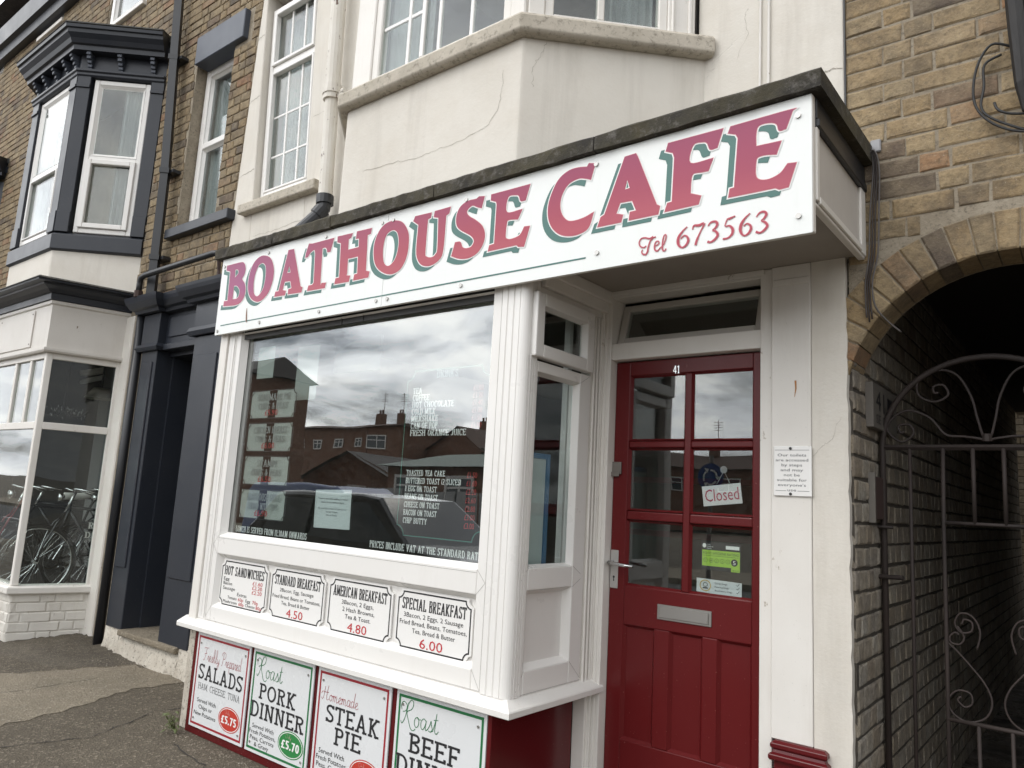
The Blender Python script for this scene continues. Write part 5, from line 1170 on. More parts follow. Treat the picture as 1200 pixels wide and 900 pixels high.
m = FR(.40); m.box(-3.76, -3.34, 0, .02, 2.175, 2.385); m.build('backing', plain('acrylic', (.22, .235, .24), .3), t)
m = FR(.399); ringface(m, -3.55, 2.28, .18, .085, .01, 0); m.build('tube_ring', PAPER, t, fix=False)
lines(t, .398, [('sans', 'OPEN', -3.55, 2.25, .07, 'c', PAPER, None, .24)])
# whiteboard leaning behind the side window
t = thing('whiteboard', 'white board in a blue frame leaning behind the narrow side window', 'whiteboard', (-2.1, .3, .9))
q = MB((-2.10, 0), (0, 1)); q.box(.14, .405, 0, .01, .85, 1.655); q.build('panel', plain('whiteboard_white', (.60, .68, .68), .4), t)
q = MB((-2.10, 0), (0, 1)); q.frame(.12, .43, .83, 1.68, .024, -.008, .014); q.build('frame', plain('blue_frame', (.05, .17, .33), .4), t)
for a, z in ((.34, 1.28), (.335, 1.22), (.33, 1.12), (.345, 1.08)):
    q = MB((-2.1008, 0), (0, 1)); disc(q, a, z, .006, .005, 0, 10); q.build('stain', plain('stain', (.08, .08, .08), .5), t, fix=False)
m = FR(0); m.box(-2.09, -2.06, .50, .53, .62, 2.4); m.build('inner_post', paint('inner_white', (.62, .62, .6), .5, .2, (.4, .4, .38), .3, .1), cafe)

# notices on the door and pilaster
t = thing('toilet_notice', 'small white notice about toilets and steps on the pilaster beside the door', 'notice', (-1.03, .67, 1.53))
m = FR(.668); m.box(-1.108, -.953, 0, .006, 1.535, 1.742); m.build('plate', BOARD_WHITE, t, bevel=.002)
GREYP = plain('grey_print', (.07, .07, .075), .5)
tt = [('Our toilets', .120), ('are accessed', .136), ('by steps', .086), ('and may', .094), ('not be', .066), ('suitable for', .124), ("everyone's", .116), ('use', .036)]
lines(t, .6672, [('sans', a, -1.033, 1.699 - k * .0206, .0120, 'c', GREYP, None, w * .98) for k, (a, w) in enumerate(tt)])
m = FR(.6672); m.face([(-1.103, 0, 1.7245), (-.962, 0, 1.7245), (-.962, 0, 1.726), (-1.103, 0, 1.726)])
for a, b in ((-1.100, -1.056), (-1.010, -.962)): m.face([(a, 0, 1.556), (b, 0, 1.556), (b, 0, 1.5575), (a, 0, 1.5575)])
m.build('rule', GREYP, t, fix=False)
for z in (1.732, 1.544): q = FR(.668); screw(q, -1.038, z, 0, .006); q.build('screw', plain('black_screw', (.02, .02, .02), .4), t)
DY = DZ + .0265
def rot_panel(mb, cx, cz, pts, d0, d1, a):
    mb.panel([(cx + x * cos(a) - z * sin(a), cz + x * sin(a) + z * cos(a)) for x, z in pts], d0, d1)
t = thing('closed_sign', 'white Closed sign hung on a sucker inside the glazed door', 'sign', (-1.38, DY, 1.47))
a = rad(7); m = FR(DY); rot_panel(m, -1.380, 1.532, [(-.092, -.045), (.092, -.045), (.092, .045), (-.092, .045)], 0, .003, a); m.build('board', plain('closed_board', (.72, .70, .70), .4), t)
V, F, w = sans_text('Closed'); m = FR(DY - .0008)
for r_ in (0,):
    for x, y in V:
        X_, Z_ = (x / w - .5) * .160 + r_ * .002, y * .058 - .026; m.v.append(m.P(-1.380 + X_ * cos(a) - Z_ * sin(a), -.0002 * r_, 1.532 + X_ * sin(a) + Z_ * cos(a)))
    n_ = len(m.f); m.f += [tuple(len(V) * r_ + q for q in f_) for f_ in F]; m.mi += [0] * len(F)
m.build('lettering', plain('closed_pink', (.48, .08, .13), .5), t, fix=False)
m = MB(); m.tube([(-1.405, DY, 1.578), (-1.372, DY + .002, 1.640), (-1.343, DY, 1.585)], .0013, 5); m.build('string', plain('string_grey', (.4, .38, .36), .8), t)
m = FR(DY); disc(m, -1.372, 1.645, .017, .017, -.001, 18); ringface(m, -1.372, 1.645, .010, .010, .003, -.002); m.build('sucker', plain('clear_sucker', (.28, .28, .28), .15), t, fix=False)
t = thing('hygiene_sticker', 'green and black FOOD HYGIENE RATING 5 sticker inside the door glass', 'sticker', (-1.38, DY, 1.19))
HG = plain('hygiene_green', (.36, .58, .06), .5)
m = FR(DY); m.box(-1.474, -1.290, 0, .001, 1.196, 1.318); m.build('backing', BLACKP, t)
m = FR(DY - .0006); m.face([(-1.469, 0, 1.213), (-1.333, 0, 1.213), (-1.333, 0, 1.196), (-1.293, 0, 1.196), (-1.293, 0, 1.283), (-1.469, 0, 1.283)]); m.build('green_panel', HG, t, fix=False)
lines(t, DY - .0010, [('sans', 'FOOD HYGIENE RATING', -1.381, 1.264, .012, 'c', BLACKP, None, .165), ('sans', 'VERY GOOD', -1.313, 1.200, .005, 'c', BLACKP, None, .03)])
m = FR(DY - .0010)
for k in range(5): ringface(m, -1.452 + k * .026, 1.238, .010, .010, .0015, 0, 16)
m.face([(-1.463, 0, 1.258), (-1.299, 0, 1.258), (-1.299, 0, 1.2592), (-1.463, 0, 1.2592)])
disc(m, -1.318, 1.236, .0155, .0155, 0, 20); m.build('rating_scale', BLACKP, t, fix=False)
lines(t, DY - .0014, [('sans', '5', -1.318, 1.227, .018, 'c', WHITEP, None, .013)] + [('sans', str(k), -1.452 + k * .026, 1.234, .008, 'c', BLACKP, None, .005) for k in range(5)], 'numeral')
m = FR(DY - .0008); m.panel([(-1.358, 1.292), (-1.296, 1.292), (-1.296, 1.307), (-1.358, 1.307)], 0, .0004); disc(m, -1.459, 1.302, .009, .010, 0, 12); m.build('white_tab', WHITEP, t)
lines(t, DY - .0010, [('sans', 'Food', -1.447, 1.304, .006, 'l', WHITEP, None, .016), ('sans', 'Standards', -1.447, 1.296, .006, 'l', WHITEP, None, .03), ('sans', 'Agency', -1.447, 1.288, .006, 'l', WHITEP, None, .022)])
t = thing('guide_dog_sticker', 'pale sticker welcoming guide dogs at the bottom of the door glass', 'sticker', (-1.39, DY, 1.09))
m = FR(DY); m.panel([(-1.494, 1.096), (-1.284, 1.088), (-1.284, 1.152), (-1.494, 1.156)], 0, .001); m.build('backing', plain('pale_sticker', (.62, .65, .66), .5), t)
m = FR(DY - .0008); ringface(m, -1.452, 1.126, .027, .025, .004, 0); m.build('gold_ring', plain('gold_print', (.5, .33, .05), .5), t, fix=False)
m = FR(DY - .0008); ringface(m, -1.452, 1.130, .012, .010, .003, 0, 10); m.face([(-1.466, 0, 1.112), (-1.438, 0, 1.112), (-1.442, 0, 1.119), (-1.462, 0, 1.119)]); m.build('paw_emblem', GREYP, t, fix=False)
lines(t, DY - .0010, [('sans', 'Guide Dogs', -1.408, 1.136, .0085, 'l', GREYP, None, .058), ('sans', 'Hearing Dogs', -1.408, 1.121, .0085, 'l', GREYP, None, .066), ('sans', 'Assistance Dogs', -1.408, 1.105, .0085, 'l', GREYP, None, .082)])
m = FR(DY - .0010)
for z in (1.138, 1.122, 1.106):
    for q in stroke_polys([(-1.308, z + .003, .0012), (-1.303, z, .0015), (-1.294, z + .010, .001)], 1, 1): m.face([(x_, 0, z_) for x_, z_ in q])
m.build('tick_marks', GREYP, t, fix=False)

# white cast-iron drainpipe beside the tall window with its black elbow
t = thing('rainwater_pipe', 'flaking white drainpipe with black plastic elbow on the render', 'drainpipe', (-4.37, .6, 3.2))
FLAKE = paint('flaking_white', (.70, .67, .61), .55, .35, (.45, .38, .28), .9, .5, chips=(.10, .05, .03), chipsc=20, chipth=.60)
m = MB(); m.tube([(-4.30 + .0, .60, 3.50), (-4.335, .60, 4.30)], .05, 14); m.tube([(-4.34, .60, 4.36), (-4.385, .60, 5.4), (-4.50, .6, 8)], .055, 14); m.build('pipe', FLAKE, t, smooth=False, bevel=0)
m = MB(); m.tube([(-4.333, .60, 4.28), (-4.338, .60, 4.40)], .066, 14); m.tube([(-4.333, .60, 4.32), (-4.334, .60, 4.345)], .073, 14); m.box(-4.40, -4.22, .60, .69, 4.29, 4.33); m.tube([(-4.24, .615, 4.33), (-4.21, .615, 4.33)], .022, 10); m.build('collar', FLAKE, t)
m = MB(); m.tube([(-4.301, .6, 3.535), (-4.298, .6, 3.47)], .062, 14); m.tube([(-4.298, .6, 3.50), (-4.297, .595, 3.44), (-4.33, .56, 3.37), (-4.42, .45, 3.20), (-4.44, .42, 3.12), (-4.44, .42, 2.97)], .048, 14); m.tube([(-4.405, .468, 3.225), (-4.425, .445, 3.18)], .058, 14); m.tube([(-4.30, .59, 3.43), (-4.325, .565, 3.38)], .058, 14)
m.build('elbow', BLACK_PIPE, t, smooth=False)

# ================================================================ THE BRICK BUILDING WITH THE ARCHED PASSAGE
arch = thing('archway_building', 'tan brick building with an arched passage right of the cafe', 'building', (.3, .7, 0))
ACX, ACZ, RI, RO = -.25, 1.892, .583, .738
PL = -.805
m = FR(.7); n = 60
ring = [(ACX + (RO - .01) * cos(rad(180 - 180 * k / n)), ACZ + (RO - .01) * sin(rad(180 - 180 * k / n))) for k in range(n + 1)]
for k in range(n):     # wall above the arch as vertical strips
    a, b = ring[k], ring[k + 1]
    if a[0] < -.808: a = (-.808, a[1])
    if b[0] > a[0] + 1e-4:
        m.hexa([(a[0], 0, a[1]), (b[0], 0, b[1]), (b[0], .3, b[1]), (a[0], .3, a[1]), (a[0], 0, 8.2), (b[0], 0, 8.2), (b[0], .3, 8.2), (a[0], .3, 8.2)])
m.box(ACX + RO - .01, 5, 0, .3, 0, 8.2)
m.v = [v for v in m.v]
wallA = m.build('wall', MORTAR, arch)
def ftest(s, z, hw, hh):
    if s - hw < -.806: return False
    d = min(hypot(s + dx - ACX, z + dz - ACZ) for dx in (-hw, 0, hw) for dz in (-hh, 0, hh))
    if z + hh > ACZ and d < RO + .006: return False
    if z < ACZ and s - hw < ACX + RI: return False
    return True
brick_field(wallA, (0, .7), (1, 0), -.806, 2.6, 1.99 if False else .0, 5.6, ftest, (BRICK, BRICK_I), near=lambda s, z: hypot(s + .4, (z - 3.1) * .7), quota=170, seed=4)
# voussoirs: one ring of wedge bricks
def wedge(r0, r1, da, mat, seed, depth=.2, proud=.006):
    r = random.Random(seed); g = .006
    v = []
    for d, e in ((depth, 0), (0, 0), (-proud, .006)):
        for rr, sg in ((r0, -1), (r0, 1), (r1, 1), (r1, -1)):
            a = sg * (da / 2) - sg * (g / 2 + e) / rr; q = rr + (e if rr == r0 else -e)
            v.append((q * sin(a) + r.uniform(-.002, .002), d, q * cos(a) + r.uniform(-.002, .002)))
    f = []
    for a, b in ((0, 4), (4, 8)):
        for k in range(4): kk = (k + 1) % 4; f.append((a + k, a + kk, b + kk, b + k))
    f.append((8, 9, 10, 11)); f.append((3, 2, 1, 0))
    me = bpy.data.meshes.new('voussoir'); me.from_pydata(v, [], f); me.materials.append(mat); me.update(); return me
NV = 27; vs = [wedge(RI, RO, pi / NV, BRICK, k) for k in range(5)]
m = MB(); 
for k in range(40):
    a, b = rad(180 - 4.5 * k), rad(180 - 4.5 * (k + 1))
    P = lambda r, t_, y: (ACX + r * cos(t_), y, ACZ + r * sin(t_))
    m.hexa([P(RI + .006, a, .702), P(RI + .006, a, .93), P(RI + .006, b, .93), P(RI + .006, b, .702), P(RO - .002, a, .702), P(RO - .002, a, .93), P(RO - .002, b, .93), P(RO - .002, b, .702)], False)
archr = m.build('arch', MORTAR, arch)
for k in range(NV):
    a = -pi / 2 + pi * (k + .5) / NV
    o = bpy.data.objects.new('voussoir', vs[k % 5]); COL.objects.link(o); o.parent = archr; o.location = (ACX, .70, ACZ); o.rotation_euler = (0, a, 0)
# passage: side walls, ceiling, floor
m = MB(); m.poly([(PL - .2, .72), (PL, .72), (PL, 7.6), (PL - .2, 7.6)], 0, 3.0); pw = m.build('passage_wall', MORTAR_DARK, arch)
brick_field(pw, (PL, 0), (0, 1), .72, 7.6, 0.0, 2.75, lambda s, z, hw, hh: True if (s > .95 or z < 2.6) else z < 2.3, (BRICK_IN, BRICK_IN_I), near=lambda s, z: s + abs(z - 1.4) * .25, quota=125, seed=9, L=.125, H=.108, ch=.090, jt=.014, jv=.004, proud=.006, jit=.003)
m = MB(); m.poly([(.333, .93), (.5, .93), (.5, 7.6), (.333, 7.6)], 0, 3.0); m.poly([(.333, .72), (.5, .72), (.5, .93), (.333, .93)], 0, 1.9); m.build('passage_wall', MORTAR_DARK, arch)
m = MB(); m.poly([(-1.0, .93), (.5, .93), (.5, 7.6), (-1.0, 7.6)], 2.76, 2.9); m.build('passage_ceiling', plain('black_ceiling', (.03, .027, .024), .9), arch)  # ceiling in one even near-black colour
m = MB(); m.poly([(-.8, 7.6), (5, 7.6), (5, 7.9), (-.8, 7.9)], 2.76, 8.2); m.poly([(4.8, 1.0), (5, 1.0), (5, 7.6), (4.8, 7.6)], 0, 8.2); m.poly([(.5, 7.6), (5, 7.6), (5, 7.9), (.5, 7.9)], 0, 2.76); m.build('rear_wall', MORTAR, arch)
m = MB(); m.poly([(-.82, .6), (5.1, .6), (5.1, 8), (-.82, 8)], 8.2, 8.35); m.build('roof', SLATE, arch)
t = NT('wet_paving'); c = t.mix(t.ramp(t.noise(4, 7, .7), (.4, 0.), (.6, 1.)), (.05, .043, .036), (.14, .12, .10)); t.base(c); t.rough(t.ramp(t.noise(2.2, 6, .7), (.42, .12), (.6, .8))); t.bump(t.noise(18, 7, .7), .6, .012); WET = t.m
sheet('passage_floor', [(-.80, .72), (.333, .72), (.333, 9.4), (-.80, 9.4)], .008, WET)
# lit yard wall seen beyond the passage
yw = thing('yard_wall', 'far brick wall seen beyond the end of the dark passage', 'wall', (-1, 9.6, 0))
m = MB(); m.poly([(-3.2, 9.5), (1.5, 9.5), (1.5, 9.7), (-3.2, 9.7)], 0, 3.2); ywm = m.build('masonry', MORTAR_DARK, yw)
brick_field(ywm, (0, 9.5), (1, 0), -3.2, 1.5, 0, 3.2, lambda *a: True, (BRICK_IN, BRICK_IN_I), quota=0, seed=12)
m = FR(9.49); m.box(-3.2, 1.5, -.02, .25, 3.2, 3.28); m.build('coping', CONCRETE, yw)
# grey metal downpipe and bracket at the top right
t = thing('downpipe_stub', 'tarred square hopper pipe ending above the arch at the right edge', 'drainpipe', (-.2, .6, 2.98))
m = MB(); m.tube([(-.165, .64, 2.975), (-.172, .63, 3.08), (-.178, .63, 3.3), (-.185, .63, 3.5), (-.20, .63, 6)], [.018, .030, .036, .036, .04], 9); m.tube([(-.075, .62, 2.9), (-.085, .62, 6)], .07, 14); m.build('pipe', paint('tarred_pipe', (.012, .011, .011), .6, .3, (.04, .03, .025), .4, .9), t)
t = thing('cable_bundle', 'loose black cables looping on the brickwork under the stub pipe', 'cable', (-.3, .68, 3.0))
for pts in ([(-.205, .67, 3.26), (-.27, .65, 3.28), (-.32, .65, 3.20), (-.335, .66, 3.08), (-.30, .66, 2.99), (-.22, .66, 2.92), (-.1, .66, 2.88)], [(-.24, .67, 3.24), (-.295, .66, 3.21), (-.30, .66, 3.12), (-.31, .66, 3.03), (-.25, .66, 2.96), (-.1, .66, 2.86)], [(-.27, .67, 3.05), (-.255, .66, 3.01), (-.2, .66, 2.98), (-.08, .66, 2.96)]):
    m = MB(); m.tube(smooth_pts(pts, 5), .005, 7); m.build('cable', RUBBER, t, smooth=True)
# cables at the corner of the fascia
t = thing('corner_cables', 'brown cables running down the brickwork beside the fascia box', 'cable', (-.72, .66, 2.2))
CAB = plain('brown_cable', (.035, .025, .022), .5)
for k, (dx, zb) in enumerate(((0, 2.26), (.011, 2.24), (.022, 2.25), (.036, 2.30))):
    y = .672 - .004 * k
    pts = [(-.742 + dx * .6, y, 3.00 - .02 * k), (-.705 + dx * .4, y - .01, 2.96), (-.700 + dx * .7, y, 2.88), (-.715 + dx, y, 2.70), (-.722 + dx, y, 2.52), (-.738 + dx * .8, y, 2.40), (-.735 + dx, y, zb)]
    if k == 3: pts += [(-.66, .69, 2.24), (-.62, .72, 2.20)]
    m = MB(); m.tube(smooth_pts(pts, 4), .0036, 7); m.build('cable', CAB if k % 3 else plain('grey_cable', (.10, .09, .085), .5), t, smooth=True)
m = FR(.7); m.box(-.712, -.672, -.02, .0, 2.965, 3.02); tag(m.build('junction_cover', plain('pale_plastic', (.30, .30, .31), .5), bevel=.004), 'small pale plastic cover on bricks above the corner cables', 'cover')
# cavity strip between render and bricks
m = FR(.7); m.box(-.812, -.806, -.012, .0, 2.54, 5.6); m.build('joint_strip', BLACK_PIPE, arch)
# signs inside the passage
t = thing('passage_number_board', 'dirty white number board high on the passage wall behind the gate', 'sign', (-.8, 1.0, 1.84))
PG = paint('dirty_board', (.17, .155, .135), .6, .6, (.07, .06, .05), .5, .2)
q = MB((PL, 0), (0, 1)); q.box(.905, 1.35, -.035, -.002, 1.845, 2.04); q.build('board', PG, t, bevel=.003)
q = MB((PL + .036, 0), (0, 1)); place_text(sans_text('41'), .955, 1.925, .15, .09, 0, mb=q); place_text(sans_text('SE DS'), .955, 1.868, .22, .04, 0, mb=q); q.build('lettering', BLACKP, t, fix=False); q = MB((PL + .036, 0), (0, 1)); q.box(1.16, 1.27, -.001, 0, 1.92, 2.0); q.build('dark_square', BLACKP, t, fix=False)
t = thing('meter_box', 'small open box with pale edge fixed to the passage wall', 'box', (-.8, .95, 1.44))
q = MB((PL, 0), (0, 1)); q.box(.95, 1.16, -.028, -.002, 1.46, 1.64); q.build('box', plain('meter_brown', (.07, .045, .04), .6), t, bevel=.003)
q = MB((PL, 0), (0, 1)); q.box(.93, .945, -.03, -.002, 1.445, 1.655); q.build('edge', PG, t, bevel=.002)

# wrought iron gate
GYY = 1.10
gate = thing('iron_gate', 'rusty wrought iron gate with scrolls filling the arched passage', 'gate', (-.25, GYY, 0))

def gbar(name, pts, r, n=8, flat=None, smooth=True):
    q = MB(); q.tube(pts, r, n); return q.build(name, GATE, gate, smooth=smooth and n > 4)
gx = lambda pts: [(a, GYY, z) for a, z in pts]
CXG, HWG = -.385, .395
arcp = [(CXG + HWG * cos(rad(180 - 6 * k)), 1.775 + .378 * sin(rad(180 - 6 * k))) for k in range(31)]
gbar('frame', gx([(CXG - HWG, .06), (CXG - HWG, 1.775)] + arcp[1:] + [(CXG + HWG, .06)]), .013, 8)
gbar('cross_rail', gx([(CXG - HWG, 1.775), (CXG + HWG, 1.775)]), .012, 4, smooth=False)
gbar('cross_rail', gx([(-.549, 1.463), (CXG + HWG - .24 + .02, 1.463)]), .008, 6)
gbar('cross_rail', gx([(-.563, .688), (CXG + HWG, .684)]), .009, 6)
gbar('cross_rail', gx([(CXG - HWG, .12), (CXG + HWG, .12)]), .012, 4, smooth=False)
gbar('bar', gx([(-.672, 1.775), (-.675, 1.0), (-.68, .12)]), .0075)
gbar('bar', gx([(-.546, 1.775), (-.552, 1.45), (-.556, .9), (-.564, .12)]), .0085)
for x in (-.438, -.331): gbar('bar', gx([(x, 1.775), (x - .002, 1.463)]), .0085)
gbar('bar', gx([(-.224, 1.775), (-.218, .12)]), .0085); gbar('bar', gx([(-.10, 1.775), (-.10, .12)]), .0075)
for x in (-.454, -.343): gbar('bar', gx([(x, .686), (x - .002, .12)]), .0075)
SC = {'a': [(-.385, 1.800), (-.412, 1.811), (-.47, 1.820), (-.535, 1.83), (-.59, 1.9), (-.671, 1.936), (-.735, 1.905), (-.758, 1.85), (-.705, 1.799), (-.657, 1.83), (-.668, 1.872), (-.713, 1.87), (-.706, 1.84), (-.69, 1.842)],
      'b': [(-.385, 1.800), (-.4, 1.825), (-.418, 1.90), (-.436, 1.986), (-.483, 2.079), (-.552, 2.106), (-.628, 2.069), (-.632, 2.002), (-.572, 1.97), (-.52, 1.997), (-.536, 2.04), (-.573, 2.036), (-.572, 2.01), (-.556, 2.008)]}
for k, pts in SC.items():
    gbar('scroll', gx(smooth_pts(pts, 5)), .0055, 7); gbar('scroll', gx(smooth_pts([(2 * CXG - a, z) for a, z in pts], 5)), .0055, 7)
low = [[(-.45, .972), (-.437, 1.04), (-.461, 1.095), (-.503, 1.104), (-.524, 1.064), (-.504, 1.03), (-.468, 1.038), (-.464, 1.072), (-.49, 1.082), (-.50, 1.062)],
       [(-.515, 1.052), (-.493, 1.012), (-.509, .983), (-.539, .985), (-.543, 1.008), (-.525, 1.026), (-.51, 1.02)],
       [(-.56, .99), (-.53, .965), (-.481, .912), (-.426, .841), (-.406, .775), (-.431, .716), (-.489, .691), (-.54, .712), (-.556, .762), (-.523, .803), (-.479, .799), (-.474, .761), (-.50, .745), (-.523, .767), (-.51, .782)]]
for pts in low:
    gbar('scroll', gx(smooth_pts(pts, 5)), .0042, 7); gbar('scroll', gx(smooth_pts([(2 * CXG - a, z) for a, z in pts], 5)), .0042, 7)
q = MB(); q.tube(gx([(CXG, 1.80), (CXG, 1.83)]), .018, 8); q.build('hub', GATE, gate)
q = MB(); q.box(.045, .085, GYY - .02, GYY + .02, 0, 1.9); tag(q.build('gate_post', GATE, None), 'plain iron post carrying the scrolled gate', 'post')
q = MB(); q.tube([(-.80, 1.075, 1.43), (-.74, 1.08, 1.43)], .007, 6); q.tube([(-.80, 1.08, 1.22), (-.70, 1.05, 1.225)], .010, 6); q.build('hinge', GATE, gate)

# ================================================================ THE OLD NAVY SHOP ON THE LEFT
old = thing('terrace_building', 'tan brick terrace with navy bay window, navy doorway and cream shop bay', 'building', (-9, .7, 0))
# brick wall as boxes round its openings
X0, TOP = -19.0, 7.45
ops = [(-6.66, -6.00, 3.76, 5.40), (-8.98, -8.00, 6.62, 7.70), (-11.28, -10.46, 7.38, 8.0), (-13.6, -12.62, 7.38, 8.0)]
m = FR(.7)
def strip(a0, a1, zs):
    z = 0 if a0 > -5.9 else 3.0
    for b0, b1 in sorted(zs): m.box(a0, a1, 0, .3, z, b0); z = b1
    m.box(a0, a1, 0, .3, z, 8.0)
edges = sorted({X0, -5.545} | {o[0] for o in ops} | {o[1] for o in ops})
for a, b in zip(edges[:-1], edges[1:]):
    m.box(a, b, .004, .3, 2.95, 8.3) if not [o for o in ops if o[0] <= a and o[1] >= b] else strip2 if False else None
    for o in ops:
        if o[0] <= a and o[1] >= b: m.box(a, b, .004, .3, 2.95, o[2]); m.box(a, b, .004, .3, o[3], 8.3)
m.box(-7.38, -6.86, 0, .3, 0, 2.95); m.box(X0, -10.6, 0, .3, 0, 2.95)
wallO = m.build('wall', MORTAR, old)
def otest(s, z, hw, hh):
    if z < 3.1 and s > -7.3: return False
    if s + hw > wl(z) : return False
    for a, b, c, d_ in ops:
        if s + hw > a and s - hw < b and z + hh > c and z - hh < d_: return False
    if -6.72 < s < -5.72 and 5.36 < z < 5.66: return False
    if -9.55 < s < -7.25 and 3.2 < z < 5.8: return False
    return True
brick_field(wallO, (0, .7), (1, 0), -15.5, -5.50, 3.095, 8.2, otest, (BRICK_OLD, BRICK_OLD_I), near=lambda s, z: hypot(s + 5.2, (z - 3.4) * .8), ch=.083, quota=235, seed=21)
m = MB(); m.poly([(X0, 1.0), (X0 + .2, 1.0), (X0 + .2, 9), (X0, 9)], 0, 8); m.poly([(X0, 8.8), (-5.7, 8.8), (-5.7, 9), (X0, 9)], 0, 8); m.build('side_wall', MORTAR, old)
m = MB(); v = [(X0 - .2, .45, 8.2), (-5.62, .45, 8.2), (-5.62, 4.9, 11), (X0 - .2, 4.9, 11), (-5.62, 9.2, 8.2), (X0 - .2, 9.2, 8.2)]
m.v = v; m.f = [(0, 1, 2, 3), (3, 2, 4, 5), (1, 4, 2), (0, 3, 5), (0, 5, 4, 1)]; m.mi = [0] * 5; m.build('roof', SLATE, old)
m = MB(); prof = [(0, 7.45), (.10, 7.45), (.12, 7.56), (.18, 7.58), (.20, 7.84), (.16, 7.86), (0, 7.88)]
m.run(prof, [(-19, .7), (-5.68, .7)]); m.v = [(x, y, z) for x, y, z in m.v]; m.build('gutter', NAVY, old)
# upper windows under the eaves
def simple_window(a0, a1, z0, z1, y=.78, lab=None, w=.07, trans=None):
    q = FR(y); q.frame(a0, a1, z0, z1, w, -.03, .04)
    if trans: q.box(a0 + w, a1 - w, -.028, .04, trans - .03, trans + .03)
    o = q.build('window', WHITE_UPVC, old, bevel=.006)
    cells = [(z0 + w, z1 - w)] if not trans else [(z0 + w, trans - .03), (trans + .03, z1 - w)]
    for c0, c1 in cells:
        g_ = FR(y); g_.bevelframe(a0 + w, a1 - w, c0, c1, .02, -.015, .01); g_.build('glazing_bead', WHITE_UPVC, o)
        g_ = FR(y); g_.box(a0 + w, a1 - w, .01, .016, c0, c1); g_.build('pane', GLASS_UP, o)
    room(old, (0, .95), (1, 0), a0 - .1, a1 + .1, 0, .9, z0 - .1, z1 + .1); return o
simple_window(-8.95, -8.03, 6.64, 7.68, .74); simple_window(-11.25, -10.49, 7.40, 7.98, .74); simple_window(-13.57, -12.65, 7.40, 7.98, .74)
m = FR(.7); m.box(-9.0, -7.98, -.05, .05, 6.58, 6.635); m.build('upper_sill', WHITE_WOOD, old, bevel=.005)
m = FR(.7); m.box(-11.3, -10.45, -.03, .05, 7.34, 7.395); m.build('upper_sill', WHITE_WOOD, old, bevel=.005)
o = simple_window(-6.645, -6.02, 3.79, 5.39, .83, trans=4.60, w=.075)
curtain('pale curtain at the left building window beside the black drainpipe', (0, .90), (1, 0), -6.58, -6.3, 3.85, 5.3, 0, 5, .014)
m = FR(.7); m.box(-6.62, -5.80, -.05, .10, 5.375, 5.655); m.build('lintel', NAVY2, old, bevel=.006)
m = FR(.7); m.box(-6.72, -5.66, -.075, .12, 3.655, 3.745); m.build('window_sill', NAVY, old, bevel=.006)

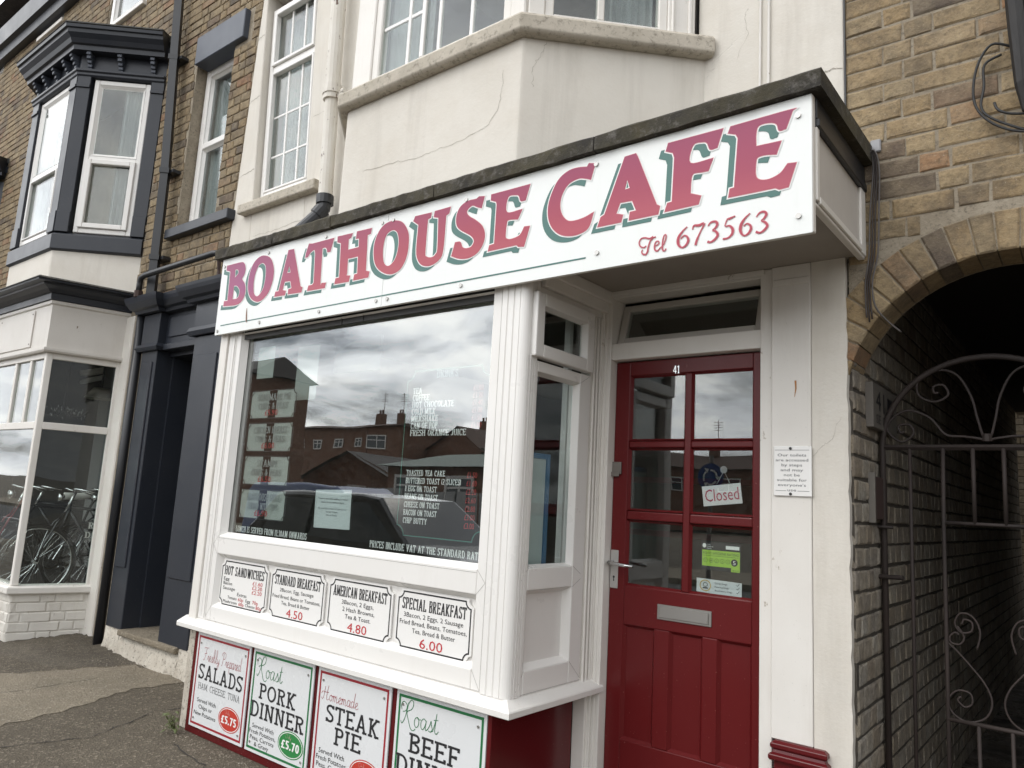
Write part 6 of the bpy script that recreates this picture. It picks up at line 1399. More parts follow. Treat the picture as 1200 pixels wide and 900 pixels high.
def oriel(dx=0, dz=0, full=True):
    W_, C_, L_, LW = (-7.28, .7), (-7.90, .13), (-9.03, .13), (-9.65, .7)
    sh = lambda ps: [(x + dx, y) for x, y in ps]; path = sh([LW, L_, C_, W_])
    zz = lambda pr: [(o, z + dz) for o, z in pr]
    if not full:
        m = MB(); m.poly(sh([(-9.65, .72), L_, C_, (-7.28, .72)]), 3.18, 5.6 + dz); b = m.build('bay_window', NAVY, old)
    else:
        m = MB(); m.poly(sh([(-9.65, .72), L_, C_, (-7.28, .72)]), 3.15, 3.62); m.build('bay_apron', PLASTER, old, bevel=.01)
        m = MB(); m.run(zz([(-.06, 3.60), (.0, 3.60), (.03, 3.615), (.03, 3.76), (-.0, 3.785), (-.06, 3.79)]), path); m.poly(sh([(-9.6, .72), (-8.99, .2), (-7.94, .2), (-7.36, .72)]), 3.6, 3.66)
        # corner pilasters and wall posts
        for A_, u_, a, b_ in ((C_, (.62, .57), .0, .125), (C_, (1, 0), -.16, .0), (C_, (.62, .57), .715, .842), (L_, (1, 0), .0, .16), (LW, (.62, -.57), .0, .12), (LW, (.62, -.57), .7, .842)):
            q = MB((A_[0] + dx, A_[1]), u_)
            for z0, z1, o_ in ((3.79, 4.0, .012), (4.0, 5.30, .0), (5.30, 5.33, .014), (5.33, 5.42, .006)):
                q.box(a - .001, b_ + .001, -.012 - o_, .08, z0, z1)
            m.v += q.v[:]; n0 = len(m.v) - len(q.v); m.f += [tuple(i + n0 for i in f_) for f_ in q.f]; m.mi += q.mi
        m.run(zz([(-.08, 5.415), (.015, 5.415), (.03, 5.43), (.03, 5.455), (.045, 5.465), (.045, 5.49), (.0, 5.495), (.0, 5.66), (-.08, 5.66)]), path)
        m.poly(sh([(-9.6, .72), (-8.99, .2), (-7.94, .2), (-7.36, .72)]), 5.45, 5.6)
        b = m.build('bay_window', NAVY, old, bevel=.003)
    q = MB(); q.run(zz([(-.05, 5.655), (.10, 5.655), (.105, 5.70), (.13, 5.71), (.15, 5.75), (.185, 5.79), (.19, 5.825), (.21, 5.83), (.215, 5.86), (-.05, 5.90)]), path); q.poly(sh([(-9.7, .72), (-9.03, .1), (-7.9, .1), (-7.2, .72)]), 5.72 + dz, 5.8 + dz)
    q.build('bay_cornice', NAVY, b)
    q = MB(); q.run(zz([(-.1, 5.903), (.20, 5.863), (.222, 5.868), (.215, 5.885), (-.1, 5.96)]), path); q.poly(sh([(-9.7, .72), (-9.03, .12), (-7.9, .12), (-7.2, .72)]), 5.86 + dz, 5.93 + dz)
    q.build('lead_roof', stone('dark_lead', (.035, .035, .036), (.07, .068, .06), (.11, .105, .09), 7), b)
    def bracket(A_, u_, a):
        q = MB((A_[0] + dx, A_[1]), u_); w = .022
        for k, (o_, z0, z1) in enumerate(((.085, 5.62, 5.652), (.07, 5.585, 5.62), (.045, 5.55, 5.585), (.028, 5.515, 5.55), (.018, 5.497, 5.515))): q.box(a - w, a + w, -o_, .0, z0 + dz, z1 + dz)
        q.build('bracket', NAVY2, b, bevel=.004)
    for a in (.10, .34, .60, .86, 1.06): bracket(L_, (1, 0), a)
    for a in (.10, .40, .72): bracket(C_, (.62, .57), a)
    if not full: return
    # white frames: angled side, front and far side
    for A_, u_, a0, a1, tr in ((C_, (.62, .57), .155, .705, 4.57), (L_, (1, 0), .17, .96, 4.53), (LW, (.62, -.57), .13, .69, 4.57)):
        pl = MB((A_[0] + dx, A_[1]), u_)
        q = newp(pl); q.frame(a0, a1, 3.80, 5.405, .05, .01, .07); q.box(a0 + .05, a1 - .05, .012, .07, tr - .03, tr + .03)
        w = q.build('window', WHITE_UPVC, old, bevel=.006)
        q = newp(pl); q.frame(a0 + .04, a1 - .04, 3.85, tr - .01, .05, -.012, .03) if u_[0] < 1 and u_[1] > 0 else q.frame(a0 + .05, a1 - .05, 3.85, tr - .03, .02, -.002, .03)
        q.build('sash', WHITE_UPVC, w, bevel=.006)
        q = newp(pl); q.bevelframe(a0 + .05, a1 - .05, tr + .03, 5.355, .03, .012, .035); q.build('glazing_bead', WHITE_UPVC, w)
        for z0, z1 in ((3.88, tr - .035), (tr + .03, 5.355)):
            q = newp(pl); q.box(a0 + .06, a1 - .06, .03, .036, z0, z1); q.build('pane', GLASS_UP, w)
    m = MB(); m.poly([(-9.5, .72), (-8.95, .25), (-7.98, .25), (-7.4, .72), (-7.4, 2.2), (-9.5, 2.2)], 3.6, 3.63); m.poly([(-9.5, 2.15), (-7.35, 2.15), (-7.35, 2.2), (-9.5, 2.2)], 3.6, 5.5); m.poly([(-7.4, .72), (-7.35, .72), (-7.35, 2.2), (-7.4, 2.2)], 3.6, 5.5); m.poly([(-9.55, .72), (-9.5, .72), (-9.5, 2.2), (-9.55, 2.2)], 3.6, 5.5); m.poly([(-9.55, .72), (-7.35, .72), (-7.35, 2.2), (-9.55, 2.2)], 5.45, 5.5)
    m.build('room_lining', DARK2, old)
    pl = MB(C_, (.62, .57)); curtain('white curtain gathered at the right of the navy bay angled window', C_, (.62, .57), .44, .66, 3.85, 5.35, .08, 6, .02)
    curtain('pale net curtain across the front of the navy bay window', L_, (1, 0), .22, .50, 3.85, 5.35, .10, 6, .02)
    curtain('pale net curtain hanging at the right part of the navy bay front', L_, (1, 0), .70, .93, 3.85, 5.35, .09, 4, .02)
oriel(); oriel(-4.42, -.20, False)

# shop bay
CS, WS = (-7.54, .10), (-7.38, .70)
pathS = [(-10.6, .10), CS, WS]
m = MB(); m.poly([(-10.6, .112), (-7.545, .112), (-7.505, .25), (-10.6, .25)], 0, .42); m.poly([(-7.65, .255), (-7.508, .255), (-7.39, .69), (-7.39, .95), (-7.53, .95)], 0, .418); bb = m.build('shop_base', PAINTED_BRICK, old)
for A_, u_, s0, s1, sd_ in (((-10.6, .112), (1, 0), 0, 3.055, 31), ((-7.543, .11), (.16, .60), 0, .60, 32)):
    brick_field(bb, A_, u_, s0, s1, .005, .42, lambda *a: True, (PAINTED_BRICK, PAINTED_BRICK), near=lambda s, z: -s if s1 > 1 else s, ch=.083, quota=40 if s1 > 1 else 30, seed=sd_, depth=.03, proud=.008, jt=.006)
m = MB(); m.run([(-.1, .415), (.035, .415), (.04, .425), (.04, .468), (.03, .48), (-.1, .488)], pathS); m.build('shop_sill', WHITE_WOOD, old, bevel=.003)
pF = MB(CS, (1, 0)); pS = MB(CS, (.16, .60))
q = newp(pF)
q.box(-3.06, -.05, -.0, .05, 1.86, 1.925); q.box(-3.06, -.05, .0, .05, 2.505, 2.56)
q.box(-.05, .0, -.0, .05, .485, 2.56)
for a in (-.37, -.74, -1.6): q.box(a - .025, a + .025, .005, .045, 1.925, 2.505)
q.box(-1.6, -1.55, .005, .045, .485, 1.86)
w1 = q.build('shop_front_window', WHITE_WOOD, old, bevel=.004)
q = newp(pS); q.box(.005, .05, -.0, .05, .485, 2.56); q.box(.05, .575, -.004, .05, 1.86, 1.925); q.box(.05, .575, .0, .05, 2.505, 2.56); q.box(.575, .62, .0, .05, .46, 2.56)
w2 = q.build('shop_side_window', WHITE_WOOD, old, bevel=.004)
for pl, par, L2 in ((pF, w1, [(-3.05, -1.6, .485, 1.86), (-1.55, -.05, .485, 1.86), (-.715, -.395, 1.925, 2.505), (-.345, -.05, 1.925, 2.505), (-1.575, -.765, 1.925, 2.505), (-3.05, -1.625, 1.925, 2.505)]), (pS, w2, [(.05, .575, .485, 1.86), (.05, .575, 1.925, 2.505)])):
    for a0, a1, z0, z1 in L2: q = newp(pl); q.box(a0, a1, .022, .028, z0, z1); q.build('pane', GLASS_LEFT, par)
# painted brick end pier beside the side window
m = MB(WS, (1, 0)); m.box(-.03, .16, -.02, .2, 0, 3.0); pier = m.build('end_pier', PAINTED_BRICK, old, bevel=.01)
# fascia of the shop bay
m = MB(); m.run([(-.06, 2.56), (.035, 2.56), (.045, 2.575), (.045, 2.60), (.02, 2.605), (.02, 3.0), (.035, 3.01), (.035, 3.04), (-.06, 3.045)], [(-10.6, .10), CS, (-7.365, .75)]); m.build('shop_fascia', OFF_WHITE, old)
q = newp(pF); q.box(-3.0, -.36, -.032, -.02, 2.63, 2.98); q.build('fascia_panel', OFF_WHITE, old, bevel=.003)
for x, z in ((-.39, 2.95), (-.39, 2.66), (-1.2, 2.95), (-1.2, 2.66)): q = newp(pF); screw(q, x, z, -.032, .007); q.build('screw', STEEL, old)
m = MB(); m.run([(-.06, 3.045), (.05, 3.045), (.055, 3.10), (.075, 3.105), (.10, 3.13), (.15, 3.155), (.155, 3.172), (.21, 3.176), (.215, 3.19), (-.06, 3.215)], [(-10.6, .10), CS, (-7.36, .77)]); m.poly([(-10.6, .15), (-7.56, .15), (-7.42, .75), (-10.6, .75)], 3.05, 3.21); m.build('shop_cornice', NAVY, old)
m = MB(); m.run([(-.1, 3.218), (.212, 3.193), (.222, 3.196), (.21, 3.212), (-.1, 3.25)], [(-10.6, .10), CS, (-7.36, .77)]); m.build('cornice_lead', MATS['x'] if 'x' in MATS else stone('old_lead', (.04, .04, .042), (.10, .095, .085), (.20, .19, .16), 7), old)
# interior of the old shop
m = MB(); m.poly([(-10.6, .13), (-7.57, .13), (-7.41, .72), (-7.41, 4.2), (-10.6, 4.2)], .20, .28); m.build('display_floor', plain('shop_floor', (.03, .027, .025), .7), old)
LW_ = plain('shop_grey_wall', (.06, .06, .058), .8)
m = MB(); m.face([(-10.6, 3.2, .4), (-7.36, 3.2, .4), (-7.36, 3.2, 3.1), (-10.6, 3.2, 3.1)]); m.face([(-7.36, 1.0, .4), (-7.36, 3.2, .4), (-7.36, 3.2, 3.1), (-7.36, 1.0, 3.1)]); m.face([(-10.6, .2, .4), (-10.6, 3.2, .4), (-10.6, 3.2, 3.1), (-10.6, .2, 3.1)]); m.face([(-10.6, .15, 2.9), (-7.58, .15, 2.9), (-7.43, .75, 2.9), (-7.43, 3.2, 2.9), (-10.6, 3.2, 2.9)])
m.build('shop_lining', LW_, old, fix=False)
m = MB(); m.poly([(-9.6, 1.45), (-8.95, 1.45), (-8.95, 1.5), (-9.6, 1.5)], .42, 2.9); m.build('inner_partition', plain('grey_partition', (.15, .15, .145), .7), old)
m = MB(); m.poly([(-7.9, .98), (-7.40, .98), (-7.40, 1.0), (-7.9, 1.0)], .42, 1.35); m.build('chalk_board', DARK, old)
q = newp(pS); V = place_text(slab_text('R', .2, .1, .07, .1), .530, .985, .048, .056, .034, mb=q); place_text(slab_text('DE', .2, .1, .07, .1), .512, .900, .095, .056, .034, mb=q); place_text(sans_text('079'), .516, .858, .08, .024, .034, mb=q)
q.box(.514, .574, .034, .0342, .888, .891); q.build('shop_lettering', plain('chalk_white', (.45, .44, .42), .7), w2, fix=False)
t = thing('ceiling_tube', 'long fluorescent tube fitting on the old shop ceiling', 'lamp', (-10, 1.6, 2.7)); m = MB(); m.tube([(-10.9 + .6, 1.5, 2.66), (-9.3, 1.5, 2.70)], .03, 8); m.build('tube', plain('tube_white', (.5, .5, .48), .5), t); m = MB(); m.poly([(-10.3, 1.46), (-9.3, 1.46), (-9.3, 1.54), (-10.3, 1.54)], 2.74, 2.80); m.build('fitting', OFF_WHITE, t)
t = thing('chandelier', 'glass bead chandelier hanging in the old shop window', 'chandelier', (-9.4, 1.0, 2.2)); m = MB(); m.tube([(-9.4, 1, 2.9), (-9.4, 1, 2.2)], .012, 6)
for k in range(8): a = k * pi / 4; m.tube(smooth_pts([(-9.4, 1, 2.2), (-9.4 + .15 * cos(a), 1 + .15 * sin(a), 2.13), (-9.4 + .28 * cos(a), 1 + .28 * sin(a), 2.22)], 4), .006, 5)
m.build('frame', DARK, t)
for k in range(46):
    a = random.random() * 6.28; r = random.choice((.28, .2, .12)); q = MB(); x, y, z = -9.4 + r * cos(a), 1 + r * sin(a), 2.12 + random.random() * .14
    q.v = [(x, y, z + .014), (x + .007, y, z), (x, y + .007, z), (x - .007, y, z), (x, y - .007, z), (x, y, z - .018)]; q.f = [(0, 1, 2), (0, 2, 3), (0, 3, 4), (0, 4, 1), (5, 2, 1), (5, 3, 2), (5, 4, 3), (5, 1, 4)]; q.mi = [0] * 8
    if k == 0: beads = q
    else:
        n0 = len(beads.v); beads.v += q.v; beads.f += [tuple(i + n0 for i in f_) for f_ in q.f]; beads.mi += q.mi
beads.build('glass_beads', plain('bead_glass', (.7, .7, .7), .05, .6), t, kind='stuff', fix=False)
t = thing('hanging_lamp', 'small cream lamp shade hanging by the old shop side window', 'lamp', (-8.9, 1.2, 2.3)); m = MB(); m.tube([(-8.95, 1.2, 2.34), (-8.95, 1.2, 2.46)], [.17, .09], 16, cap=False); m.build('lamp_shade', plain('cream_shade', (.42, .40, .35), .7), t, smooth=True); m = MB(); m.tube([(-8.95, 1.2, 2.46), (-8.95, 1.2, 2.9)], .006, 5); m.build('flex', DARK, t)

# navy doorway
m = FR(.7)
for a0, a1 in ((-6.85, -6.57), (-5.94, -5.50)):
    zb = .205 if a0 < -6 else .205
    m.box(a0, a1, -.07, .3, zb, 2.66); m.box(a0 + .05, a1 - .05, -.082, -.07, zb + .5, 2.5)
m.box(-6.86, -6.56, -.085, .2, 2.66, 2.94); m.box(-5.95, -5.50, -.085, .2, 2.73, 2.96)
m.box(-6.57, -5.94, -.01, .2, 2.655, 2.94); m.box(-6.50, -6.0, -.022, -.01, 2.72, 2.90); m.box(-6.575, -5.935, -.05, .2, 2.60, 2.655)
m.box(-6.86, -5.50, -.02, .2, 2.94, 3.06)
m.build('doorway', NAVY, old, bevel=.005)
m = MB(); 
cp = [(0, 2.94), (.10, 2.94), (.11, 2.965), (.13, 2.97), (.155, 3.01), (.19, 3.035), (.20, 3.06), (.205, 3.085), (0, 3.10)]
m.run(cp, [(-6.87, .80), (-6.87, .60), (-6.55, .60), (-6.55, .66), (-5.97, .66), (-5.97, .60), (-5.50, .60), (-5.50, .8)]) if False else m.run([(0, 2.945), (.05, 2.945), (.06, 2.97), (.09, 2.985), (.12, 3.03), (.13, 3.06), (.135, 3.085), (0, 3.10)], [(-6.88, .85), (-6.88, .615), (-6.555, .615), (-6.555, .68), (-5.955, .68), (-5.955, .615), (-5.50, .615), (-5.50, .8)])
m.build('doorway_cornice', NAVY, old)
for a0, a1 in ((-6.87, -6.55), (-5.96, -5.50)):
    m = MB(); m.run([(0, 2.665), (.03, 2.665), (.045, 2.70), (.03, 2.735), (0, 2.74)] if a0 > -6 else [(0, 2.60), (.03, 2.60), (.045, 2.63), (.03, 2.66), (0, 2.665)], [(a0, .8), (a0, .628), (a1, .628), (a1, .8)]); m.build('capital', NAVY, old)
m = FR(1.0); m.box(-7.3, -5.9, .02, .06, .22, 2.6); dd = m.build('black_door', plain('black_door_paint', (.012, .013, .018), .3), old, label='black panelled door deep in the navy doorway')
for a0, a1 in ((-7.05, -6.62), (-6.5, -6.08)):
    for z0, z1 in ((.42, .98), (1.15, 2.02), (2.12, 2.48)):
        q = FR(1.0); q.bevelframe(a0, a1, z0, z1, .04, -.008, .018); q.bevelframe(a0 - .02, a1 + .02, z0 - .02, z1 + .02, .02, .018, -.008); q.build('door_panel', MATS['black_door_paint'], dd)
m = MB(); m.poly([(-6.57, .78), (-6.545, .78), (-6.545, 1.02), (-6.57, 1.02)], .2, 2.62); m.poly([(-5.96, .78), (-5.94, .78), (-5.94, 1.02), (-5.96, 1.02)], .2, 2.62); m.poly([(-7.3, 1.02), (-6.57, 1.02), (-6.57, 1.06), (-7.3, 1.06)], .2, 2.62); m.poly([(-6.57, .75), (-5.94, .75), (-5.94, 1.05), (-6.57, 1.05)], 2.56, 2.6); m.build('door_lining', NAVY, old)
m = MB(); m.poly([(-6.86, .655), (-5.50, .655), (-5.50, 1.1), (-6.86, 1.1)], .0, .195); m.build('door_plinth', KERB, old, bevel=.02, seg=2)
m = MB(); m.poly([(-6.57, .60), (-5.62, .60), (-5.62, 1.1), (-6.57, 1.1)], .165, .213); m.build('threshold', CONCRETE, old, bevel=.012, seg=2)
# uneven foot of the plinth
for x0_, x1_, h_ in ((-6.86, -6.60, .20), (-6.60, -5.62, .165), (-5.62, -4.49, .21)):
    q = MB(); n = 14
    for k in range(n + 1):
        x = x0_ + (x1_ - x0_) * k / n; r = random.uniform
        q.v += [(x, .62 + r(-.03, .012), 0), (x, .635 + r(-.012, .008), h_ * .45), (x, .645 + r(-.008, .006), h_ + r(-.006, .006)), (x, .72, h_ + .004)]
    for k in range(n):
        for c in range(3): q.f.append((4 * k + c, 4 * k + 4 + c, 4 * k + 5 + c, 4 * k + 1 + c)); q.mi.append(0)
    q.build('rough_plinth', KERB, old, smooth=True)

# black drainpipe, cross pipe
t = thing('black_drainpipe', 'black drainpipe running down the brickwork between the navy bay and doorway', 'drainpipe', (-6.9, .6, 0))
m = MB(); m.tube([(-7.02, .60, 7.5), (-7.0, .60, 6.2), (-6.80, .60, 4.3), (-6.76, .60, 3.12)], .05, 4); m.build('pipe', BLACK_PIPE, t)
for x, z in ((-6.935, 5.5), (-6.80, 4.3), (-6.77, 3.45)): q = MB(); q.tube([(x, .6, z), (x, .6, z + .05)], .062, 4); q.box(x - .1, x + .1, .62, .70, z + .01, z + .04); q.build('bracket', BLACK_PIPE, t)
t = thing('lower_drainpipe', 'black pipe with thin white pipe beside the navy doorway foot', 'drainpipe', (-6.95, .6, 0))
m = MB(); m.tube([(-6.925, .62, 3.05), (-6.93, .62, .02)], .040, 10); m.build('black_pipe', BLACK_PIPE, t, smooth=True)
m = MB(); m.tube([(-6.992, .64, 2.60), (-6.995, .64, .05)], .012, 8); m.build('white_pipe', WHITE_UPVC, t)
t = thing('cross_pipe', 'black horizontal pipe across the bricks above the navy doorway', 'pipe', (-6.2, .5, 3.28))
m = MB(); m.tube([(-6.79, .50, 3.10), (-6.79, .50, 3.20), (-6.78, .50, 3.26), (-6.70, .50, 3.275), (-5.60, .52, 3.30), (-5.53, .55, 3.30), (-5.50, .66, 3.30)], .026, 8); m.build('pipe', BLACK_PIPE, t, smooth=True)
m = MB(); m.tube([(-5.55, .54, 3.30), (-5.56, .56, 3.16), (-5.555, .56, 3.12)], [.022, .012, .016], 7); m.build('hook', plain('rusted', (.05, .03, .025), .8), t)
m = MB(); m.tube([(-6.79, .50, 3.08), (-6.79, .50, 3.14)], .036, 8); m.build('bracket', plain('rusted', (.05, .03, .025), .8), t)

# ---------------------------------------------------------------- bicycles in the old shop
def wheel(name, parent, cx_, cy_, cz_, R_, nsp=28):
    q = MB(); ring_ = [(cx_ + R_ * cos(2 * pi * k / 36), cy_, cz_ + R_ * sin(2 * pi * k / 36)) for k in range(37)]
    q.tube(ring_, .018, 7, cap=False); w = q.build(name, RUBBER, parent, smooth=True)
    q = MB(); q.tube([(cx_ + (R_ - .026) * cos(2 * pi * k / 36), cy_, cz_ + (R_ - .026) * sin(2 * pi * k / 36)) for k in range(37)], .010, 6, cap=False); q.build('rim', CHROME, w, smooth=True)
    q = MB()
    for k in range(nsp): a = 2 * pi * k / nsp; q.tube([(cx_ + .02 * cos(a + .6), cy_ + (.02 if k % 2 else -.02), cz_ + .02 * sin(a + .6)), (cx_ + (R_ - .03) * cos(a), cy_, cz_ + (R_ - .03) * sin(a))], .0017, 4)
    q.tube([(cx_, cy_ - .045, cz_), (cx_, cy_ + .045, cz_)], .02, 8); q.build('spokes', CHROME, w)
def bicycle(label, wx, wy, wz, ang, frame_mat, saddle_mat, fork_mat):
    "wx, wy, wz is the front hub; the bicycle runs back from it in the direction ang"
    t = thing('bicycle', label, 'bicycle', (wx, wy, wz), 'old bicycles in the shop window'); del LOCS[t.name]; t.rotation_euler = (0, 0, rad(ang))
    ox = oy = oz = 0; face = -1
    P = lambda a, b, z: (a, b, z)
    wheel('front_wheel', t, ox, oy, oz, .34); r_ = P(1.05, 0, 0); wheel('rear_wheel', t, r_[0], r_[1], r_[2], .34)
    q = MB(); st, hd, bbk = P(.62 + .12, 0, .48), P(.22, 0, .56), P(.60, 0, -.04)
    q.tube([P(.25, 0, .48), bbk], .016, 8); q.tube([P(.235, 0, .53), st], .014, 8); q.tube([bbk, st, P(.78, 0, .58)], .015, 8)
    for b in (-.05, .05): q.tube([bbk, (r_[0], r_[1] + b, r_[2])], .009, 6); q.tube([st, (r_[0], r_[1] + b, r_[2])], .008, 6)
    q.build('frame', frame_mat, t, smooth=True)
    q = MB()
    for b in (-.05, .05): q.tube([P(0, b, 0), P(.03, b, .14), P(.13, b, .38), P(.17, b * .6, .42)], .010, 7); q.tube([P(.17, b * .5, .42), P(.255, b * .5, .60)], .007, 7)
    q.build('fork', fork_mat, t, smooth=True)
    q = MB(); q.tube([P(.20, 0, .48), P(.27, 0, .68)], .014, 8); q.tube(smooth_pts([P(.40, -.28, .68), P(.28, -.27, .70), P(.22, -.15, .71), P(.25, 0, .69), P(.22, .15, .71), P(.28, .27, .70), P(.40, .28, .68)], 5), .011, 8)
    for b in (-.2, .2): q.tube([P(.24, b, .70), P(.34, b * 1.25, .66)], .006, 6)
    q.build('handlebar', CHROME, t, smooth=True)
    q = MB()
    for a0, s_ in ((0, 1), (1.05, 1)):
        pts = [P(a0 + .365 * cos(rad(a)), 0, .365 * sin(rad(a))) for a in range(10 if a0 else 20, 175, 12)]
        for pa, pb in zip(pts[:-1], pts[1:]): q.hexa([(pa[0], pa[1] - .03, pa[2]), (pb[0], pb[1] - .03, pb[2]), (pb[0], pb[1] + .03, pb[2]), (pa[0], pa[1] + .03, pa[2]), (pa[0], pa[1] - .03, pa[2] + .004), (pb[0], pb[1] - .03, pb[2] + .004), (pb[0], pb[1] + .03, pb[2] + .004), (pa[0], pa[1] + .03, pa[2] + .004)], False)
    q.build('mudguard', frame_mat, t)
    q = MB(); s0 = P(.80, 0, .63); rr = [(-.14, .02, .0), (-.06, .035, .0), (.02, .07, .0), (.09, .10, .01), (.13, .085, .02)]
    for a, w_, dz in rr:
        for c in range(8): an = 2 * pi * c / 8; q.v.append((s0[0] - face * a, s0[1] + w_ * cos(an), s0[2] + dz + (.03 if sin(an) > 0 else .045) * sin(an)))
    for k in range(4):
        for c in range(8): q.f.append((8 * k + c, 8 * k + (c + 1) % 8, 8 * k + 8 + (c + 1) % 8, 8 * k + 8 + c)); q.mi.append(0)
    q.f += [tuple(range(8)), tuple(32 + c for c in range(8))]; q.mi += [0, 0]; q.build('saddle', saddle_mat, t, smooth=True)
    q = MB(); q.tube([P(.12, 0, .62), P(.17, 0, .62)], [.045, .03], 12); q.build('headlamp', CHROME, t, smooth=True)
    q = MB(); q.tube([P(.60, -.03, -.04), P(.60, .05, -.04)], .085, 16); q.tube([P(.60, .07, -.04), P(.52, .07, -.19)], .008, 6); q.tube([P(.60, -.07, -.04), P(.68, -.07, .11)], .008, 6); q.build('crank', CHROME, t)
BFR = plain('bike_black', (.018, .018, .02), .25); BRED = plain('bike_red', (.22, .03, .035), .3); SADW = plain('pale_saddle', (.62, .60, .56), .5); SADB = plain('dark_saddle', (.04, .03, .025), .5)
bicycle('old black roadster with chrome handlebar nearest the side glass of the old shop', -8.20, .50, .62, 84, BFR, SADB, BFR)
bicycle('red forked bicycle with white saddle behind the black roadster', -8.72, .25, .62, 97, BFR, SADW, BRED)
bicycle('dark bicycle with pale saddle squeezed behind the other two', -8.45, .95, .62, 100, BFR, SADW, BFR)
bicycle('dark bicycle furthest left in the old shop window', -9.35, .62, .62, 78, BFR, SADB, BFR)

# small weed at the foot of the posters
t = thing('weed', 'small green weed growing at the left foot of the posters', 'weed', (-4.40, -.01, 0))
LEAF = paint('weed_leaf', (.07, .10, .025), .6, .5, (.12, .11, .04), .5, .4)
for k in range(26):
    a = random.random() * 6.28; r = random.uniform(.01, .075); h = random.uniform(.02, .12); x, y = -4.40 + r * cos(a) * 1.1, -.015 - abs(r * sin(a)) * .9; s_ = random.uniform(.012, .028)
    q = MB(); d_ = Vector((cos(a), -abs(sin(a)), random.uniform(-.3, .5))).normalized() * s_; n_ = Vector((-d_.y, d_.x, 0)).normalized() * s_ * .45
    c_ = Vector((x, y, h)); q.v = [tuple(c_ - d_), tuple(c_ - d_ * .2 + n_), tuple(c_ + d_ + Vector((0, 0, -.01))), tuple(c_ - d_ * .2 - n_), tuple(c_ + Vector((0, 0, .004)))]
    q.f = [(0, 1, 4), (1, 2, 4), (2, 3, 4), (3, 0, 4)]; q.mi = [0] * 4; q.build('leaf', LEAF, t, fix=False)
q = MB()
for k in range(9): a = random.random() * 6.28; q.tube([(-4.40, -.005, 0), (-4.40 + .03 * cos(a), -.02 - .02 * abs(sin(a)), .05), (-4.40 + .06 * cos(a), -.03 - .04 * abs(sin(a)), .10)], [.003, .002, .001], 5)
q.build('stem', LEAF, t)

# ================================================================ ACROSS THE STREET (seen only in the glass)
RB = brick_mat('red_brick_far', cols=[(0, (.16, .06, .04)), (.5, (.20, .08, .055)), (1, (.14, .055, .04))], soot=.3)
TILE = stone('tile_roof', (.10, .055, .04), (.07, .045, .035), (.05, .05, .04), 3)
WG = plain('far_pane', (.05, .06, .07), .08)
def house(label, x0, x1, y0, y1, h, hr, wallm, roofm, wins, chim=(), gable=False):
    "front faces +Y (towards the cafe)"
    t = thing('house', label, 'house', ((x0 + x1) / 2, (y0 + y1) / 2, 0), 'houses across the street')
    m = MB(); m.poly([(x0, y0), (x1, y0), (x1, y1), (x0, y1)], 0, h)
    if gable: i = len(m.v); xm = (x0 + x1) / 2; m.v += [(x0, y1, h), (x1, y1, h), (xm, y1, hr), (x0, y0, h), (x1, y0, h), (xm, y0, hr)]; m.f += [(i, i + 1, i + 2), (i + 5, i + 4, i + 3)]; m.mi += [0, 0]
    m.build('wall', wallm, t, fix=False)
    m = MB(); xm, ym = (x0 + x1) / 2, (y0 + y1) / 2; o = .3
    if gable: m.v = [(x0 - o, y0 - o, h - .2), (xm, y0 - o, hr), (xm, y1 + o, hr), (x0 - o, y1 + o, h - .2), (x1 + o, y0 - o, h - .2), (x1 + o, y1 + o, h - .2)]; m.f = [(0, 1, 2, 3), (1, 4, 5, 2)]
    else: m.v = [(x0 - o, y0 - o, h), (x1 + o, y0 - o, h), (x1, ym, hr), (x0, ym, hr), (x1 + o, y1 + o, h), (x0 - o, y1 + o, h)]; m.f = [(0, 1, 2, 3), (3, 2, 4, 5), (1, 4, 2), (0, 3, 5)]
    m.mi = [0] * len(m.f); r = m.build('roof', roofm, t, fix=False)
    for cx_ in chim:
        q = MB(); q.poly([(cx_ - .35, ym - .3), (cx_ + .35, ym - .3), (cx_ + .35, ym + .3), (cx_ - .35, ym + .3)], hr - .5, hr + .9)
        for dx in (-.18, .18): q.tube([(cx_ + dx, ym, hr + .9), (cx_ + dx, ym, hr + 1.25)], .10, 8)
        q.build('chimney', wallm, r)
        q = MB(); q.tube([(cx_ + .3, ym, hr + .8), (cx_ + .3, ym, hr + 2.8)], .03, 5)
        for k in range(4): q.tube([(cx_ - .1, ym, hr + 2.0 + k * .2), (cx_ + .7, ym, hr + 2.0 + k * .2)], .02, 4)
        q.build('aerial', STEEL, r)
    for wx, wz, ww, wh in wins:
        q = MB((0, y1), (-1, 0)); q.frame(-wx - ww / 2, -wx + ww / 2, wz, wz + wh, .09, -.05, .05); q.box(-wx - .04, -wx + .04, -.04, .05, wz + .09, wz + wh - .09); q.box(-wx - ww / 2 + .09, -wx + ww / 2 - .09, -.03, .04, wz + wh * .6, wz + wh * .6 + .06)
        w = q.build('window', WHITE_UPVC, t); q = MB((0, y1), (-1, 0)); q.box(-wx - ww / 2 + .09, -wx + ww / 2 - .09, -.02, .02, wz + .09, wz + wh - .09); q.build('pane', WG, w)
Fv = -37.8
house('long brown brick house row with two chimneys across the street', -66, -47.3, Fv - 9, Fv, 6.8, 7.6, RB, TILE, [(-64 + 2.6 * k, 5.1, 1.0, .8) for k in range(7)] + [(-58, 1, 1.2, 1.3), (-52, 1, 1.2, 1.3)], chim=(-51, -48.4))
house('red brick flat fronted house with one white window', -47.2, -43.4, Fv - 8, Fv, 6.8, 7.0, RB, TILE, [(-46.2, 5.0, 2.1, 1.1)])
house('dark red gabled house with a lone chimney', -44.6, -36, Fv - 13, Fv - 3, 4.4, 7.2, RB, TILE, [], chim=(-41.6,), gable=True)
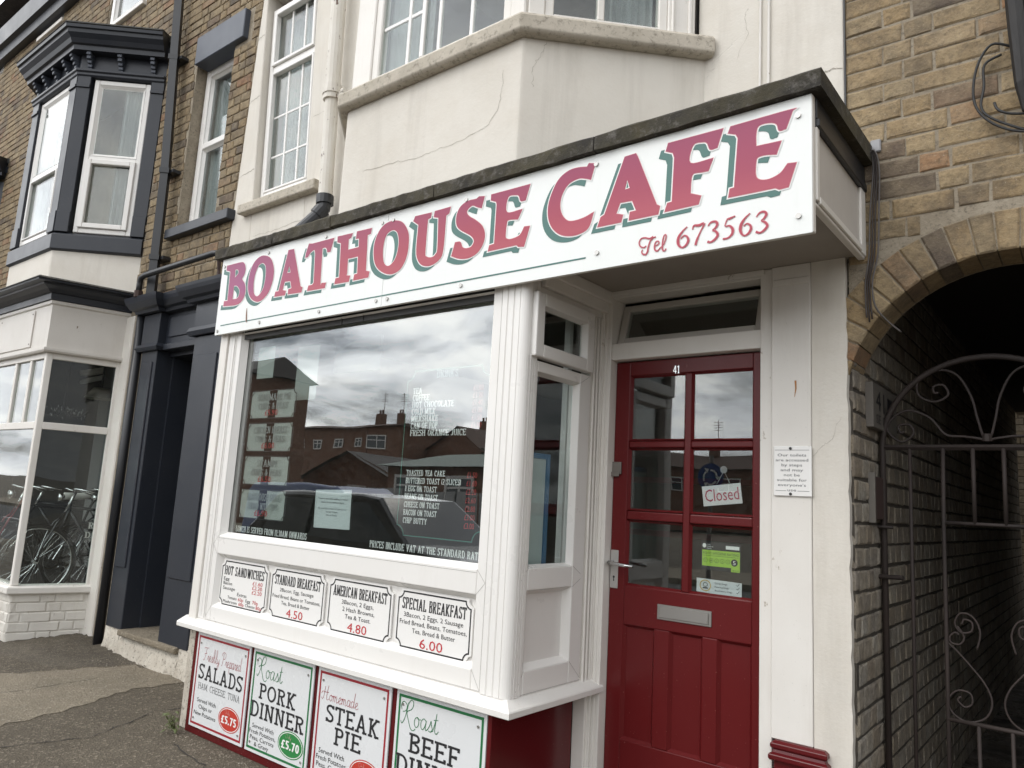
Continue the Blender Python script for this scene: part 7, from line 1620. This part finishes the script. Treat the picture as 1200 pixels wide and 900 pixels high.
house('low brick garage with a long grey green roof', -18.2, -12.6, -19.5, -13.8, 2.35, 2.95, RB, plain('green_felt', (.12, .15, .13), .7), [(-15.0, 1.2, 1.2, .9), (-17.2, 1.2, 1.2, .9)])
house('small bungalow with a dark hipped roof', -31, -24.2, -25.5, -20, 2.1, 3.3, RB, SLATE, [(-27, 1, 1.2, .8)], gable=True)
house('tall grey end house at the left edge of the reflection', -40, -27, -16.9, -14.1, 6.0, 6.9, RB, SLATE, [(-28.4, 3.6, 1, 1.2), (-31, 3.6, 1, 1.2)])
house('terraced brick house with three white windows opposite the cafe', -34, -19, Fv - 22, Fv - 14, 5.0, 6.3, RB, TILE, [(-31, 3.2, 1.8, 1.1), (-27, 3.2, 1.8, 1.1), (-23, 3.2, 1.8, 1.1)], chim=(-26,))
house('broad terraced brick house opposite the archway', -18, 9, Fv - 20, Fv - 12, 5.0, 6.2, RB, TILE, [(-4, 3.6, 1.4, 1.1), (0, 3.6, 1.4, 1.1), (4, 3.6, 1.4, 1.1)], chim=(2,))
house('far plain brick house at the right end of the street', 10, 30, Fv - 18, Fv - 10, 5.2, 6.6, RB, TILE, [(13, 3.6, 1.4, 1.1), (18, 3.6, 1.4, 1.1)])
m = MB()
for k in range(30): m.box(-17 + k * .42 - 6, -16.66 + k * .42 - 6, -12.83, -12.80, .1, 1.65)
fn = m.build('panel_fence', plain('pale_fence', (.36, .36, .35), .7)); tag(fn, 'pale board fence in front of the long roofed garage', 'fence')
m = MB()
t = thing('hedge_tree', 'dark round tree beyond the gabled house', 'tree', (-33.5, Fv - 2, 0)); m = MB(); m.tube([(-33.5, Fv - 2, 0), (-33.4, Fv - 2, 3)], .25, 8); m.build('trunk', SLATE, t)
q = MB()
for k in range(1400):
    a, b = random.random() * 6.28, random.uniform(-1, 1); r = 2.6 * random.random() ** .4; c_ = Vector((-33.5 + r * cos(a) * math.sqrt(1 - b * b), Fv - 2 + r * sin(a) * math.sqrt(1 - b * b), 4.3 + r * b * .8)); s_ = .22
    d1 = Vector((random.gauss(0, 1), random.gauss(0, 1), random.gauss(0, 1))).normalized() * s_; d2 = d1.orthogonal().normalized() * s_ * .6
    i = len(q.v); q.v += [tuple(c_ - d1), tuple(c_ + d2), tuple(c_ + d1), tuple(c_ - d2)]; q.f.append((i, i + 1, i + 2, i + 3)); q.mi.append(0)
q.build('crown', plain('dark_leaf', (.03, .05, .02), .7), t, kind='stuff', fix=False)

def car(label, name, x, y, L, w, h, body_mat, van=False, cat='car'):
    t = thing(name, label, cat, (x, y, -.13), 'vehicles parked along the street'); g = -.13
    hb = h * .56
    if van: prof = [(0, .3), (L, .3), (L, .95), (L - .25, 1.15), (L - .95, h - .12), (L - 1.2, h), (.1, h), (0, h - .15)]
    else: prof = [(0, .32), (L, .32), (L, .62), (L - .08, .80), (L - 1.15, hb + .06), (L - 1.9, h - .04), (L - 2.3, h), (.75, h - .03), (.15, hb + .12), (0, .8)]
    X_ = lambda a: x - L / 2 + a
    q = MB(); n = len(prof); wy = lambda z: w / 2 * (1 if z < hb else 1 - .17 * (z - hb) / max(.01, h - hb))
    q.v = [(X_(a), y - wy(z), g + z) for a, z in prof] + [(X_(a), y + wy(z), g + z) for a, z in prof]
    q.f = [tuple(range(n)), tuple(reversed(range(n, 2 * n)))] + [(k, n + k, n + (k + 1) % n, (k + 1) % n) for k in range(n)]; q.mi = [0] * len(q.f)
    b = q.build('body', body_mat, t, bevel=.06, seg=3)
    def win_(pts, nm='side_window'):
        for sgn in (1, -1):
            q = MB(); q.v = [(X_(a), y + sgn * (wy(z) + .006), g + z) for a, z in pts]; q.f = [tuple(range(len(pts)))]; q.mi = [0]; q.build(nm, WG, b, fix=False)
    if van: win_([(L - 1.9, 1.05), (L - .6, 1.05), (L - 1.1, h - .2), (L - 1.9, h - .2)])
    else: win_([(.55, hb + .05), (1.6, hb + .05), (1.6, h - .12), (.95, h - .12)]); win_([(1.7, hb + .05), (L - 1.35, hb + .05), (L - 2.1, h - .12), (1.7, h - .12)])
    for a in (.8, L - .85):
        for sgn in (1, -1):
            q = MB(); q.tube([(X_(a), y + sgn * (w / 2 - .2), g + .33), (X_(a), y + sgn * (w / 2 + .01), g + .33)], .33, 20); wh = q.build('wheel', RUBBER, t)
            q = MB(); q.tube([(X_(a), y + sgn * (w / 2 - .02), g + .33), (X_(a), y + sgn * (w / 2 + .02), g + .33)], .21, 14); q.build('rim', ALU, wh)
    for sgn in (1, -1):
        q = MB(); q.box(X_(L) - .05, X_(L) + .02, y + sgn * w * .36 - .12, y + sgn * w * .36 + .12, g + .62, g + .78); q.build('headlight', CHROME, t, bevel=.02)
CARD = plain('car_black', (.02, .021, .024), .12); CARB = plain('van_blue', (.035, .06, .17), .25)
car('dark estate car parked at the near kerb behind the photographer', 'parked_car', -8.3, -5.0, 4.9, 1.85, 1.58, CARD)
car('blue delivery van parked across the road', 'blue_van', -15.6, -9.6, 4.8, 1.95, 1.72, CARB, True, 'van')
t = thing('road_sign', 'round blue sign with white arrows on a post across the road', 'road sign', (-5.1, -7.6, 0))
t.location = (-5.1, -7.6, 0)
m = MB(); m.tube([(-5.1, -7.6, -.13), (-5.1, -7.6, 2.4)], .035, 8); m.build('post', STEEL, t)
q = MB((-5.1, -7.56), (-1, 0)); q.panel([(.23 * cos(2 * pi * k / 28), 2.05 + .23 * sin(2 * pi * k / 28)) for k in range(28)], -.0, .01); q.build('disc', plain('sign_blue', (.012, .05, .20), .4), t)
q = MB((-5.1, -7.555), (-1, 0))
for k in range(3):
    a0 = 90 + 120 * k
    for pl in stroke_polys(arc(0, 2.05, .12, .12, a0, a0 + 80, 8), .03, .03): q.face([(x_, -.008, z_) for x_, z_ in pl])
    a1 = rad(a0 + 84); q.face([(.14 * cos(a1) + .05 * cos(a1), -.0085, 2.05 + .19 * sin(a1)), (.14 * cos(a1) - .05 * cos(a1), -.0085, 2.05 + .09 * sin(a1)), (.14 * cos(a1 + .45), -.0085, 2.05 + .14 * sin(a1 + .45))])
q.build('arrows', WHITEP, t, fix=False)
